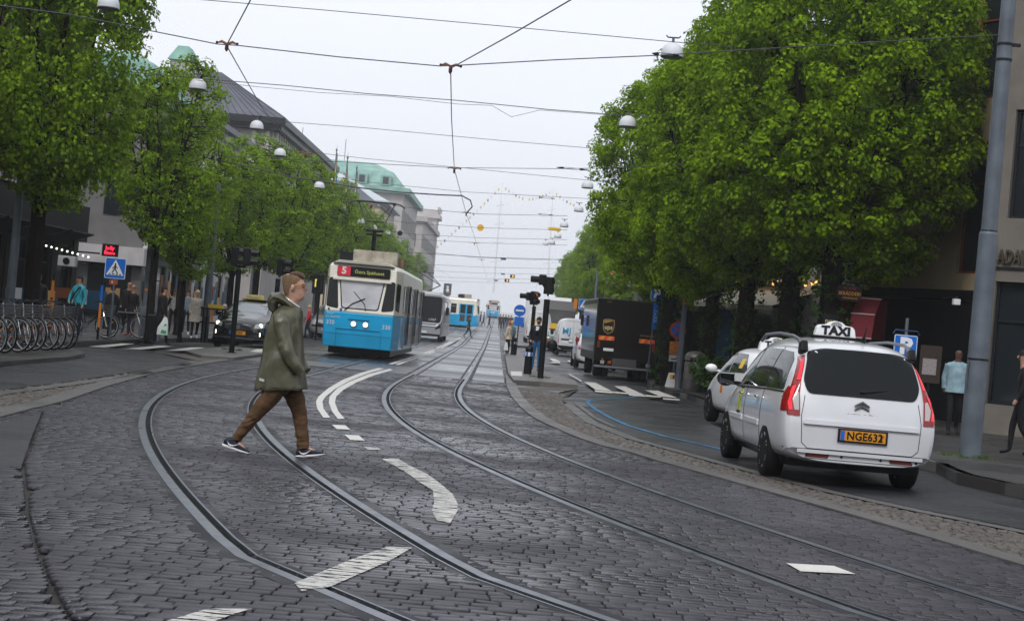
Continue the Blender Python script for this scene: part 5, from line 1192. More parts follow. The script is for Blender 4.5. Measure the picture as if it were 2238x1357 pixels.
q = MB(); q.box((-.62, y_ - .02, 1.0), (.36, .02, .1)); q.build('number_plate', WHITE, tr); q = MB(); q.box((-.55, y_ - .02, .56), (.13, .03, .1)); q.build('fog_light', mat('dim_orange', (.35, .08, .02), .4), tr)
q = MB(); q.box((TW / 2 + .12, 1.9, 2.0), (.1, .2, .42)); q.box((-TW / 2 - .13, 1.9, 2.0), (.1, .2, .42)); q.build('wing_mirror', BLACK, tr, bevel=.03)
lv = MB(); lv.box((0, 0, 0), (.02, 1, .012))
for x in (-.86, .86):
    for y in (-1.9, 1.9):
        wheel(tr, x, y, .38, .26, 'steel')
wheel(tr, -.6, -1.9, .38, .24, 'steel'); wheel(tr, .6, -1.9, .38, .24, 'steel')
# ---- trams and bus
TB = mat('tram_blue', (.003, .36, .68), .28, coat=.5, var=.12, vscale=1.2); TC = mat('tram_cream', (.82, .79, .68), .4, coat=.2, var=.08, vscale=1.5, col2=(.86, .83, .73))
SIL = mat('door_grazing_silver', (.42, .43, .45), .25, .7, var=.2, vscale=2); SKYREFL = mat('sky_toned_windscreen', (.46, .47, .5), .08, spec=1.0, var=.25, vscale=1.3)  # silver holds the sides' grazing reflection; windscreen colour holds reflected sky
LITE = mat('white_headlamp', (1, .95, .82), .3, emit=(1, .93, .78), es=1.0)
def tram(loc, rz, label, L=15.5, num='330', front=True, line='5', dest='\u00d6stra Sjukhuset', ad=False, panto=True, doors=3):
    t = thing('tram', label, 'tram', loc, rz); W = 1.31; F_ = L / 2
    # plan narrows to the nose; local +y is the front
    tp = .15 if ad else 1.3
    def plan(k=1.0, fz=0.0): return [(-W * k, -F_ + tp), (-1.12 * k, -F_), (1.12 * k, -F_), (W * k, -F_ + tp), (W * k, F_ - tp), (1.14 * k, F_ - fz), (-1.14 * k, F_ - fz), (-W * k, F_ - tp)]
    def band(zs, m, name, bev=.03):
        q = MB(); q.loft([[(x, y, z) for x, y in plan(k, fz)] for z, k, fz in zs]); return q.build(name, m, t, bevel=bev)
    lo_ = band([(.34, .985, .05), (.75, 1, 0), (1.5, 1, .0)], TB, 'lower_body'); up = band([(1.5, 1.0, .0), (1.55, 1, .0), (2.62, .985, .16), (3.0, .975, .2), (3.12, .93, .28)], TC, 'upper_body')
    q = MB(); q.loft([[(x * k, y * (.985), z) for x, y in plan(1)] for z, k in ((3.12, .9), (3.22, .72))]); q.build('roof', mat('tram_roof', (.45, .43, .38), .7, var=.2, vscale=1), t, bevel=.02)
    q = MB(); q.box((0, 0, .3), (2.1, L * .85, .4)); q.build('bogie', BLACK, t)
    bv = BVHTree.FromPolygons([v.co[:] for o in (lo_, up) for v in o.data.vertices], [tuple(i + (0 if o is lo_ else len(lo_.data.vertices)) for i in p_.vertices) for o in (lo_, up) for p_ in o.data.polygons])
    if front:
        decal('windscreen_seal', bv, rpoly([(-.62, 1.62), (.62, 1.62), (.76, 2.62), (-.76, 2.62)], .09), '+y', RUB, t, .008, .3, False)
        decal('windscreen', bv, rpoly([(-.585, 1.655), (.585, 1.655), (.72, 2.585), (-.72, 2.585)], .08), '+y', SKYREFL, t, .016, .3, False)  # sky reflection and pale interior put into the glass colour
        q = MB(); q.box((0, F_ - .08, 2.60), (1.95, .12, .1)); q.build('sun_visor', TC, t, bevel=.02)
        for s in (-1, 1):
            pts = [(s * .86, 1.68), (s * 1.14, 1.75), (s * 1.12, 2.6), (s * .97, 2.62)]
            q = MB(); n0 = Vector((1.14, F_ - .06, 0)); n1 = Vector((W, F_ - 1.3, 0))
            def cp(u, z, e): v = n0.lerp(n1, u); o = Vector((.99, .13, 0)) * e; return Vector((s * (v.x + o.x), v.y + o.y - (z - 1.5) * .1, z))
            pp = [cp(a, z, .012) for a, z in rpoly([(.08, 1.7), (.62, 1.62), (.62, 2.55), (.08, 2.6)], .08)]
            q.add(pp, [tuple(range(len(pp)))]); q.build('corner_window', GLASS, t)
            q = MB(); q.lathe([(.09, F_ - .01), (.105, F_ + .035), (.095, F_ + .045)], 20, (s * .2 - .04, 0, 1.13), 'y'); q.build('headlight_ring', CHROME, t, True)
            q = MB(); q.lathe([(.09, F_ + .01), (.085, F_ + .05), (.02, F_ + .06)], 20, (s * .2 - .04, 0, 1.13), 'y'); q.build('headlight', LITE, t, True)
            q = MB(); q.tube([(s * .3 + .1, F_ + .0, 1.6), (s * .35 + .2, F_ - .02, 1.8), (s * .2 + .45, F_ - .09, 2.2)], .018, 5) if s < 0 else q.tube([(.5, F_ + .02, 1.56), (.25, F_ - .0, 1.8), (-.15, F_ - .03, 2.0)], .018, 5); q.build('wiper', BLACK, t)
            text('fleet_number', num, .2, WHITE, t, (s * .93, F_ + .012, 1.12 - (.0 if s > 0 else .02)), (R(90), 0, R(180)), .95)
        decal('lower_left_window', bv, rpoly([(.71, 1.6), (1.12, 1.66), (1.11, 2.62), (.83, 2.62)], .08), '+y', GLASS, t, .012, .4, False); decal('lower_right_window', bv, rpoly([(-1.12, 1.66), (-.71, 1.6), (-.83, 2.62), (-1.11, 2.62)], .08), '+y', GLASS, t, .012, .4, False)
        q = MB(); q.loft([[(x, y, z) for x, z in rpoly([(-.9, 2.70), (.86, 2.70), (.86, 3.03), (-.9, 3.03)], .05)] for y in (F_ - .2, F_ - .12)]); q.build('destination_box', BLACK, t)
        q = MB(); q.box((.63, F_ - .11, 2.865), (.42, .02, .3)); q.build('line_number_panel', mat('line_red', (.75, .03, .06), .5), t)
        text('line_number', line, .33, WHITE, t, (.63, F_ - .095, 2.87), (R(90), 0, R(180)), 1.0, bold=.012); text('destination_lettering', dest, .155, mat('led_green_yellow', (.4, .42, .1), .5, emit=(.5, .55, .12), es=.35), t, (-.21, F_ - .11, 2.86), (R(90), 0, R(180)), .98)
        text('name_lettering', 'Viktor', .09, WHITE, t, (.95, F_ + .012, 1.42), (R(90), 0, R(180)), 1.0); text('name_lettering', 'von Gegerfelt', .09, WHITE, t, (.86, F_ + .012, 1.32), (R(90), 0, R(180)), 1.0)
        q = MB(); q.box((.0, F_ + .01, 1.27), (.72, .02, .03)); q.box((0, F_ + .01, .94), (1.5, .015, .025)); q.build('front_trim', mat('deep_blue', (.004, .1, .22), .4), t)
        q = MB(); q.tube([(-.78, F_ + .01, .36), (-.78, F_ + .01, .92)], .006, 4); q.tube([(.72, F_ + .01, .36), (.72, F_ + .01, .92)], .006, 4); q.tube([(-1.1, F_ + .005, .78), (1.1, F_ + .005, .78)], .008, 4); q.build('panel_seam', MATS['deep_blue'], t)
        q = MB(); q.ball((1.02, F_ + .01, 1.57), .035, 8, 5); q.build('front_lamp', BLACK, t); q = MB(); q.box((.62, F_ + .01, 1.57), (.08, .01, .1)); q.build('access_sticker', BLUE, t)
        q = MB(); q.tube([(1.1, F_ - .1, 2.62), (1.4, F_ + .05, 2.62), (1.4, F_ + .05, 2.45)], .02, 5); q.box((1.42, F_ + .05, 2.3), (.16, .06, .32)); q.build('mirror', BLACK, t)
    else:
        decal('rear_window', bv, rpoly([(-.7, 1.62), (.7, 1.62), (.7, 2.5), (-.7, 2.5)], .09), '+y', GLASS, t, .008, .4, False)
    # sides: windows and folding doors
    usable = L - (.6 if ad else 3.0); n = 8; du = usable / n
    for s, ax in ((1, '+x'), (-1, '-x')):
        for k in range(n):
            yc = F_ - (.3 if ad else 1.7) - du * (k + .5); dr = k % 3 == 1 if s < 0 else (k in (1, 4, 7))
            if ad: dr = k in (0, 3, 7)
            if dr:
                q = MB(); q.box((s * (W + .012), yc, 1.5), (.03, du * .86, 2.2)); q.build('door', TB if ad else SIL, t)
                for j in (-1, 1):
                    q = MB(); q.box((s * (W + .03), yc + j * du * .2, 2.08), (.012, du * .3, .9)); q.build('door_window', GLASS, t); q = MB(); q.box((s * (W + .03), yc + j * du * .2, 1.15), (.012, du * .3, .7)); q.build('door_window', mat('lower_door_glass', (.06, .06, .065), .15), t)
                if not ad:
                    q = MB()
                    for j in (-2, 0, 2): q.tube([(s * (W + .07), yc + j * du * .2, .5), (s * (W + .07), yc + j * du * .2, 2.6)], .022, 5)
                    q.build('door_rail', CHROME, t)
            else:
                q = MB(); q.box((s * (W + .006), yc, 2.08), (.02, du * .8, .96)); q.build('window_frame', RUB if ad else SIL, t, bevel=.005); q = MB(); q.box((s * (W + .02), yc, 2.08), (.012, du * .7, .84)); q.build('side_window', GLASS, t)
                if ad: q = MB(); q.box((s * (W + .028), yc, 2.3), (.01, du * .7, .02)); q.build('window_bar', TC, t)
        if not ad:
            q = MB(); q.box((s * (W + .01), -1.0, .85), (.02, L - 5.6, .8)); q.build('side_sheen_panel', SIL, t)  # silver panel over the blue side stands in for grazing reflection
    if ad:
        q = MB(); q.box((-W - .02, 2.0, 1.45), (.02, 1.1, .36)); q.build('advert_red', MATS['line_red'] if 'line_red' in MATS else LAMPR, t); q = MB(); q.box((-W - .02, .8, 1.45), (.02, 1.3, .36)); q.build('advert_black', BLACK, t)
        text('advert_lettering', 'Big', .3, WHITE, t, (-W - .035, 2.0, 1.45), (R(90), 0, R(-90))); text('advert_lettering', 'Nyheter', .17, mat('ad_blue', (.1, .35, .6), .5), t, (-W - .035, .8, 1.45), (R(90), 0, R(-90)))
    # roof gear
    q = MB(); q.box((-.28, F_ - 1.6, 3.42), (1.5, 1.1, .44)); q.build('roof_box', mat('rusty_cream', (.42, .37, .28), .7, var=.35, vscale=4, col2=(.52, .48, .4)), t, bevel=.015)
    q = MB(); q.box((.72, F_ - 1.9, 3.4), (.5, .6, .3)); q.build('vent_box', DARKM, t); q = MB(); q.box((-1.0, F_ - 2.1, 3.32), (.4, .6, .34)); q.build('resistor_frame', mat('rust_box', (.22, .15, .09), .8), t)
    for k in range(3): q = MB(); q.box((0, F_ - 4 - k * 2.6, 3.3), (1.3, 1.4, .2)); q.build('vent_box', mat('roof_grey', (.12, .12, .12), .7), t)
    if panto:
        yb, zt = F_ - 3.2, 5.42; q = MB(); dz = 1.5
        q.tube([(0, yb, 3.25), (0, yb, 4.42)], .075, 8); q.box((0, yb, 4.42), (.62, .1, .07)); q.box((0, yb, 4.28), (.58, .12, .07)); q.build('mast', BLACK, t)
        q = MB()
        for s in (-1, 1): q.tube([(s * .22, yb, 4.44), (s * .62, yb + .1, zt - .05)], .022, 6)
        q.build('upper_arm', STEEL, t)
        q = MB(); q.tube([(-.22, yb, 4.44), (.5, yb + .1, zt - .1)], .009, 4); q.tube([(.22, yb, 4.44), (-.5, yb + .1, zt - .1)], .009, 4); q.tube([(-.3, yb + .05, 4.75), (.3, yb + .05, 4.75)], .02, 5); q.build('stay', DARKM, t)
        q = MB(); q.tube([(-1.0, yb + .1, zt - .14), (-.85, yb + .1, zt - .03), (-.7, yb + .1, zt), (.7, yb + .1, zt), (.85, yb + .1, zt - .03), (1.0, yb + .1, zt - .14)], .025, 6); q.tube([(-.7, yb + .3, zt), (.7, yb + .3, zt)], .025, 6); q.box((-.62, yb + .2, zt - .03), (.1, .3, .05)); q.box((.62, yb + .2, zt - .03), (.1, .3, .05)); q.build('collector_head', BLACK, t)
    return t
Yt = 54.6
tram((XL(Yt) + .28, Yt + 7.8, 0), R(180.2), 'blue and cream tram on line 5 coming towards the camera behind the walking man')
tram((XL(340) + 3.8, 345, zg(340)), R(180), 'distant blue and cream tram far up the street in haze', 14, '', True, '', '', panto=False)
pr_ = G(1045, 716); tram((-3.4 - 7.2, 171.5, zg(171)), R(-96), 'blue and cream tram crossing the street sideways with a red and black advert', 14.5, '', False, ad=True, panto=False)
# its raised single arm pantograph
pt = [o for o in bpy.data.objects if o.name.startswith('tram') and o.get('label', '').startswith('blue and cream tram crossing')][0]
q = MB(); q.tube([(0, 1.2, 3.3), (0, 3.0, 4.3)], .06, 6); q.tube([(0, 3.0, 4.3), (0, .6, 5.5)], .045, 6); q.tube([(0, 3.0, 4.3), (0, 1.6, 5.5)], .04, 6); q.tube([(-.9, 1.0, 5.52), (.9, 1.0, 5.52)], .04, 5); q.tube([(0, -.8, 5.52), (0, 2.2, 5.52)], .04, 5); q.build('pantograph', DARKM, pt)
# silver city bus
SB = mat('bus_silver', (.42, .43, .45), .3, .55, coat=.5); bx = thing('city_bus', 'silver and black city bus with lit headlight behind the front tram', 'bus', (XL(108) + .05, 114.5, zg(112)), R(180))
q = MB(); sec = rpoly([(-1.27, .35), (1.27, .35), (1.27, 2.95), (1.12, 3.15), (-1.12, 3.15), (-1.27, 2.95)], .12)
q.loft([[(x * k, y, .35 + (z - .35) * kz) for x, z in sec] for y, k, kz in ((-6, 1, 1), (5.3, 1, 1), (5.75, .97, 1.0), (5.95, .9, .97))]); bo = q.build('body', SB, bx, True); bv = bvh(bo)
decal('windscreen', bv, rpoly([(-1.12, 1.25), (1.12, 1.25), (1.12, 2.95), (-1.12, 2.95)], .2), '+y', mat('bus_glass', (.012, .014, .016), .12, spec=.5), bx, .02, .15); decal('roof_fairing', bv, rpoly([(-1.1, 4.2), (1.1, 4.2), (1.1, 5.7), (-1.1, 5.7)], .3), '+z', WHITE, bx, .12, .3)
q = MB(); q.tube([(-.95, 5.98, 1.15), (-.8, 6.0, 1.02), (.8, 6.0, 1.02), (.95, 5.98, 1.15)], .03, 6); q.tube([(-.8, 6.0, 1.2), (.8, 6.0, 1.2)], .02, 6); q.build('grille_trim', CHROME, bx)
for s in (-1, 1):
    q = MB(); q.tube([(s * 1.2, 5.85, 1.7), (s * 1.12, 5.95, 1.3), (s * .85, 6.0, .95)], [.05, .045, .03], 6); q.build('corner_trim', SB, bx, True)
    pp = [(s * .78, .78), (s * 1.15, .95), (s * 1.17, 1.2), (s * .88, 1.05)]; decal('headlight', bv, pp if s > 0 else pp[::-1], '+y', BLACK, bx, .02, .1); q = MB(); q.ball((s * .98, 5.9, .94), (.12, .06, .1), 10, 6); q.build('headlight_bulb', LITE, bx)
    q = MB(); q.tube([(s * 1.25, 5.6, 2.7), (s * 1.5, 5.95, 2.6), (s * 1.5, 5.98, 2.3)], .03, 5); q.box((s * 1.5, 5.98, 2.05), (.22, .1, .5)); q.build('mirror', BLACK, bx)
    decal('side_glass', bv, [(-5.5, 1.2), (5.0, 1.2), (5.0, 2.7), (-5.5, 2.7)], ('+x', '-x')[s < 0], GLASS, bx, .012, 1.0, False)
text('destination_lettering', 'Stena Terminalen', .22, LITE, bx, (.3, 5.93, 2.78), (R(90), 0, R(180))); text('fleet_number', '1797', .24, WHITE, bx, (-.55, 6.0, 1.42), (R(90), 0, R(180)), 1.1)
q = MB(); q.box((0, 5.98, .42), (2.3, .1, .16)); q.build('bumper', DARKM, bx); q = MB(); q.box((0, 5.99, .6), (.52, .03, .12)); q.build('number_plate', WHITE, bx)
for x in (-1.05, 1.05):
    for y in (-3, 3.2): wheel(bx, x, y, .46, .3, 'steel')
# ================================================================== people
SKIN = mat('skin', (.42, .24, .17), .55, var=.12, vscale=12); SKIN2 = mat('skin_light', (.46, .27, .19), .5, var=.15, vscale=14)
def cloth(c, r=.8): return mat('cloth_%d_%d_%d' % tuple(int(x * 999) for x in c), c, r, var=.25, vscale=7, bump=.4, bscale=9)
from mathutils import noise as mnoise
def crumple(o, amp, sc, cuts=1, seed=0.0, lo=-9, fold=0.0):
    bm = bmesh.new(); bm.from_mesh(o.data)
    bmesh.ops.subdivide_edges(bm, edges=bm.edges[:], cuts=cuts, use_grid_fill=True); bm.normal_update()
    for v in bm.verts:
        p_ = Vector((v.co.x * sc[0] + seed, v.co.y * sc[1], v.co.z * sc[2])); w = mnoise.noise(p_ + Vector((0, 0, mnoise.noise(p_ * .5) * 1.5)))
        r_ = (1 - abs(w) * 2.2); r_ = max(r_, -.4) * .6 + mnoise.noise(p_ * 2.3) * .4
        v.co += v.normal * amp * (r_ - .2)
    bm.to_mesh(o.data); bm.free(); o.data.polygons.foreach_set('use_smooth', [True] * len(o.data.polygons)); o.data.update()
    return o
def skinbody(J, E_, rad, name, root='pelvis', sub=1):
    names = list(J); idx = {n: i for i, n in enumerate(names)}
    me = bpy.data.meshes.new(name); me.from_pydata([J[n] for n in names], [(idx[a], idx[b_]) for a, b_ in E_], [])
    o = bpy.data.objects.new(name, me); COL.objects.link(o)
    o.modifiers.new('k', 'SKIN'); s_ = o.modifiers.new('s', 'SUBSURF'); s_.levels = sub; s_.render_levels = sub
    sv = me.skin_vertices[0].data
    for n in names: sv[idx[n]].radius = rad[n] if isinstance(rad[n], tuple) else (rad[n],) * 2; sv[idx[n]].use_root = (n == root)
    evald(o); return o
def pose(h=1.75, stride=0.0, armr=None, arml=None, lean=0.0, sit=False, female=False):
    k = h / 1.75; w = .175 if not female else .155
    J = {'pelvis': (0, 0, .96), 'waist': (0, lean * .3, 1.12), 'chest': (0, lean * .7, 1.33), 'neck': (0, lean + .01, 1.48), 'jaw': (0, lean + .03, 1.56), 'head': (0, lean + .02, 1.64), 'top': (0, lean + .01, 1.71)}
    for s, n in ((1, 'r'), (-1, 'l')):
        st_ = stride * s
        J['sh' + n] = (s * w, lean * .8, 1.40)
        a = armr if s > 0 else arml
        el, wr_, ha = a or ((s * (w + .05), lean - .03 - stride * s * .25, 1.14), (s * (w + .05), lean + .06 - stride * s * .5, .92), (s * (w + .045), lean + .09 - stride * s * .6, .83))
        J['el' + n], J['wr' + n], J['ha' + n] = el, wr_, ha
        J['hip' + n] = (s * .09, 0, .90); J['kn' + n] = (s * .1, st_ * .45 + (.05 if st_ else 0), .50 + abs(st_) * .02); J['an' + n] = (s * .1, st_ * 1.0 - (.1 if st_ < 0 else 0), .09 + (.06 if st_ < 0 else 0)); J['to' + n] = (s * .12, st_ * 1.0 + .16 - (.1 if st_ < 0 else 0), .04)
        if sit: J['kn' + n] = (s * .12, .42, .52); J['an' + n] = (s * .12, .45, .1); J['to' + n] = (s * .13, .6, .04)
    if sit: J = {n: ((x, y, z - (.42 if n in ('pelvis', 'waist', 'chest', 'neck', 'jaw', 'head', 'top') or n[:2] in ('sh', 'el', 'wr', 'ha', 'hi') else 0))) for n, (x, y, z) in J.items()}
    return {n: tuple(c * k for c in v) for n, v in J.items()}
PE = [('pelvis', 'waist'), ('waist', 'chest'), ('chest', 'neck'), ('neck', 'jaw'), ('jaw', 'head'), ('head', 'top')] + [e for n in 'rl' for e in (('chest', 'sh' + n), ('sh' + n, 'el' + n), ('el' + n, 'wr' + n), ('wr' + n, 'ha' + n), ('pelvis', 'hip' + n), ('hip' + n, 'kn' + n), ('kn' + n, 'an' + n), ('an' + n, 'to' + n))]
def person(label, loc, rz, h=1.75, top=(.05, .05, .06), legs=(.02, .02, .03), shoe=(.03, .03, .03), hair=(.03, .02, .015), skin=SKIN, coat=None, cat='person', group=None, long_hair=False, female=False, fat=1.0, bald=False, **pk):
    J = pose(h, female=female, **pk); k = h / 1.75
    rad = {'pelvis': (.15 * fat * k, .115 * fat * k), 'waist': (.135 * fat * k, .105 * fat * k), 'chest': (.15 * fat * k, .11 * fat * k), 'neck': .052 * k, 'jaw': .062 * k, 'head': .086 * k, 'top': .06 * k}
    for n in 'rl': rad.update({'sh' + n: .062 * fat * k, 'el' + n: .046 * k, 'wr' + n: .032 * k, 'ha' + n: .03 * k, 'hip' + n: .088 * fat * k, 'kn' + n: .062 * k, 'an' + n: .042 * k, 'to' + n: .035 * k})
    o = skinbody(J, PE, rad, 'person'); me = o.data
    ms = [skin, cloth(top), cloth(legs), mat('shoe_%d' % int(shoe[0] * 999 + shoe[2] * 99), shoe, .5)]
    me.materials.clear()
    for m in ms: me.materials.append(m)
    cls = {'neck': 0, 'jaw': 0, 'head': 0, 'top': 0}
    segs = []
    for a, b_ in PE:
        c = 0 if b_ in ('jaw', 'head', 'top') or b_[:2] == 'ha' else 2 if (b_[:3] == 'hip' or b_[:2] in ('kn', 'an')) else 3 if b_[:2] == 'to' else 1
        segs.append((Vector(J[a]), Vector(J[b_]), c))
    for p in me.polygons:
        best = 9; bc = 1; ct = p.center
        for a, b_, c in segs:
            d = b_ - a; t_ = max(0, min(1, (ct - a).dot(d) / d.length_squared)); q = (a + d * t_ - ct).length
            if q < best: best, bc = q, c
        if ct.z < .07 * k: bc = 3
        p.material_index = bc; p.use_smooth = True
    o.location = loc; o.rotation_euler = (0, 0, rz); tag(o, label, cat, group)
    hx, hy, hz_ = J['head']; HM = mat('hair_%d' % int(hair[0] * 999), hair, .6, var=.3, vscale=30)
    if not bald:
        q = MB(); q.ball((hx, hy - .012 * k, hz_ + .03 * k), (.088 * k, .098 * k, .095 * k), 14, 8, z0=-.15)
        q.ball((hx, hy - .04 * k, hz_ - .01 * k), (.082 * k, .07 * k, .1 * k), 12, 6)
        if long_hair: q.ball((hx, hy - .05 * k, hz_ - .1 * k), (.1 * k, .065 * k, .17 * k), 12, 8)
        hd = q.build('hair', HM, o, True)
    q = MB(); q.tube([(hx, hy + .08 * k, hz_ + .02 * k), (hx, hy + .108 * k, hz_ - .018 * k), (hx, hy + .085 * k, hz_ - .028 * k)], [.008 * k, .015 * k, .01 * k], 6); q.build('nose', skin, o, True)
    for s in (-1, 1):
        q = MB(); q.box((hx + s * .032 * k, hy + .082 * k, hz_ + .014 * k), (.026 * k, .012 * k, .01 * k)); q.build('eye', BLACK, o)
    q = MB(); q.box((hx, hy + .082 * k, hz_ - .052 * k), (.045 * k, .012 * k, .008 * k)); q.build('mouth', mat('lips', (.3, .1, .08), .5), o)
    if coat:
        zc, cc, fl = coat[0], coat[1], coat[2] if len(coat) > 2 else 1.2
        q = MB(); cy_ = J['chest'][1]; rings = []
        for z, a, b_ in ((1.47, .07, .07), (1.44, .16, .10), (1.38, .205, .135), (1.2, .195 * fat, .14 * fat), (1.02, .19 * fat, .145 * fat), ((1.02 + zc) / 2, .2 * fat * (1 + fl) / 2, .16 * fat), (zc, .2 * fat * fl, .17 * fat * fl)):
            if z < zc - .01: continue
            rings.append([((a * (1 + .04 * math.sin(j * 5 + z * 9))) * math.cos(6.2832 * j / 20) * k, (cy_ * min(1, max(0, (z - .9) * 2)) / k + b_ * (1 + .05 * math.cos(j * 3 + z * 7)) * math.sin(6.2832 * j / 20)) * k, z * k) for j in range(20)])
        q.loft(rings, 0, caps=True); q.build('coat', cloth(cc), o, True)
        for n in 'rl':
            q = MB(); q.tube([J['sh' + n], J['el' + n], J['wr' + n]], [.078 * k, .062 * k, .052 * k], 10); q.build('sleeve', cloth(cc), o, True)
    return o
def hold(o, side='r'):
    return o
BK = (.006, .006, .008)
def PX(px, Y): return P(px, 750, Y).x
p = G(165, 742); person('man in a turquoise T-shirt with a dark shoulder strap behind the hire bicycles', (PX(163, 46.5), 46.5, .09), R(150), 1.78, (.03, .3, .38), (.012, .016, .03), BK, (.012, .01, .01), armr=((.27, .06, 1.16), (.17, .2, .98), (.1, .22, .95)), fat=1.05)
q = MB(); q.tube([(-.12, .13, 1.44), (0, .17, 1.25), (.18, .14, 1.02)], .022, 6); q.tube([(-.12, .1, 1.45), (0, -.15, 1.25), (.18, -.1, 1.02)], .022, 6); sp = q.build('shoulder_strap', BLACK); tag(sp, 'dark diagonal shoulder strap over the turquoise T-shirt', 'strap'); sp.location = (PX(163, 46.5), 46.5, .09); sp.rotation_euler = (0, 0, R(150))
p = G(240, 752); person('person seen from behind in a long black coat and white shoes on the left crossing', (PX(236, 49), 49, .0), R(60), 1.72, BK, (.04, .05, .07), (.55, .55, .55), (.02, .008, .006), coat=(.38, BK, 1.25), female=True, stride=.12)
p = G(76, 745); person('person in black holding a hand to the forehead behind the bicycles', (PX(72, 44), 44, .1), R(200), 1.7, BK, BK, BK, (.05, .03, .02), coat=(.8, BK, 1.1), armr=((.27, .08, 1.25), (.16, .16, 1.5), (.07, .14, 1.62)))
p = G(282, 735); person('bald man in dark clothes behind the woman with blonde hair', (PX(272, 56), 56, .1), R(190), 1.8, (.015, .015, .02), BK, BK, bald=True)
person('blonde woman in dark jacket right beside the grey pole', (PX(282, 53), 53, .1), R(150), 1.66, (.01, .01, .012), (.03, .035, .05), (.3, .04, .04), (.32, .2, .09), long_hair=True, female=True, coat=(.8, (.01, .01, .012), 1.15))
p = G(352, 763); mw = person('person in black carrying a white green plastic bag across the left crossing', (PX(348, 49.6), 49.6, 0), R(-85), 1.8, BK, BK, (.015, .015, .03), (.02, .013, .01), coat=(.78, BK, 1.08), stride=.22, armr=((.26, .02, 1.14), (.25, .1, .92), (.24, .12, .84)), arml=((-.25, .12, 1.22), (-.15, .2, 1.42), (-.08, .14, 1.55)))
bag = thing('carrier_bag', 'white plastic carrier bag with green print in the hand of the person in black', 'bag', (PX(348, 49.6) + .14, 49.3, .34), 0)
q = MB(); q.loft([[(-.17, -.07, 0), (.15, -.07, 0), (.15, .07, 0), (-.17, .07, 0)], [(-.15, -.07, .22), (.14, -.07, .22), (.14, .07, .22), (-.15, .07, .22)], [(-.04, -.03, .42), (.12, -.03, .42), (.12, .03, .42), (-.04, .03, .42)], [(.0, -.01, .54), (.08, -.01, .54), (.08, .01, .54), (.0, .01, .54)]]); q.build('sack', mat('bag_plastic', (.6, .65, .62), .35), bag, True)
q = MB(); q.quad((-.06, -.078, .05), (.12, -.078, .03), (.11, -.055, .32), (.05, -.06, .34)); q.build('green_print', mat('bag_green', (.02, .3, .13), .5, var=.7, vscale=25), bag)
for i, (px, Y, h, tp, lg, shc, hr, ct, lb, rzd) in enumerate(((379, 62, 1.68, (.5, .5, .5), BK, BK, (.2, .1, .05), None, 'person half hidden behind the thin tree trunk', 180), (393, 63, 1.66, (.4, .4, .42), BK, BK, (.04, .02, .015), None, 'smiling long haired woman in a light top right of the thin tree trunk', 180),
        (408, 61, 1.7, (.12, .17, .22), BK, (.5, .5, .5), (.03, .02, .015), None, 'smiling woman in denim jacket over a dark dress, middle of the group', 185), (428, 57, 1.7, (.38, .34, .3), BK, (.6, .6, .6), (.5, .36, .18), (.62, (.36, .33, .29), 1.2), 'blonde woman in a beige belted coat and white shoes beside the grey pole', 200))):
    p = G(px, 740); person(lb, (PX(px - 6, Y), Y, .1), R(rzd), h, tp, lg, shc, hr, long_hair=True, female=True, coat=ct, stride=.05)
a, b_ = ray(489, 700); person('grey haired person sitting beyond the newspaper stand in dark clothes', (a * 60, 60, .1), R(165), 1.7, BK, BK, BK, (.3, .28, .26), sit=True)
q = MB(); q.box((0, 0, .22), (.5, 1.3, .44)); bn = q.build('bench', DARKM, bevel=.02); tag(bn, 'low dark bench under the sitting grey haired person', 'bench'); bn.location = (a * 60, 60.1, .1)
p = G(676, 738); person('person in a red jacket with white sleeve in front of the silver people carrier', (PX(670, 83), 83, .0), R(100), 1.68, (.6, .02, .03), (.01, .012, .02), BK, (.5, .5, .5), stride=.12, fat=1.1)
# right side
p = P(1168, 820, 54.5); mn = person('bearded man in black quilted jacket and blue jeans between the signal poles', (p.x, 54.5, .1), R(165), 1.8, (.01, .01, .016), (.015, .1, .25), (.14, .05, .02), (.01, .008, .008), fat=1.12, skin=SKIN2, armr=((.26, .04, 1.16), (.2, .16, .98), (.14, .18, .93)))
q = MB(); q.box((0, .12, 1.42), (.1, .06, .14)); q.build('shirt_collar', WHITE, mn)
q = MB(); q.ball((0, .045, 1.615), (.062, .062, .05), 10, 6); q.build('beard', MATS['hair_9'] if 'hair_9' in MATS else BLACK, mn, True)
q = MB(); q.tube([(-.14, .12, 1.48), (0, .17, 1.3), (.14, .16, 1.08)], .018, 5); q.build('shoulder_strap', DARKM, mn)
q = MB()
for z in (1.1, 1.18, 1.26, 1.34): q.lathe([(.175, z - .03), (.185, z), (.175, z + .03)], 16, (0, 0, 0)); 
q.V = [(x, y * .8, z) for x, y, z in q.V]; q.build('quilting', cloth((.01, .01, .016)), mn, True)
sb_ = MB(); sb_.ball((0, 0, 0), (.18, .1, .2), 12, 8); sbo = sb_.build('shoulder_bag', BLACK, None, True); tag(sbo, 'black shoulder bag hanging behind the right signal pole', 'bag'); sbo.location = (p.x + .5, 54.5, 1.0)
p = G(1112, 773); person('red haired woman in a cream cardigan holding a white bag by the far bollard', (PX(1110, 80), 80, .1), R(60), 1.66, (.5, .4, .32), BK, (.5, .5, .5), (.35, .12, .05), female=True, coat=(.82, (.5, .41, .33), 1.1)); person('blonde person directly behind the red haired woman', (PX(1116, 81.5), 81.5, .1), R(30), 1.7, (.1, .2, .25), BK, BK, (.5, .38, .2), female=True)
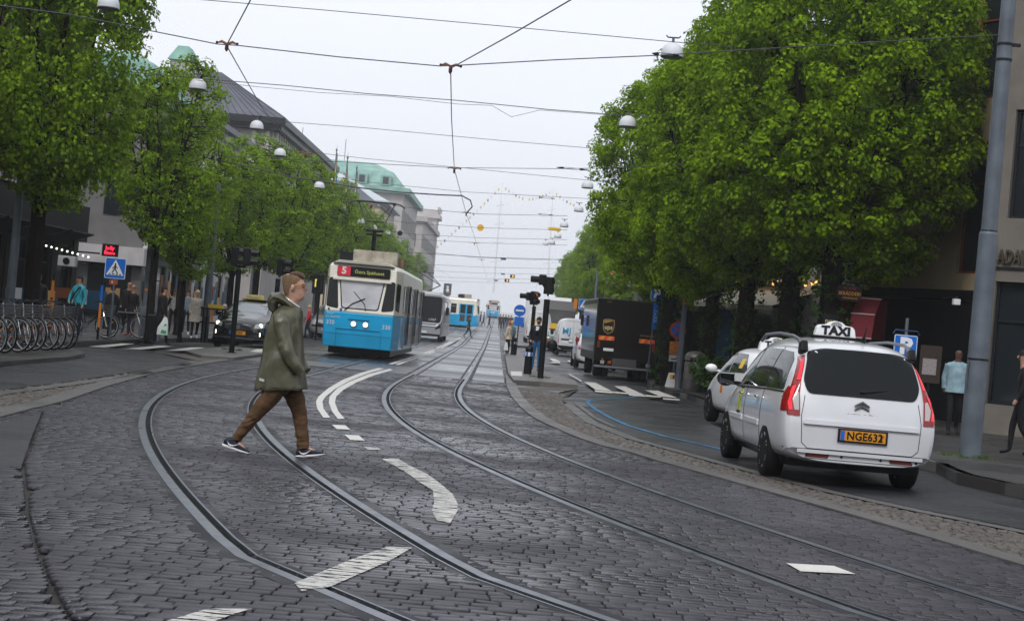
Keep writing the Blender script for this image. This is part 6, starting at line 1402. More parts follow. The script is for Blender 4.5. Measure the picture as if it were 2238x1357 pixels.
a, b_ = ray(1106, 755); q = MB(); q.loft([[(-.12, -.05, 0), (.12, -.05, 0), (.12, .05, 0), (-.12, .05, 0)], [(-.05, -.02, .38), (.05, -.02, .38), (.05, .02, .38), (-.05, .02, .38)]]); bg_ = q.build('carrier_bag', MATS['bag_plastic'], None, True); tag(bg_, 'small white carrier bag beside the red haired woman', 'bag'); bg_.location = (a * 79.5, 79.5, .35)
a, b_ = ray(1022, 740); person('person in black jacket walking across the rails before the sideways tram', (a * 131, 131, zg(131)), R(-80), 1.76, (.02, .02, .022), BK, BK, BK, stride=.24)
for i, (px, Y, lb) in enumerate(((1058, 205, 'distant walker in blue just right of the sideways tram'), (1071, 190, 'distant running figure in dark clothes on the rails'), (1051, 215, 'faint distant walker close to the sideways tram'), (1094, 190, 'distant pedestrian in black, left one of the crowd crossing'), (1100, 192, 'distant pedestrian in dark green, second of the crowd crossing'), (1106, 194, 'distant pedestrian in dark jeans, middle of the crowd crossing'), (1112, 190, 'distant pedestrian with blue trousers, fourth of the crowd crossing'), (1118, 192, 'distant pedestrian nearest the round blue sign'))):
    a, b_ = ray(px, 690); person(lb, (a * Y, Y, zg(Y)), R(90 if i < 3 else 180), 1.75, ((.05, .12, .2), BK, (.06, .06, .07), BK, (.02, .03, .03), BK, (.02, .03, .04), (.02, .02, .02))[i], ((.02, .03, .05), BK, BK, BK, BK, (.03, .08, .15), (.03, .09, .18), BK)[i], BK, (.05, .03, .02), stride=.15 if i < 3 else 0)
for i, (px, Y, lb, tp, lg, hr, rzd) in enumerate(((2093, 33.5, 'man in an open light denim jacket walking left of the big grey pole', (.22, .33, .38), BK, BK, 175), (2240, 27.6, 'person in black shorts and hooded top at the right edge, cut by the frame', BK, BK, BK, 80),
        (1539, 88, 'white haired person in a grey jacket over blue shirt, left of the sky poster', (.18, .22, .27), BK, (.6, .6, .6), 190), (1533, 90, 'bald person just behind the white haired one near the litter bin', (.1, .1, .1), BK, (.3, .2, .15), 190), (1455, 66, 'person in white hat behind the round no stopping sign', BK, BK, (.6, .6, .6), 180), (1652, 56, 'person walking under the open black umbrella', BK, BK, BK, 180), (1641, 57, 'second person under the umbrella in pinkish clothes', (.35, .25, .22), BK, (.2, .1, .06), 180))):
    a, b_ = ray(px, 800); person(lb, (a * Y, Y, .1), R(rzd), 1.78 if i < 2 else 1.7, tp, lg, BK, hr, stride=.12, coat=(.86, tp, 1.1) if i in (0, 2) else None, bald=(i in (0, 3)), skin=mat('skin_dark', (.1, .05, .035), .5) if i == 0 else SKIN)
a, b_ = ray(1647, 745); um = thing('umbrella', 'open black umbrella left of the nearest taxi roof', 'umbrella', (a * 55.6, 55.6, 1.05), 0)
q = MB(); q.lathe([(.001, .98), (.25, .95), (.45, .84), (.56, .68)], 16, caps=False)
q.build('canopy', BLACK, um, True); q = MB(); q.tube([(0, 0, 0), (0, 0, .97)], .012, 6); q.build('shaft', DARKM, um)
for k in range(8):
    c, s = math.cos(k * .785), math.sin(k * .785); q = MB(); q.tube([(0, 0, .93), (.42 * c, .42 * s, .82), (.55 * c, .55 * s, .67)], .005, 4); q.build('rib', DARKM, um)
# ---------------------------------------------------------------- the walking man in the olive coat
YM = 16.78; base = G(628, 1000); X0 = P(628, 1000, YM).x
man = None
def pl_(px, py): v = P(px, py, YM); return v.x - X0, v.z
def lerpf(a, b_, t): return a + (b_ - a) * t
OL = mat('olive_raincoat', (.075, .073, .044), .33, spec=.5, var=.12, vscale=4, bump=.9, bscale=6); TRO = mat('brown_chinos', (.09, .048, .022), .85, var=.2, vscale=9, bump=.7, bscale=14)
NAVY = mat('navy_knit', (.008, .012, .03), .6); SOLE = mat('white_sole', (.7, .7, .7), .45)
def jp(px, py, lat): f, z = pl_(px, py); return (lat, f, z)
J = {'pelvis': jp(618, 842, 0), 'waist': jp(614, 790, 0), 'chest': jp(618, 730, 0), 'neckb': jp(631, 686, 0), 'neckt': jp(639, 664, 0), 'head': jp(643, 640, 0),
     'shr': jp(622, 700, .17), 'elr': jp(632, 770, .24), 'wrr': jp(652, 806, .2), 'har': jp(657, 818, .17), 'shl': jp(624, 700, -.17), 'ell': jp(632, 770, -.24), 'wrl': jp(652, 806, -.2), 'hal': jp(657, 818, -.17),
     'hipr': jp(610, 850, .09), 'knr': jp(563, 902, .09), 'anr': jp(518, 962, .07), 'tor': jp(537, 984, .08), 'hipl': jp(628, 850, -.09), 'knl': jp(652, 905, -.08), 'anl': jp(661, 978, -.07), 'tol': jp(690, 993, -.08)}
Em = [('pelvis', 'waist'), ('waist', 'chest'), ('chest', 'neckb'), ('neckb', 'neckt'), ('neckt', 'head')] + [e for n in 'rl' for e in (('chest', 'sh' + n), ('sh' + n, 'el' + n), ('el' + n, 'wr' + n), ('wr' + n, 'ha' + n), ('pelvis', 'hip' + n), ('hip' + n, 'kn' + n), ('kn' + n, 'an' + n), ('an' + n, 'to' + n))]
rd = {'pelvis': .12, 'waist': .11, 'chest': .12, 'neckb': .06, 'neckt': .052, 'head': .06}
for n in 'rl': rd.update({'sh' + n: .05, 'el' + n: .04, 'wr' + n: .028, 'ha' + n: .026, 'hip' + n: .075, 'kn' + n: .05, 'an' + n: .034, 'to' + n: .03})
man = skinbody(J, Em, rd, 'person', sub=1); man.data.materials.clear(); man.data.materials.append(SKIN2)
man.data.polygons.foreach_set('use_smooth', [True] * len(man.data.polygons))
# head: rings following the profile, joined to the same body mesh
prof = [(676, 653, 616, .055), (668, 652.5, 620, .054), (661, 653, 625, .052), (656, 658, 626.5, .052), (653, 663.0, 626, .053), (650, 665, 624, .056), (647, 665.3, 623, .059), (644.5, 667.0, 622, .061), (642.8, 666.0, 622, .062), (641, 667.4, 621.5, .063), (638.5, 666.0, 621, .065), (635, 666.4, 620, .068), (631, 666.0, 619.5, .071), (627, 665.0, 619, .073), (624, 667.0, 618.6, .074), (620, 666.5, 618, .075), (614, 665.5, 618, .076), (608, 662.5, 619, .073), (603, 659, 622, .068), (600, 654, 627, .05), (598.5, 646, 634, .02)]
hb = MB(); rings = []
for py, xf_, xb, w in prof:
    f1, z1 = pl_(xf_, py + .0887 * (xf_ - 643)); f0, z0_ = pl_(xb, py + .0887 * (xb - 643)); ring = []
    n = 28; c = (f0 + f1) / 2; a = (f1 - f0) / 2
    for j in range(n):
        t_ = 6.2832 * j / n; cs, sn = math.cos(t_), math.sin(t_)
        f = c + a * cs; lw = w * math.copysign(abs(sn) ** .9, sn) * (1 - .16 * max(0, cs))
        ring.append((lw, f, lerpf(z0_, z1, (cs + 1) / 2)))
    rings.append(ring)
hb.loft(rings)
nf, nz = pl_(672.6, 634.5); b1_, bz1 = pl_(666.5, 624.5); b2_, bz2 = pl_(667, 637.5)
hb.add([(0, b1_, bz1), (.0, nf, nz), (.015, b2_ - .004, bz2 + .004), (-.015, b2_ - .004, bz2 + .004), (.017, b1_ - .012, lerpf(nz, bz1, .2)), (-.017, b1_ - .012, lerpf(nz, bz1, .2)), (0, b2_, bz2), (.012, b1_ - .01, bz1), (-.012, b1_ - .01, bz1), (.010, nf - .008, nz - .003), (-.010, nf - .008, nz - .003)],
       [(7, 4, 9, 1), (7, 1, 0), (8, 0, 1), (8, 1, 10, 5), (4, 2, 9), (5, 10, 3), (9, 2, 6), (10, 6, 3), (9, 6, 1), (10, 1, 6)])
for s in (-1, 1):
    ef, ez = pl_(641.5, 629); hb.ball((s * .079, ef, ez), (.012, .02, .034), 10, 6); hb.ball((s * .086, ef + .004, ez + .004), (.007, .017, .026), 8, 5)
hm_ = hb.mesh('h', SKIN2, True); bm = bmesh.new(); bm.from_mesh(man.data); bm.from_mesh(hm_); bmesh.ops.recalc_face_normals(bm, faces=bm.faces); bm.to_mesh(man.data); bm.free(); bpy.data.meshes.remove(hm_)
man.location = (X0, YM, 0); man.rotation_euler = (0, 0, R(-90)); tag(man, 'man with glasses in a long olive raincoat striding to the right across the tracks', 'person')
# local x points to the camera side (world -y), local y forward (world +x)
def mch(name, q, m, smooth=True, **kw): return q.build(name, m, man, smooth, **kw)
HB = mat('blond_hair', (.17, .11, .06), .6, var=.4, vscale=60, bump=.6, bscale=120); HD = mat('brown_quiff', (.075, .035, .018), .5, var=.4, vscale=50, bump=.8, bscale=90)
# hair: side/back shell and a raised top
q = MB(); hr = []
for (py, xf_, xb, w), fr in list(zip(prof, [None] * 9 + [0] * 20)):
    pass
def hring(py, xf_, xb, w, e, fcut):
    f1, z1 = pl_(xf_, py + .0887 * (xf_ - 643)); f0, z0_ = pl_(xb, py + .0887 * (xb - 643)); c = (f0 + f1) / 2; a = (f1 - f0) / 2; out = []
    for j in range(25):
        t_ = 3.14159 * (-1 + 2 * j / 24) * fcut + 3.14159; cs, sn = math.cos(t_), math.sin(t_)
        out.append(((w + e) * math.copysign(abs(sn) ** .9, sn) * (1 - .14 * max(0, cs)), c + (a + e) * cs, lerpf(z0_, z1, (cs + 1) / 2)))
    return out
rr_ = [hring(650, 666, 624.5, .057, -.002, .26), hring(646, 667, 623, .061, .003, .3), hring(641, 668, 621.5, .064, .004, .33), hring(635, 667, 620, .068, .005, .36), hring(629, 667, 619, .072, .005, .40), hring(623, 667, 618.6, .074, .005, .5), hring(617, 667, 618, .076, .005, .60), hring(611, 665, 618.5, .075, .006, .70), hring(606, 662, 619, .072, .007, .8), hring(601.5, 657, 622, .060, .008, .9)]
q.loft(rr_, 0, caps=False, closed=False); mch('hair', q, HB)
q = MB(); tr_ = []
for px, py, w, hgt in ((624, 606, .045, .012), (629, 600.5, .056, .02), (636, 597.5, .06, .028), (645, 597, .061, .034), (654, 599, .06, .034), (661, 602.5, .056, .028), (666, 606.5, .046, .014)):
    f, z = pl_(px, py); tr_.append([(w * math.cos(6.2832 * j / 12) * (1 + .07 * math.sin(j * 5 + px)), f + .012 * math.sin(6.2832 * j / 12), z - .012 + (hgt * (1 + .15 * math.sin(j * 4 + px))) * math.sin(6.2832 * j / 12) * (1 if j < 7 else .6)) for j in range(12)])
q.loft(tr_); mch('quiff', q, HD)
# brows, eyes, mouth
for s in (-1, 1):
    f, z = pl_(664.5, 628.2); q = MB(); q.ball((s * .032, f - .006, z), (.014, .006, .006), 8, 5); mch('eye', q, mat('eye_dark', (.03, .025, .02), .2))
    f, z = pl_(665.5, 622.5); q = MB(); q.tube([(s * .014, f, z), (s * .035, f - .004, z + .003), (s * .055, f - .02, z - .002)], .0035, 5); mch('eyebrow', q, HD)
    f, z = pl_(666.5, 627.5); f2, z2_ = pl_(643, 625); q = MB(); q.tube([(s * .068, f - .012, z + .006), (s * .084, f2 + .03, z2_ + .003), (s * .084, f2, z2_)], .0035, 5); mch('glasses_temple', q, mat('tortoise', (.3, .12, .02), .3))
    q = MB(); q.tube([(s * .036 + .026 * math.cos(k * .5236), f + .004 - abs(.026 * math.cos(k * .5236)) * .25, z + .0 + .019 * math.sin(k * .5236)) for k in range(13)], .0028, 5); mch('glasses_rim', q, MATS['tortoise'])
f, z = pl_(666.8, 642.8); q = MB(); q.tube([(-.022, f - .01, z), (0, f + .0005, z), (.022, f - .01, z)], .0032, 5); mch('mouth', q, mat('lips', (.3, .1, .08), .5))
# coat body
cr_rows = [(668, 612, 648, .062), (672, 604, 654, .09), (678, 596, 657.5, .145), (690, 590.5, 659, .195), (719, 584, 660, .215), (745, 579.5, 661, .215), (772, 575, 662, .22), (807, 566, 667, .23), (830, 561, 670.5, .24), (848, 557, 672, .245), (851, 558.5, 671, .235)]
q = MB(); rings = []
for py, xa, xb, w in cr_rows:
    f0, z0_ = pl_(xa, py - .0887 * 0 + (2 if py > 840 else 0)); f1, z1 = pl_(xb, py); n = 48; ring = []; c = (f0 + f1) / 2; a = (f1 - f0) / 2; g_ = min(1, max(0, (py - 690) / 150))
    for j in range(n):
        t_ = 6.2832 * j / n; cs, sn = math.cos(t_), math.sin(t_)
        fold = 1 + g_ * (.04 * math.sin(5 * t_ + 1.0 + py * .008) + .03 * math.sin(9 * t_ + py * .02) + .018 * math.sin(14 * t_ + .5)) + .01 * math.sin(3 * t_ + py * .05)
        ring.append((w * fold * math.copysign(abs(sn) ** .85, sn), c + a * (1 + (fold - 1) * .3) * math.copysign(abs(cs) ** .9, cs), lerpf(z0_, z1, (cs + 1) / 2)))
    rings.append(ring)
q.loft(rings, 0, caps=True); coat = crumple(mch('raincoat', q, OL), .026, (5.5, 5.0, 1.7), 3); bvc = bvh(coat)
for s in (1, -1):
    pts = [(618, 692, .15), (622, 708, .19), (627, 738, .215), (633, 766, .235), (643, 784, .238), (654, 798, .228), (663, 812, .205)]; rs = [.075, .082, .078, .074, .066, .06, .052]; n = 16; rings = []
    P3 = [Vector(jp(x, y, s * l)) for x, y, l in pts]
    q = MB(); pp = []; rr2 = []
    for i in range(len(P3) - 1):
        for k in range(4):
            t_ = k / 4; pp.append(P3[i].lerp(P3[i + 1], t_)); rr2.append(lerpf(rs[i], rs[i + 1], t_) )
    pp.append(P3[-1]); rr2.append(rs[-1]); q.tube(pp, rr2, 16); crumple(mch('sleeve', q, OL), .024, (4, 7, 6), 2, 3.0)
# hood lying on the back and collar opening
q = MB(); hp = [(640, 671, .098, .03), (626, 659, .105, .045), (611, 651, .118, .058), (601, 652, .128, .062), (595, 662, .125, .055), (596, 673, .11, .04), (601, 680, .09, .02)]; rings = []
for i, (px, py, w, h_) in enumerate(hp):
    f, z = pl_(px, py); f2, z2_ = pl_(*hp[min(i + 1, 6)][:2]); f1, z1 = pl_(*hp[max(i - 1, 0)][:2]); d = Vector((0, f2 - f1, z2_ - z1)).normalized(); nn = Vector((0, -d.z, d.y)); 
    rings.append([tuple(Vector((0, f, z)) + Vector((1, 0, 0)) * w * (1 + .05 * math.sin(j * 2.5 + i)) * math.cos(6.2832 * j / 20) + nn * h_ * (1 + .12 * math.sin(j * 3 + i * 1.7)) * math.sin(6.2832 * j / 20)) for j in range(20)])
q.loft(rings); crumple(mch('hood', q, OL), .016, (8, 12, 10), 2, 7.0)
q = MB(); q.tube([jp(622, 650, .0), jp(627, 655, .062), jp(639, 667, .078), jp(650, 675, .05), jp(657, 680, 0), jp(650, 675, -.05), jp(639, 667, -.078), jp(627, 655, -.062), jp(622, 650, 0)], .017, 8); mch('collar', q, OL)
q = MB(); q.tube([jp(620, 646, .0), jp(627, 651, .052), jp(641, 661, .066), jp(655, 672, .02)], .007, 6); mch('white_lining', q, WHITE)
pr4 = [pl_(*p_) for p_ in ((562, 822), (584, 827.5), (584, 833), (562, 828))]
decal('reflective_strip', bvc, pr4, '+x', mat('reflective_grey', (.45, .46, .48), .4), man, .008, .05)
lineon(bvc, [pl_(640, 795), pl_(668, 828)], '+x', mat('olive_seam', (.025, .025, .016), .7), 'pocket_seam', man, .008, .004); lineon(bvc, [pl_(560, 843), pl_(669, 847)], '+x', MATS['olive_seam'], 'hem_seam', man, .005, .002)
# trousers
def leg(pts, rs, side):
    P3 = [Vector(jp(*p_)) for p_ in pts]; pp = []; rr2 = []
    for i in range(len(P3) - 1):
        for k in range(5):
            t_ = k / 5; pp.append(P3[i].lerp(P3[i + 1], t_)); rr2.append(lerpf(rs[i], rs[i + 1], t_) * (1 + .035 * math.sin((i * 5 + k) * 1.9 + side)))
    pp.append(P3[-1]); rr2.append(rs[-1]); q = MB(); q.tube(pp, rr2, 18); crumple(mch('trouser_leg', q, TRO), .012, (6, 8, 13), 2, side)
leg([(612, 835, .085), (592, 868, .09), (563, 903, .09), (541, 930, .08), (519, 957, .07)], [.125, .098, .07, .06, .048], 0)
leg([(628, 835, -.08), (642, 868, -.085), (652, 903, -.08), (657, 940, -.075), (661, 981, -.07)], [.122, .098, .075, .067, .062], 2)
def shoe(heel, toe, ank, lat, up):
    hf, hz2 = pl_(*heel); tf, tz = pl_(*toe); af, az = pl_(*ank); d = Vector((0, tf - hf, tz - hz2)); L_ = d.length; d.normalize(); nn = Vector((0, -d.z, d.y)); O = Vector((lat, hf, hz2))
    def sec(u, w, lo_, hi, rz_=.6): return [tuple(O + d * (u * L_) + Vector((1, 0, 0)) * w * math.copysign(abs(math.cos(6.2832 * j / 14)) ** .7, math.cos(6.2832 * j / 14)) + nn * ((lo_ + hi) / 2 + (hi - lo_) / 2 * math.copysign(abs(math.sin(6.2832 * j / 14)) ** .7, math.sin(6.2832 * j / 14)))) for j in range(14)]
    q = MB(); q.loft([sec(0, .025, .01, .03), sec(.04, .036, 0, .034), (sec(.3, .034, 0, .032)), sec(.7, .046, 0, .026), sec(.92, .04, .004, .024), sec(1.0, .02, .012, .022)]); mch('shoe_sole', q, SOLE)
    q = MB(); q.loft([sec(.02, .022, .025, .06), sec(.05, .034, .022, .095), sec(.18, .036, .022, .115), sec(.38, .038, .02, .105), sec(.55, .042, .018, .075), sec(.78, .044, .016, .052), sec(.95, .034, .016, .036), sec(.99, .016, .016, .026)]); sh_ = mch('shoe_upper', q, NAVY)
    q = MB(); pts = [(.2, .055), (.3, .038), (.42, .042), (.62, .082)]; ws_ = [.012, .013, .011, .002]; A = []; B = []
    for (u, v), w in zip([(.16, .075), (.22, .052), (.32, .040), (.44, .046), (.58, .066), (.68, .084)], [.001, .007, .009, .006, .003, .001]):
        A.append(O + d * (u * L_ * .9) + nn * (v + w) + Vector((.046, 0, 0))); B.append(O + d * (u * L_ * .9) + nn * (v - w) + Vector((.046, 0, 0)))
    for i in range(5): q.quad(A[i], B[i], B[i + 1], A[i + 1])
    for v in range(len(q.V)): x, y_, z_ = q.V[v]; q.V[v] = (x, y_, z_)
    mch('shoe_swoosh', q, SOLE, False)
    q = MB(); q.tube([tuple(Vector((lat, af, az)) + Vector((0, 0, .05))), (lat, af, az), tuple(O + d * L_ * .22 + nn * .08)], [.042, .04, .036], 10); mch('sock', q, BLACK)
shoe((488, 973.5), (547.5, 992), (520, 962), .075, 0)
shoe((645, 1002.5), (708, 996), (661, 983), -.07, 1)
# ================================================================== street furniture
def pole(name, label, cat, bpx, tpx, Y, r0, r1, m=STEEL, base=True, n=12, z0=0.0):
    a = P(bpx[0], bpx[1], Y); b_ = P(tpx[0], tpx[1], Y); t = thing(name, label, cat, (a.x, Y, z0 if z0 is not None else a.z))
    h = b_.z - (z0 or 0); dx = 0
    q = MB(); q.tube([(0, 0, 0), (dx * .5, 0, h * .5), (dx, 0, h)], [r0, (r0 + r1) / 2, r1], n); q.build('shaft', m, t, True)
    return t, h
def ring(t, z, r, h=.06, m=DARKM, name='band'):
    q = MB(); q.lathe([(r, -h / 2), (r, h / 2)], 14, (0, 0, z)); return q.build(name, m, t, True)
# big grey tram pole on the right
Yp = 26.3; a = P(2118, 1010, Yp)
bp = thing('catenary_pole', 'big grey steel tram pole standing in the right foreground', 'pole', (a.x, Yp, .1))
q = MB(); q.tube([(0, 0, -.02), (0, 0, 3.55)], [.175, .15], 12); q.tube([(0, 0, 3.55), (0, 0, 3.62)], [.15, .125], 12); q.tube([(0, 0, 3.62), (0, 0, 10)], [.125, .11], 12); q.build('shaft', STEEL, bp, True)
for z in (1.55, 6.35, 6.6, 3.6): ring(bp, z, .17 if z < 3 else .135, .03)
q = MB(); q.tube([(-.14, -.06, .1), (-.14, -.06, 1.5)], .012, 6); q.build('cable', DARKM, bp); q = MB(); q.box((.12, 0, 6.6), (.25, .06, .05)); q.build('bracket', DARKM, bp)
# grey poles on the left
Yl = 52.2; a = P(312, 744, Yl)
lp = thing('catenary_pole', 'grey steel pole with thick square base and graffiti beside the black bin', 'pole', (a.x, Yl, .1)); q = MB(); q.box((0, 0, .5), (.27, .27, 1.0)); q.build('base_box', STEEL, lp, bevel=.01); q = MB(); q.tube([(0, 0, 1), (0, 0, 7)], [.12, .1], 10); q.build('shaft', STEEL, lp, True)
text('graffiti', 'SCOC', .14, BLACK, lp, (0, -.125, 1.95), (R(90), R(90), 0)); q = MB(); q.box((0, -.12, 1.55), (.1, .01, .08)); q.build('orange_sticker', ORA, lp)
for px, py, tx, ty, Y, r, lb in ((446, 742, 467, 400, 55, .13, 'round grey pole with a small meter box left of the newspaper stand'), (12, 760, 22, 380, 41, .12, 'dark pole at the left edge of the photo beyond the bicycles'), (548, 640, 552, 400, 84, .09, 'thin grey pole rising from the trees above the black taxi'), (683, 700, 683, 545, 95, .12, 'grey pole left of the tram, behind the letter L signal'), (1297, 700, 1304, 590, 110, .12, 'grey pole among leaves above the white van with letters'), (1322, 690, 1326, 600, 104, .1, 'second grey pole among leaves, right of the first one'), (1342, 690, 1346, 610, 100, .11, 'third grey pole among leaves above the black truck'), (1480, 860, 1490, 620, 49.5, .1, 'tall dark grey pole in front of the lime trunk holding the road signs')):
    t, h = pole('street_pole', lb, 'pole', (px, py), (tx, ty), Y, r, r * .75, z0=.1)
    if Y == 55: q = MB(); q.box((.0, -.16, 1.0), (.3, .18, .35)); q.build('meter_box', STEEL, t, bevel=.02); ring(t, 3.6, .13, .03)
    if Y == 49.5: q = MB(); q.box((-.1, -.05, 3.1), (.5, .12, .12)); q.build('bracket', STEEL, t)
# pedestrian crossing signs
def xsign(par, z, s, y=-.04, rzx=0):
    q = MB(); q.loft([[(x, yy, zz) for x, zz in rpoly([(-s / 2, z - s / 2), (s / 2, z - s / 2), (s / 2, z + s / 2), (-s / 2, z + s / 2)], s * .07)] for yy in (y, y + .02)]); q.build('sign_plate', mat('sign_rim', (.5, .62, .72), .4), par)
    q = MB(); q.loft([[(x, yy, zz) for x, zz in rpoly([(-s * .465, z - s * .465), (s * .465, z - s * .465), (s * .465, z + s * .465), (-s * .465, z + s * .465)], s * .05)] for yy in (y - .004, y)]); q.build('blue_field', BLUE, par)
    q = MB(); q.prism([(-s * .42, z - s * .33), (s * .42, z - s * .33), (0, z + s * .42)], y - .008, y - .004); q.build('white_triangle', WHITE, par)
    q = MB(); c = s; q.lathe([(.045 * c, -.002), (.045 * c, .002)], 10, (.0, y - .012, z + .2 * c), 'y')
    for L, w in (([(0, .15), (-.01, -.02)], .075), ([(-.01, -.01), (-.14, -.22)], .05), ([(-.01, -.01), (.05, -.12), (.14, -.24)], .05), ([(0, .13), (-.1, .02), (-.13, -.03)], .035), ([(0, .13), (.08, .04), (.13, .0)], .035)):
        q.tube([(x * c, y - .012, z + v * c) for x, v in L], w * c / 2, 6)
    q.build('walking_figure', BLACK, par)
    for k in range(4): q = MB(); q.prism([((-.3 + k * .17) * c, z - .31 * c), ((-.21 + k * .17) * c, z - .31 * c), ((-.19 + k * .17) * c, z - .26 * c), ((-.28 + k * .17) * c, z - .26 * c)], y - .012, y - .006); q.build('zebra_bar', BLACK, par)
a = P(238, 748, 47.5); t = thing('crossing_sign', 'blue pedestrian crossing sign on a thin pole at the left crossing', 'road sign', (a.x, 47.5, .05)); q = MB(); q.tube([(0, 0, 0), (0, 0, 2.4)], .03, 8); q.build('post', STEEL, t); xsign(t, 2.12, .6)
q = MB(); q.box((-.02, -.03, 1.72), (.24, .02, .14)); q.build('house_number', mat('brick_red_sign', (.3, .06, .03), .5), t); text('house_number_lettering', '6', .12, WHITE, t, (-.05, -.045, 1.72), (R(90), 0, 0))
a = P(1634, 760, 62); t = thing('crossing_sign', 'blue pedestrian crossing sign half hidden by the ivy trunk, above the umbrella', 'road sign', (a.x, 62, .1)); q = MB(); q.tube([(.3, 0, 0), (.3, 0, 3.4)], .03, 8); q.build('post', STEEL, t); xsign(t, 2.9, .95)
a = P(1268, 760, 96); t = thing('crossing_sign', 'small blue pedestrian crossing sign above the white van with letters', 'road sign', (a.x, 96, .1)); q = MB(); q.tube([(0, 0, 0), (0, 0, 3.4)], .03, 8); q.build('post', STEEL, t); xsign(t, 3.05, .62); q = MB(); q.box((-.5, 0, 3.05), (.2, .03, .6)); q.build('orange_board', ORA, t)
# blue P signs
def psign(par, z, s, y=-.04):
    q = MB(); q.loft([[(x, yy, zz) for x, zz in rpoly([(-s / 2, z - s / 2), (s / 2, z - s / 2), (s / 2, z + s / 2), (-s / 2, z + s / 2)], s * .08)] for yy in (y, y + .02)]); q.build('sign_plate', MATS['sign_rim'], par)
    q = MB(); q.box((0, y - .003, z), (s * .93, .006, s * .93)); q.build('blue_field', BLUE, par, bevel=.01); text('letter', 'P', s * .95, WHITE, par, (0, y - .012, z), (R(90), 0, 0), 1.1, bold=.02)
a = P(1975, 790, 30); t = thing('parking_sign', 'blue parking sign with white P behind the roof of the nearest taxi', 'road sign', (a.x, 30, .1)); q = MB(); q.tube([(0, 0, 0), (0, 0, 2.2)], .03, 8); q.build('post', STEEL, t); psign(t, 1.68, .42); q = MB(); q.tube([(-.24, -.02, 1.9), (-.2, -.02, 1.97), (.2, -.02, 1.97), (.24, -.02, 1.9)], .015, 6); q.build('sign_hoop', mat('dark_blue_frame', (.01, .03, .1), .4), t)
a = P(1412, 842, 56.5); t = thing('parking_sign', 'narrow blue parking sign on a leaning post right of the black delivery truck', 'road sign', (a.x + .1, 56.5, .1)); q = MB(); q.tube([(-.1, 0, 0), (.0, 0, 3.3)], .025, 8); q.build('post', STEEL, t); psign(t, 2.95, .42); q = MB(); q.box((0, -.03, 2.2), (.18, .02, .9)); q.build('side_plate', BLUE, t); text('side_lettering', 'TAXA', .2, mat('pale_blue', (.25, .5, .75), .5), t, (0, -.05, 2.2), (R(90), R(90), 0), .9)
# roundel and orange temporary boards
a = P(1470, 850, 50.5); t = thing('no_stopping_sign', 'round blue no stopping sign with red cross over orange date boards', 'road sign', (a.x, 50.5, .1)); q = MB(); q.tube([(0, 0, 0), (0, 0, 2.1)], .03, 8); q.build('post', STEEL, t)
q = MB(); q.lathe([(.26, -.01), (.26, .01)], 28, (0, -.05, 1.75), 'y'); q.build('red_disc', mat('sign_red', (.45, .05, .02), .5), t); q = MB(); q.lathe([(.2, -.005), (.2, .005)], 28, (0, -.066, 1.75), 'y'); q.build('blue_disc', BLUE, t)
for s in (-1, 1): q = MB(); q.tube([(-.15, -.075, 1.75 - s * .15), (.15, -.075, 1.75 + s * .15)], .022, 6); q.build('red_bar', MATS['sign_red'], t)
for z, s in ((1.33, '23 maj'), (1.2, '10-14'), (1.07, 'Evenemang')): q = MB(); q.box((0, -.04, z), (.42, .02, .12)); q.build('orange_board', ORA, t); text('board_lettering', s, .09, BLACK, t, (0, -.055, z), (R(90), 0, 0))
q = MB(); q.box((0, -.04, .88), (.4, .02, .2)); q.build('tow_away_plate', mat('plate_grey', (.45, .46, .46), .5), t); q = MB(); q.tube([(-.14, -.055, .86), (0, -.055, .86), (.06, -.055, .93), (.15, -.055, .9)], .018, 5); q.build('tow_symbol', BLACK, t)
a = P(1498, 700, 49.4); t = thing('orange_road_sign', 'tall orange temporary road sign left of the ivy trunk', 'road sign', (a.x, 49.4, .1)); q = MB(); q.box((0, 0, 2.9), (.22, .03, .75)); q.build('board', ORA, t, bevel=.01); q = MB(); q.lathe([(.09, -.01), (.09, .01)], 16, (.03, -.025, 2.75), 'y'); q.build('blue_disc', BLUE, t); q = MB(); q.tube([(0, .03, 0), (0, .03, 3.2)], .02, 6); q.build('post', STEEL, t)
a = G(1464, 853); t = thing('pavement_board', 'small white A board with yellow and red square at the foot of the ivy', 'board', (a.x, a.y, .1), R(8)); q = MB(); q.prism([(-.14, 0), (.14, 0), (.1, .44), (-.05, .44)], -.02, .0); q.build('panel', WHITE, t); q = MB(); q.prism([(-.14, 0), (.14, 0), (.1, .44), (-.05, .44)], .12, .14); q.build('back_panel', WHITE, t)
q = MB(); q.box((.0, -.03, .32), (.09, .01, .12)); q.build('yellow_square', YEL, t); q = MB(); q.box((.07, -.03, .32), (.05, .01, .12)); q.build('red_square', LAMPR, t)
# litter bin, poster case
a = G(1508, 862); t = thing('litter_bin', 'round grey steel litter bin with domed hood beside the second taxi', 'bin', (a.x, a.y - .6, .1)); q = MB(); q.lathe([(.27, 0), (.3, .05), (.3, .82), (.28, .86)], 24); q.build('drum', mat('bin_grey', (.09, .085, .085), .5, .3, var=.4, vscale=6), t, True)
q = MB(); q.lathe([(.31, .9), (.31, 1.02), (.24, 1.12), (.1, 1.17), (.01, 1.18)], 24); q.build('hood', MATS['bin_grey'], t, True); q = MB(); q.box((0, -.27, .93), (.4, .1, .13)); q.build('opening', BLACK, t, bevel=.04)
q = MB(); 
for k in range(8): q.box((-.12 + (k % 2) * .2, -.295, .2 + k * .05), (.03, .01, .02))
t['x'] = 1; del t['x']
a = P(1572, 800, 55); t = thing('poster_case', 'tall lit poster of blue sky and clouds between two ivy trunks', 'advertising case', (a.x, 55, .1), R(-6)); q = MB(); q.box((0, 0, 1.35), (.72, .15, 2.5)); q.build('case', DARKM, t, bevel=.02)
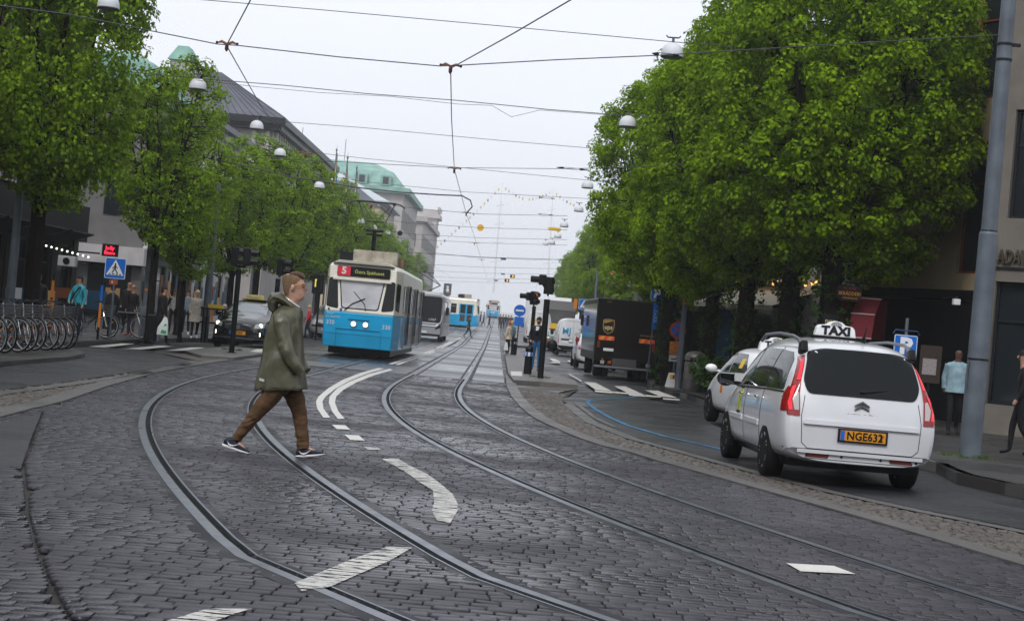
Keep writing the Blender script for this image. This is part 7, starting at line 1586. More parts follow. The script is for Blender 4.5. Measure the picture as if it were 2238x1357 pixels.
def skyposter():
    m = bpy.data.materials.new('poster_sky'); m.use_nodes = True; n = m.node_tree.nodes; l = m.node_tree.links; b_ = n['Principled BSDF']; tc = n.new('ShaderNodeTexCoord'); sx = n.new('ShaderNodeSeparateXYZ'); no = n.new('ShaderNodeTexNoise'); no.inputs['Scale'].default_value = 4; l.new(tc.outputs['Object'], sx.inputs[0]); l.new(tc.outputs['Object'], no.inputs['Vector'])
    ad = n.new('ShaderNodeMath'); ad.operation = 'MULTIPLY_ADD'; ad.inputs[1].default_value = .9; l.new(no.outputs['Fac'], ad.inputs[0]); l.new(sx.outputs['Z'], ad.inputs[2])
    r_ = n.new('ShaderNodeValToRGB'); r_.color_ramp.elements[0].position = .62; r_.color_ramp.elements[0].color = (.3, .4, .5, 1); r_.color_ramp.elements[1].position = .75; r_.color_ramp.elements[1].color = (.02, .14, .35, 1)
    mr = n.new('ShaderNodeMapRange'); mr.inputs[1].default_value = 0; mr.inputs[2].default_value = 2; l.new(ad.outputs[0], mr.inputs[0]); l.new(mr.outputs[0], r_.inputs[0]); l.new(r_.outputs[0], b_.inputs['Base Color']); b_.inputs['Roughness'].default_value = .2; return m
q = MB(); q.box((0, -.08, 1.4), (.62, .01, 2.3)); q.build('poster', skyposter(), t)
# bollards
for (px, py, Y, lb) in ((1152, 822, 50.8, 'black bollard with blue white reflective band in front of the left signal pole'), (1123, 770, 82, 'smaller looking black bollard with blue white band by the red haired woman')):
    a = P(px, py, Y); t = thing('bollard', lb, 'bollard', (a.x, Y, .1), 0, 'black bollards with reflective bands'); q = MB(); q.tube([(0, 0, 0), (0, 0, .78)], [.125, .115], 16); q.build('post', BLACK, t, True); q = MB(); q.lathe([(.122, .55), (.122, .67)], 16); q.build('reflective_band', WHITE, t, True)
    for k in range(6): q = MB(); q.box((.122 * math.cos(k * 1.047), .122 * math.sin(k * 1.047), .61), (.012, .055, .11), k * 1.047); q.build('blue_square', BLUE, t)
    q = MB(); q.lathe([(.13, .76), (.12, .82), (.06, .87), (.01, .88)], 16); q.build('cap', DARKM, t, True)
# traffic signals
def sighead(par, x, y, z, rz, lit=None, h=.62, w=.26, n=3, s=1.0):
    m4 = Matrix.Translation((x, y, z)) @ Matrix.Rotation(rz, 4, 'Z'); q = MB(); q.box((0, 0, 0), (w, .2, h)); q.xf(m4); hd = q.build('signal_head', BLACK, par, bevel=.02)
    for k in range(n):
        zz = h / 2 - h * (k + .5) / n; q = MB(); r_ = w * .36
        q.lathe([(r_, -.11), (r_ * 1.02, -.34)], 14, (0, 0, zz), 'y', caps=False); q.lathe([(r_ * .9, -.335), (r_ * .9, -.1)], 14, (0, 0, zz), 'y', caps=False); q.xf(m4); q.build('visor', BLACK, hd)
        q = MB(); q.lathe([(r_ * .85, -.1), (r_ * .85, -.12)], 14, (0, 0, zz), 'y'); q.xf(m4); c = lit if (lit and k == 0) else None
        q.build('lens', mat('lens_dark', (.03, .01, .01), .2) if not c else mat('lens_amber', (.5, .15, .05), .3, emit=(.7, .2, .05), es=.5), hd)
def sig(label, px, py, Y, hz_, heads, r=.075):
    a = P(px, py, Y); t = thing('traffic_light', label, 'traffic light', (a.x, Y, .08)); q = MB(); q.tube([(0, 0, 0), (0, 0, .02)], .14, 12); q.tube([(0, 0, 0), (0, 0, hz_)], r, 12); q.build('post', BLACK, t, True)
    for (x, y, z, rz_, lit, n) in heads: sighead(t, x, y, z, rz_, lit, n=n, h=.2 * n + .1); q = MB(); q.tube([(0, 0, z - .1 * n - .1), (x * .7, y * .7, z - .1 * n - .08), (x, y, z - .1 * n)], .03, 6); q.build('bracket', BLACK, t)
    return t
sig('black traffic light with two sideways heads on the left island by the black taxi', 506, 770, 46.4, 2.35, [(-.13, 0, 2.72, R(88), None, 2), (.2, 0, 2.72, R(88), None, 2)])
sig('black traffic light with one head just behind the walking man', 594, 765, 50.0, 2.25, [(.06, 0, 2.6, R(75), None, 2)])
sig('black traffic light with an amber lens, the left one of the right island pair', 1158, 778, 61.2, 2.25, [(-.03, 0, 2.55, R(25), 1, 2), (-.22, .1, 2.6, R(-80), None, 1)])
sig('thick black traffic light standing in weeds in front of the bearded man', 1180, 832, 47.6, 2.3, [(.02, 0, 2.7, R(165), None, 2), (-.18, 0, 2.85, R(-85), None, 1)], .09)
a = P(1128, 770, 84); t = thing('roundel_sign', 'blue round and square direction signs on a thin black post near the red haired woman', 'road sign', (a.x, 84, .1)); q = MB(); q.tube([(0, 0, 0), (0, 0, 2.4)], .03, 6); q.build('post', BLACK, t); q = MB(); q.lathe([(.3, -.02), (.3, .02)], 24, (0, -.04, 2.25), 'y'); q.build('blue_disc', BLUE, t); q = MB(); q.box((0, -.07, 2.25), (.4, .02, .09)); q.build('white_arrow', WHITE, t); q = MB(); q.box((0, -.04, 1.7), (.46, .03, .46)); q.build('square_plate', BLUE, t)
a = P(694, 690, 80); t = thing('tram_signal', 'black tram signal box showing a yellow letter L left of the tram', 'signal', (a.x, 80, 0)); q = MB(); q.tube([(0, 0, 0), (0, 0, 3)], .05, 8); q.build('post', BLACK, t); q = MB(); q.box((-.1, -.08, 2.75), (.55, .2, 1.0)); q.build('housing', BLACK, t, bevel=.03); text('letter', 'L', .5, mat('yellow_light', (.7, .6, .05), .4, emit=(.9, .8, .1), es=.5), t, (-.14, -.2, 2.75), (R(90), 0, 0), bold=.02)
# left pavement things
a = P(332, 750, 50.5); t = thing('litter_bin', 'square black litter bin between the grey pole and the dark tree trunk', 'bin', (a.x, 50.5, .1)); q = MB(); q.box((0, 0, .4), (.36, .3, .8)); q.build('box', BLACK, t, bevel=.02); q = MB(); q.box((.2, -.05, .4), (.05, .3, .8)); q.build('side_rail', STEEL, t)
a = P(466, 742, 54); t = thing('newspaper_stand', 'black open steel newspaper stand with yellow header beside the grey pole', 'stand', (a.x, 54, .1))
for x in (-.28, .22, -.4, .3):
    q = MB(); q.tube([(x, 0, 0), (x, 0, 1.15)], .03, 6); q.build('leg', BLACK, t)
for z in (.66, 1.12): q = MB(); q.box((-.05, 0, z), (.85, .3, .05)); q.build('shelf', BLACK, t)
q = MB(); q.box((.0, -.05, 1.2), (.5, .05, .13)); q.build('header', YEL, t); q = MB(); q.box((-.1, -.1, .9), (.08, .02, .38)); q.build('orange_strip', ORA, t)
for (px, Y, lb, m_) in ((212, 47, 'slim blue and orange marker post between the turquoise shirt and the black coat', 1), (104, 43, 'slim orange marker post among the parked bicycles', 0)):
    a = P(px, 750, Y); t = thing('marker_post', lb, 'post', (a.x, Y, .1)); q = MB(); q.tube([(0, 0, 0), (0, 0, 1.7)], .035, 8); q.build('post', BLACK, t); q = MB(); q.lathe([(.038, .35), (.038, 1.05)], 10); q.build('orange_sleeve', ORA, t); q = MB(); q.lathe([(.038, 1.1), (.038, 1.55)], 10); q.build('upper_sleeve', BLUE if m_ else ORA, t)
a = P(275, 740, 50.2); t = thing('bike_rack', 'grey steel cycle hoop beside the grey pole', 'rack', (a.x, 50.2, .1)); q = MB(); q.tube([(-.35, 0, 0), (-.35, 0, .8), (.4, 0, .8), (.4, 0, 0)], .025, 6); q.build('hoop', STEEL, t)
# shop signs on the left facade
q = MB(); NE = mat('red_neon', (.7, .02, .04), .4, emit=(1, .03, .08), es=1.2); a = P(240, 547, 50)
t = thing('neon_sign', 'small red neon sign among the leaves above the blue crossing sign', 'sign', (a.x, 50, a.z)); t.scale = (.62, .62, .62); text('lettering', 'Jolly', .26, NE, t, (0, 0, .1), (R(90), 0, 0), bold=.01); text('lettering', 'Bistro', .22, NE, t, (0, 0, -.14), (R(90), 0, 0), bold=.01); q = MB(); q.box((0, .1, 0), (.8, .06, .6)); q.build('backing', BLACK, t); q = MB(); q.tube([(-.5, .1, -.2), (-2.2, .3, -.2)], .04, 6); q.build('arm', BLACK, t)
a = P(1856, 641, 41); t = thing('tailor_sign', 'oval black hanging sign with gold letters SKRADDERI on an iron bracket', 'sign', (a.x, 41, a.z)); q = MB(); q.loft([[(x, yy, zz) for x, zz in rpoly([(-.32, -.19), (.32, -.19), (.32, .19), (-.32, .19)], .19, 8)] for yy in (-.02, .02)]); q.build('panel', BLACK, t)
text('lettering', 'SKR\u00c4DDERI', .125, mat('gold_letters', (.55, .25, .03), .5), t, (0, -.03, -.01), (R(90), 0, 0), .85, bold=.002); text('lettering', 'Mr & Mr', .09, mat('dim_red_letters', (.4, .05, .03), .5), t, (0, -.03, .12), (R(90), 0, 0)); text('lettering', '\u00c4NDRINGAR', .065, MATS['gold_letters'], t, (.02, -.03, -.12), (R(90), 0, 0)); q = MB(); q.tube([(-.25, 0, .27), (.6, 0, .27)], .012, 5); q.tube([(-.2, 0, .27), (-.2, 0, .19)], .006, 4); q.tube([(.2, 0, .27), (.2, 0, .19)], .006, 4)
for k in range(4): q.tube([(-.1 + k * .17, 0, .27), (-.04 + k * .17, 0, .34), (.02 + k * .17, 0, .3)], .006, 4)
q.build('iron_bracket', BLACK, t)
a = P(1815, 700, 40.6); t = thing('cafe_sign', 'small dark sign with pale letters nop beside the maroon awnings', 'sign', (a.x, 40.6, a.z)); q = MB(); q.box((0, 0, 0), (.42, .05, .3)); q.build('panel', BLACK, t); text('lettering', 'nop', .18, mat('pale_gold', (.65, .52, .25), .4), t, (0, -.035, -.02), (R(90), 0, 0))
a = P(2035, 770, 33); t = thing('menu_board', 'dark menu board with a pale sheet right of the parking sign', 'menu board', (a.x, 33, .1)); q = MB(); q.box((0, 0, 1.4), (.42, .05, .75)); q.build('frame', mat('dark_wood', (.03, .02, .015), .6), t); q = MB(); q.box((-.02, -.03, 1.35), (.28, .01, .32)); q.build('menu_sheet', mat('paper', (.25, .22, .22), .7, var=.3, vscale=30), t); q = MB(); q.tube([(0, .03, 0), (0, .03, 1.1)], .025, 6); q.build('leg', DARKM, t)
a = P(2090, 660, 36); t = thing('lantern', 'small white cube lantern under the dark bay on the right', 'lamp', (a.x, 36, a.z)); q = MB(); q.box((0, 0, 0), (.15, .15, .13)); q.build('shade', mat('lantern_white', (.6, .6, .6), .5), t, bevel=.01); q = MB(); q.ball((0, 0, .09), .035, 8, 5); q.tube([(0, 0, .1), (0, 1.2, .12)], .012, 4); q.build('arm', DARKM, t)
# ------------------------------------------------ bicycles
def bicycle():
    t = thing('bicycle', 'black hire bicycle with front basket, nearest the kerb end of the row', 'bicycle', (0, 0, 0), 0, 'row of parked hire bicycles')
    tyre = MB(); 
    def circ(r_, n=28): return [(0, r_ * math.cos(6.28318 * k / n), r_ * math.sin(6.28318 * k / n)) for k in range(n + 1)]
    tyre.tube(circ(.34), .02, 6, caps=False); tm = tyre.mesh('wheel', RUB, True)
    wl = MB(); wl.tube(circ(.318), .016, 6, caps=False); wm = wl.mesh('rim', mat('bike_rim', (.28, .28, .29), .45), True)
    sp = MB()
    for k in range(16): a_ = 6.28318 * k / 16; sp.tube([(.02 * (-1) ** k, 0, 0), (0, .31 * math.cos(a_), .31 * math.sin(a_))], .0022, 3, caps=False)
    sp.lathe([(.025, -.04), (.025, .04)], 8, ax='x'); sm = sp.mesh('spokes', STEEL)
    rf = MB(); rf.box((.0, .2, 0), (.02, .07, .025)); rm = rf.mesh('reflector', mat('orange_reflector', (.5, .14, .01), .4))
    for y in (.52, -.55):
        w_ = link('wheel', tm, t); w_.location = (0, y, .36); w_.rotation_euler = (.7 if y > 0 else 1.9, 0, 0); link('rim', wm, w_); link('spokes', sm, w_); link('reflector', rm, w_); r_2 = link('reflector', rm, w_); r_2.rotation_euler = (2.7, 0, 0)
    q = MB(); q.tube([(0, -.55, .36), (0, -.12, .32), (0, .36, .78)], .018, 6); q.tube([(0, -.12, .32), (0, -.24, .86)], .016, 6); q.tube([(0, -.22, .72), (0, -.55, .36)], .01, 5); q.tube([(0, -.14, .4), (0, .38, .7)], .014, 6); q.build('frame', BLACK, t)
    q = MB(); q.tube([(.0, .33, 1.0), (0, .38, .76), (.045, .42, .66), (.05, .52, .36)], .014, 6); q.tube([(0, .38, .76), (-.045, .42, .66), (-.05, .52, .36)], .014, 6); q.build('fork', CHROME, t)
    q = MB(); q.tube([(-.28, .16, 1.06), (-.16, .28, 1.08), (0, .34, 1.02), (.16, .28, 1.08), (.28, .16, 1.06)], .012, 6); q.build('handlebar', DARKM, t)
    q = MB(); q.ball((0, -.27, .92), (.09, .14, .04), 10, 5); q.build('saddle', BLACK, t, True)
    q = MB(); q.tube([(0, .52 + .37 * math.cos(a_), .36 + .37 * math.sin(a_)) for a_ in [x * .2 for x in range(3, 14)]], .018, 5); q.build('mudguard', mat('mudguard', (.06, .06, .065), .4), t); q = MB(); q.tube([(0, -.55 + .37 * math.cos(a_), .36 + .37 * math.sin(a_)) for a_ in [x * .2 for x in range(3, 15)]], .02, 5); q.build('mudguard', MATS['mudguard'], t)
    q = MB()
    for z in (.74, .8, .86, .92, .98):
        s = .13 + (z - .74) * .16; q.tube([(-s * 1.2, .42, z), (s * 1.2, .42, z), (s * 1.2, .42 + s * 1.6, z), (-s * 1.2, .42 + s * 1.6, z), (-s * 1.2, .42, z)], .0045, 3)
    for k in range(8):
        x = -1 + 2 * k / 7
        for yy in (0, 1): q.tube([(x * .13 * 1.2, .42 + yy * .21, .74), (x * .168 * 1.2, .42 + yy * .27, .98)], .0035, 3)
    for k in range(5):
        for s in (-1, 1): q.tube([(s * .156, .42 + .21 * k / 4, .74), (s * .2, .42 + .27 * k / 4, .98)], .0035, 3)
    for k in range(5): q.tube([(-.15 + .075 * k, .42, .74), (-.15 + .075 * k, .63, .74)], .0035, 3)
    o = q.build('basket', mat('basket_wire', (.1, .1, .11), .5, .2), t)
    q = MB(); q.tube([(.06, -.12, .32), (.06, -.1, .15)], .01, 4); q.box((.1, -.1, .14), (.09, .08, .02)); q.lathe([(.09, -.005), (.09, .005)], 16, (.03, -.12, .32), 'x'); q.build('crank', STEEL, t)
    q = MB(); q.tube([(-.08, -.2, .34), (-.1, -.28, .0)], .012, 5); q.build('kickstand', STEEL, t)
    return t
bk = bicycle(); spots = [(152, 771), (135, 772), (118, 773), (100, 774), (82, 775), (60, 777), (38, 779), (18, 781), (-4, 783)]
lbs = ['hire bicycle with pale rims at the right end of the row, nearest the crossing', 'second hire bicycle from the right end of the row', 'third hire bicycle from the right end of the row', 'fourth hire bicycle from the right end of the row', 'fifth hire bicycle from the right end, in the middle of the row', 'sixth hire bicycle from the right end of the row', 'seventh hire bicycle from the right end of the row', 'second hire bicycle from the left edge of the photo', 'hire bicycle cut by the left edge of the photo']
for i, (px, py) in enumerate([(a_ - 18, b__ + 1) for a_, b__ in spots]):
    p = G(px, py); L = (p.x - .42, p.y + .1 + .45, .09); rz_ = R(-120 + rnd.uniform(-6, 6))
    if i == 0: bk.location = L; bk.rotation_euler = (R(0), 0, rz_); bk['label'] = lbs[0]
    else: dup(bk, L, rz_, lbs[i])
p = P(193, 745, 48.5); dup(bk, (p.x, 48.5, .1), R(-95), 'lone bicycle standing left of the black coat'); p = P(268, 745, 51.5); dup(bk, (p.x, 51.5, .1), R(-88), 'bicycle partly hidden behind the grey pole base')
a = P(1552, 790, 52); dup(bk, (a.x, 52, .1), R(100), 'dark bicycle leaning between the litter bin and the sky poster')
# ------------------------------------------------ overhead: lamps, span wires, contact wires
WIRE = mat('wire', (.05, .05, .055), .5, .3); LW = mat('lamp_white', (.62, .64, .68), .45, var=.06, vscale=3)
def lampthing():
    t = thing('street_lamp', 'x', 'street lamp', (0, 0, 0), 0, 'dome lamps hanging on span wires')
    q = MB(); q.ball((0, 0, 0), (.25, .25, .25), 20, 7, z0=0.0); q.lathe([(.25, -.07), (.25, 0)], 20, caps=False); q.build('dome', LW, t, True); q = MB(); q.lathe([(.255, -.09), (.255, -.065)], 20); q.lathe([(.21, -.1), (.21, -.085)], 20); q.build('glass', mat('lamp_glass', (.08, .08, .09), .3), t, True)
    q = MB(); q.tube([(0, 0, .24), (0, 0, .36)], .03, 8); q.build('stem', STEEL, t); q = MB(); q.tube([(-.16, 0, .4), (-.12, 0, .36), (.12, 0, .36), (.16, 0, .4)], .016, 6); q.build('clamp', DARKM, t); return t
LP = [(237, 12, 37.5, 'white dome lamp at the top left, against the dark leaves'), (432, 190, 47.5, 'white dome lamp in front of the slate roof, second on the left'), (561, 278, 60, 'white dome lamp in front of the colonnade, third on the left'), (612, 337, 69, 'fourth dome lamp of the left series, above the green leaves'), (698, 408, 78, 'fifth dome lamp of the left series, near the black feeder cable'), (747, 456, 95, 'sixth dome lamp of the left series, left of the pantograph'), (789, 486, 106, 'dome lamp seen through the pantograph arms'), (816, 499, 118, 'dome lamp just right of the pantograph'), (846, 510, 128, 'small dome lamp right of the pantograph in the haze'), (882, 562, 190, 'tiny dome lamp above the tram tail, left of a pair'), (891, 570, 205, 'tiny dome lamp above the tram tail, right of a pair'),
      (1469, 118, 36.7, 'largest white dome lamp, in front of the right tree crowns'), (1372, 272, 47, 'second white dome lamp at the edge of the right crowns'), (1324, 342, 60, 'third dome lamp at the edge of the right crowns'), (1284, 407, 69, 'fourth dome lamp at the edge of the right crowns'), (1265, 459, 85, 'fifth dome lamp at the edge of the right crowns'), (1233, 493, 96, 'dome lamp just right of the yellow plate'), (1219, 517, 112, 'dome lamp below the yellow plate'), (1206, 531, 124, 'small dome lamp lowest of the right series'), (1192, 533, 140, 'faint tilted dome lamp at the far end of the right series')]
l0 = lampthing()
for i, (px, py, Y, lb) in enumerate(LP):
    p = P(px, py, Y); o = l0 if i == 0 else dup(l0, p, rnd.uniform(-.3, .3), lb)
    if i == 0: l0.location = p; l0['label'] = lb
def span(label, pts, Y, r=.011, sag=None, m=WIRE, name='span_wire', cat='wire', extra=None):
    L = [P(x, y, yy) for (x, y), yy in zip(pts, Y if isinstance(Y, (list, tuple)) else [Y] * len(pts))]; q = MB(); q.tube(L, r, 5); o = q.build(name, m, None, True); tag(o, label, cat, None); return o
span('span wire from the left trees to the big grey pole, nearest the camera', [(-60, 5), (150, 32), (280, 58), (475, 97), (520, 100), (740, 125), (962, 145), (1008, 143), (1220, 131), (1430, 122), (1500, 118), (1850, 96), (2205, 76)], [26.3] * 13, .009)
span('upper span wire running to the largest dome lamp on the right', [(380, -5), (700, 22), (1100, 58), (1469, 92), (1600, 103)], 36.7, .009)
span('paired span wire carrying the second lamps left and right', [(200, 150), (432, 172), (620, 187), (800, 205), (1000, 220), (1200, 240), (1372, 253), (1450, 258)], 47.3, .012); span('thin cable looping under the second lamp wire', [(432, 176), (560, 190), (700, 203), (850, 211), (1000, 228), (1075, 231), (1118, 256), (1180, 241), (1372, 255)], 47.0, .007)
span('span wire carrying the third lamps', [(500, 252), (561, 262), (800, 280), (1100, 308), (1324, 327), (1400, 334)], 60, .01); span('span wire carrying the fourth lamps', [(560, 318), (612, 325), (800, 347), (1000, 366), (1284, 394), (1330, 399)], 69, .01); span('span wire above the flags', [(430, 338), (700, 352), (993, 367), (1215, 369), (1310, 368), (1500, 360)], 43, .008)
fe = span('thick black feeder cable dotted with clips above the tram', [(300, 310), (440, 343), (560, 368), (640, 388), (700, 396), (780, 410), (870, 420), (960, 426), (1010, 428), (1028, 438), (1032, 452), (1019, 466)], [52] * 12, .022); span('thin wire alongside the black feeder cable', [(560, 360), (800, 398), (1020, 420), (1280, 434), (1330, 437)], 78, .01)
for i, (y0, y1, y2, Y) in enumerate(((455, 468, 472, 85), (488, 498, 503, 96), (512, 520, 524, 112), (523, 531, 536, 124), (552, 562, 568, 78), (576, 584, 588, 135), (590, 597, 600, 150), (603, 609, 611, 165), (612, 617, 620, 185))):
    span('faint span wire across the hazy street, number %s below the feeder cable' % ('one two three four five six seven eight nine'.split()[i]), [(740, y0 - 22 if i < 4 else y0), (900, y0), (1050, y1), (1240, y2)], Y, .012)
def contact(label, fx, pts, r=.011):
    L = [P(x, y, Y) for x, y, Y in pts]; q = MB(); q.tube(L, r, 5); o = q.build('contact_wire', WIRE, None, True); return tag(o, label, 'wire')
contact('contact wire above the right track, from the top edge down the middle of the sky', XR, [(1262, -8, 23.0), (1120, 75, 26.0), (985, 150, 30.5), (987, 260, 38), (993, 370, 50), (1019, 467, 75), (1033, 505, 100), (1046, 548, 135), (1054, 572, 165), (1062, 600, 230), (1070, 622, 300)])
contact('contact wire above the left track, descending to the tram pantograph', XL, [(551, -6, 25), (495, 100, 30.3), (570, 232, 40), (668, 358, 52), (745, 430, 59.5), (800, 462, 66)])
contact('contact wire above the far left track beyond the tram', XL, [(800, 462, 66), (850, 497, 84), (900, 545, 112), (925, 562, 140), (960, 590, 200), (990, 610, 300)])
contact('kinked wire with curve holder left of the vista', XL, [(905, 575, 135), (925, 548, 135), (938, 545, 130), (945, 552, 130), (1030, 562, 128), (1170, 568, 126), (1250, 566, 124)])
RU = mat('insulator_rust', (.25, .11, .05), .6)
def insul(label, px, py, Y, s=.34):
    p = P(px, py, Y); t = thing('wire_hanger', label, 'wire hanger', p); q = MB()
    for sx in (-1, 1): q.tube([(0, 0, .02), (sx * s * .3, 0, .06), (sx * s * .52, 0, .03)], [.02, .028, .012], 6)
    q.build('yoke', RU, t, True); q = MB(); q.lathe([(.012, -.12), (.035, -.08), (.035, -.02), (.02, .03)], 10); q.build('insulator', mat('insulator_dark', (.08, .02, .02), .5), t, True)
    for sx in (-1, 1): q = MB(); q.ball((sx * s * .55, 0, .035), .026, 8, 5); q.build('clamp', DARKM, t)
for px, py, Y, lb in ((496, 99, 30.3, 'rust brown wire hanger left of the middle, at the top of the sky'), (985, 148, 30.5, 'rust brown wire hanger in the middle of the sky'), (668, 338, 52, 'rust brown wire hanger in front of the colonnade building'), (993, 371, 50, 'wire hanger straight below the middle one'), (1019, 467, 75, 'wire hanger where the feeder cable loop ends'), (812, 449, 62, 'wire hanger right above the tram pantograph'), (1037, 532, 118, 'small wire hanger below the yellow disc'), (1052, 568, 165, 'tiny wire hanger in the hazy vista')): insul(lb, px, py, Y, .34 if Y < 100 else .6)
for px, py, Y, lb in ((1455, 120, 26.3, 'long dark strain insulator beside the largest dome lamp'), (1250, 369, 43, 'dark strain insulator left of the crowns, upper'), (1195, 433, 78, 'dark strain insulator in the sky, lower'), (1192, 469, 85, 'dark strain insulator in the sky, lowest')):
    p = P(px, py, Y); q = MB(); w = .22 if Y < 30 else .4; q.tube([(-w, 0, 0), (-w * .6, 0, 0), (-w * .5, 0, 0)], [.008, .03, .02], 6); q.tube([(w, 0, 0), (w * .6, 0, 0), (w * .5, 0, 0)], [.008, .03, .02], 6); q.tube([(-w * .5, 0, .018), (w * .5, 0, .018)], .007, 4); q.tube([(-w * .5, 0, -.018), (w * .5, 0, -.018)], .007, 4); o = q.build('strain_insulator', DARKM); o.location = p; tag(o, lb, 'insulator')
# hanging plates
def plate_h(label, px, py, Y, w, h, m, cat='hanging sign', disc=False):
    p = P(px, py, Y); q = MB()
    if disc: q.lathe([(w / 2, -.02), (w / 2, .02)], 24, ax='y')
    else: q.box((0, 0, 0), (w, .05, h))
    o = q.build('hanging_sign', m); o.location = p; return tag(o, label, cat)
plate_h('yellow round disc hanging on a wire above the vista', 1050, 498, 112, .46, .46, mat('disc_yellow', (.75, .42, .02), .5), disc=True); plate_h('black round disc seen from behind, right of the pantograph', 874, 510, 112, .36, .36, BLACK, disc=True)
plate_h('long yellow plate at the pantograph', 783, 496, 110, .7, .26, YEL); plate_h('long yellow plate beside the right dome lamps', 1212, 501, 104, .78, .2, YEL); plate_h('dark blue street name plate hanging in the vista', 1100, 566, 126, .4, .16, mat('plate_navy', (.02, .06, .15), .5))
for px, py, lb in ((1120, 604, 'dark hanging signal box with orange arrow, right one'), (1108, 613, 'dark hanging signal box with orange arrow, left one')):
    p = P(px, py, 170); t = thing('hanging_signal', lb, 'signal', p); q = MB(); q.box((0, 0, 0), (.48, .2, .34)); q.build('housing', BLACK, t); q = MB(); q.box((.04, -.12, 0), (.12, .02, .2)); q.build('arrow', mat('orange_light', (.9, .4, .02), .5, emit=(1, .45, .03), es=1.5), t)
for px, py, lb in ((1099, 599, 'grey blue plate beside the orange hanging signals'), (1084, 613, 'pale green plate left of the orange hanging signals')): plate_h(lb, px, py, 175, .4, .18, mat('plate_teal', (.08, .2, .25), .5))
a = P(978, 655, 240); t = thing('banner_sign', 'dark grey banner with white figure above the sideways tram', 'banner', P(978, 632, 165)); q = MB(); q.box((0, 0, 0), (.78, .1, 1.15)); q.build('banner', mat('banner_grey', (.08, .09, .11), .5), t); q = MB(); q.ball((0, -.08, .2), (.14, .03, .14), 10, 6); q.ball((.02, -.08, -.12), (.17, .03, .2), 10, 6); q.build('white_figure', WHITE, t, True); q = MB(); q.box((.15, -.08, -.32), (.4, .02, .08)); q.build('orange_word', ORA, t); q = MB(); q.tube([(0, 0, -.6), (0, 0, -4)], .05, 6); q.build('post', DARKM, t)
# flags
FB, FY, FR, FN = mat('flag_blue', (.02, .13, .3), .8), mat('flag_yellow', (.7, .48, .05), .8), mat('flag_red', (.45, .03, .04), .8), mat('flag_navy', (.02, .04, .15), .8)
for px, ty, by, cols, lb in ((733, 328, 560, (FB, FY, FB), 'blue and yellow flag hanging limp on the tallest left pole'), (757, 345, 560, (FN, FR, WHITE, FR, FN), 'red white and blue flag hanging limp on the middle pole'), (777, 367, 560, (FB, FY, FB), 'blue and yellow flag hanging limp on the right pole')):
    Y = 150; top = P(px + 3, ty, Y); t = thing('flagpole', lb, 'flag', (top.x, Y, zg(Y))); h = top.z - zg(Y); q = MB(); q.tube([(0, 0, 0), (0, 0, h)], [.09, .05], 8); q.build('pole', STEEL, t); q = MB(); q.ball((0, 0, h), .1, 8, 6); q.tube([(0, 0, h), (0, 0, h + .5)], [.03, .005], 6); q.build('finial', STEEL, t)
    n = len(cols); L = 3.9
    for k, c in enumerate(cols):
        q = MB(); w0 = .34; x0 = -w0 * .3 + w0 * 1.5 * k / n; A = []
        for z in range(9): u = z / 8; spread = .25 + .75 * u; A.append(((x0 * spread + .04 * math.sin(u * 6 + k), -.1 + .08 * math.sin(u * 5 + k * 2), h - .3 - L * u), ((x0 + w0 * 1.5 / n) * spread + .04 * math.sin(u * 6 + k), -.1 + .08 * math.cos(u * 5 + k * 2), h - .3 - L * u)))
        for z in range(8): q.quad(A[z][0], A[z][1], A[z + 1][1], A[z + 1][0])
        q.build('flag_stripe', c, t, True)
# sailing ship masts in the harbour far away
sh = thing('sailing_ship', 'very faint, haze-toned sailing ship masts dressed with signal flags in the far haze', 'ship', (0, 560, 0)); SM = mat('ship_haze_tone', (.72, .73, .74), .6)  # haze put into the ship's colour: pale tone close to the sky
def shp(px, py): p = P(px, py, 560); return (p.x, 0, p.z)
for base_, top_ in (((1078, 640), (1098, 400)), ((1196, 640), (1209, 412))):
    q = MB(); q.tube([shp(*base_), shp((base_[0] + top_[0]) / 2, (base_[1] + top_[1]) / 2), shp(*top_)], [.35, .28, .08], 6); q.build('mast', SM, sh)
    for k in range(5):
        t_ = .12 + k * .17; x = base_[0] + (top_[0] - base_[0]) * t_; y_ = base_[1] + (top_[1] - base_[1]) * t_; w = 17 - k * 2.2; q = MB(); q.tube([shp(x - w, y_ + 2), shp(x + w, y_ - 1)], .16, 5); q.build('yard', SM, sh)
    for dx in (-26, 26): q = MB(); q.tube([shp(base_[0] + dx, base_[1]), shp(top_[0] - 2, top_[1] + 40)], .07, 4); q.build('shroud', SM, sh)
q = MB(); q.box((9, 10, 2), (70, 12, 8)); q.build('hull', SM, sh)
fl = [(1098, 400, 925, 560, 22), (1098, 400, 1150, 430, 7), (1150, 430, 1209, 412, 8), (1209, 412, 1262, 445, 7)]; cm = [FB, FY, mat('flag_pale', (.5,.4,.38), .8), WHITE]
for x0, y0, x1, y1, n in fl:
    q = MB(); q.tube([shp(x0, y0), shp((x0 + x1) / 2, (y0 + y1) / 2 + 4), shp(x1, y1)], .05, 4); q.build('flag_line', SM, sh)
    for k in range(1, n): t_ = k / n; x, _, z = shp(x0 + (x1 - x0) * t_, y0 + (y1 - y0) * t_ + 16 * t_ * (1 - t_) + 4); q = MB(); q.quad((x - .3, 0, z), (x + .3, 0, z), (x + .2, .1, z - .9), (x - .2, .1, z - .9)); q.build('signal_flag', cm[k % 4], sh)

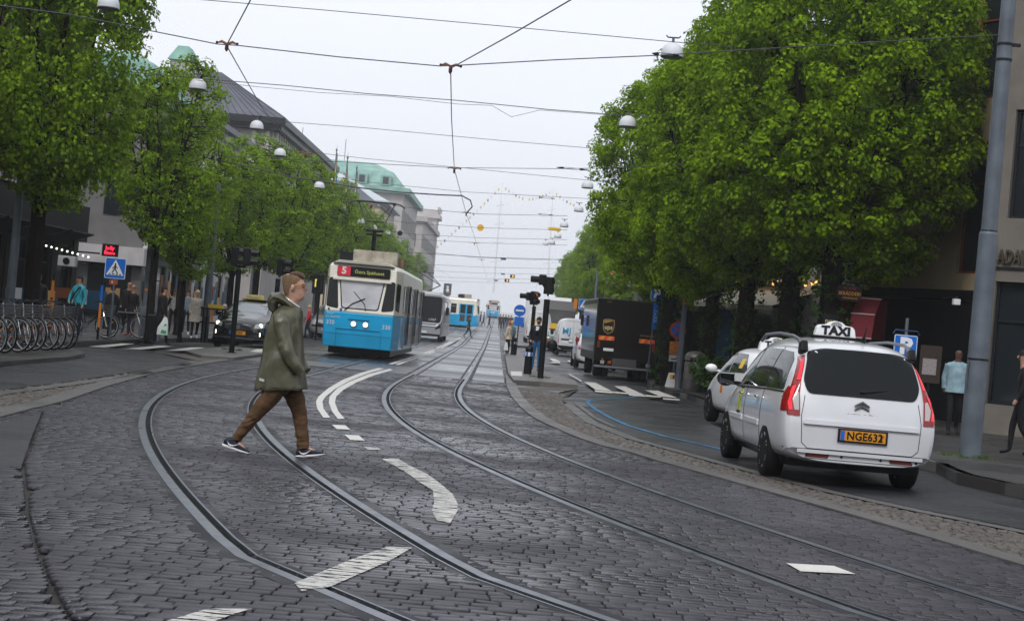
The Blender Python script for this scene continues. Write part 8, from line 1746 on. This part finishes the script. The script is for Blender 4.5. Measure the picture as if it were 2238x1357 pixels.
# small lights, a wall unit and window posters along the left shops
ls = thing('light_string', 'row of small white bulbs under the dark awning behind the bicycles', 'fairy lights', (0, 0, 0)); bw = MB(); bw.ball((0, 0, 0), .035, 8, 5); bwm = bw.mesh('bulb', mat('white_bulb', (1, 1, 1), .4, emit=(1, .97, .9), es=1.6)); pts = []
for k in range(11): v = P(78 + k * 11.5, 531 + k * 3.1, 50); pts.append(v); o = link('bulb', bwm, ls); o.location = v
q = MB(); q.tube(pts, .008, 4); q.build('cord', BLACK, ls)
v = P(148, 571, 47.5); t = thing('air_unit', 'small white box unit on the wall left of the crossing sign', 'air unit', v); q = MB(); q.box((0, 0, 0), (.5, .3, .3)); q.build('case', mat('unit_white', (.4, .4, .4), .5), t, bevel=.02); q = MB(); q.lathe([(.1, -.17), (.1, -.15)], 14, ax='y'); q.build('fan', BLACK, t); q = MB(); q.tube([(0, .1, 0), (0, 2, 0)], .03, 5); q.build('arm', DARKM, t)
PC = [mat('poster_blue', (.02, .07, .13), .5), mat('poster_white', (.5, .52, .55), .5), mat('poster_orange', (.16, .05, .02), .5), mat('warm_interior', (.25, .14, .06), .6, emit=(1, .6, .25), es=.08)]
for i in range(14):
    y = 84.8 + i * 1.95; q = MB(); w = rnd.uniform(.35, .9); h = rnd.uniform(.5, 1.5); q.box((-18.93, y, .9 + h / 2 + rnd.uniform(0, .6)), (.03, w, h)); o = q.build('window_poster', PC[i % 4]); o.parent = b2 if y < 93.4 else b3; o.matrix_parent_inverse = Matrix.Identity(4); pr0 = o.parent; o.data.transform((Matrix.Translation(pr0.location) @ Matrix.Rotation(pr0.rotation_euler.z, 4, 'Z')).inverted())
for i in range(7):
    v = P(30 + i * 36, 640 + 8 * (i % 3), 52 + i); q = MB(); q.box((0, 0, 0), (.5 + .2 * (i % 2), .04, .35 + .15 * (i % 3))); o = q.build('window_display', PC[(i * 3 + 1) % 4]); o.location = v; tag(o, ['pale display panel at the left edge behind the dark pole', 'small lit display behind the big left tree trunk', 'dim display panel above the bicycle baskets', 'display panel behind the man in turquoise', 'display panel left of the blue crossing sign post', 'display panel behind the black coat', 'display panel left of the grey pole with graffiti'][i], 'display')
    q = MB(); q.tube([(0, .02, 0), (0, .4, 0), (0, .4, -v.z + .1)], .02, 5); q.build('stand', BLACK, o)
# ================================================================== humid air
hz = MB(); hz.box((0, 350, 25.5), (196, 884, 55)); hz_o = None
hm = bpy.data.materials.new('haze'); hm.use_nodes = True; n_ = hm.node_tree.nodes; n_.remove(n_['Principled BSDF'])
pv = n_.new('ShaderNodeVolumePrincipled'); pv.inputs['Color'].default_value = (.97, .98, 1, 1); pv.inputs['Density'].default_value = .0007; pv.inputs['Anisotropy'].default_value = .7
hm.node_tree.links.new(pv.outputs[0], n_['Material Output'].inputs['Volume'])
hz_o = hz.build('haze', hm); hz_o['kind'] = 'stuff'; hz_o.display_type = 'WIRE'
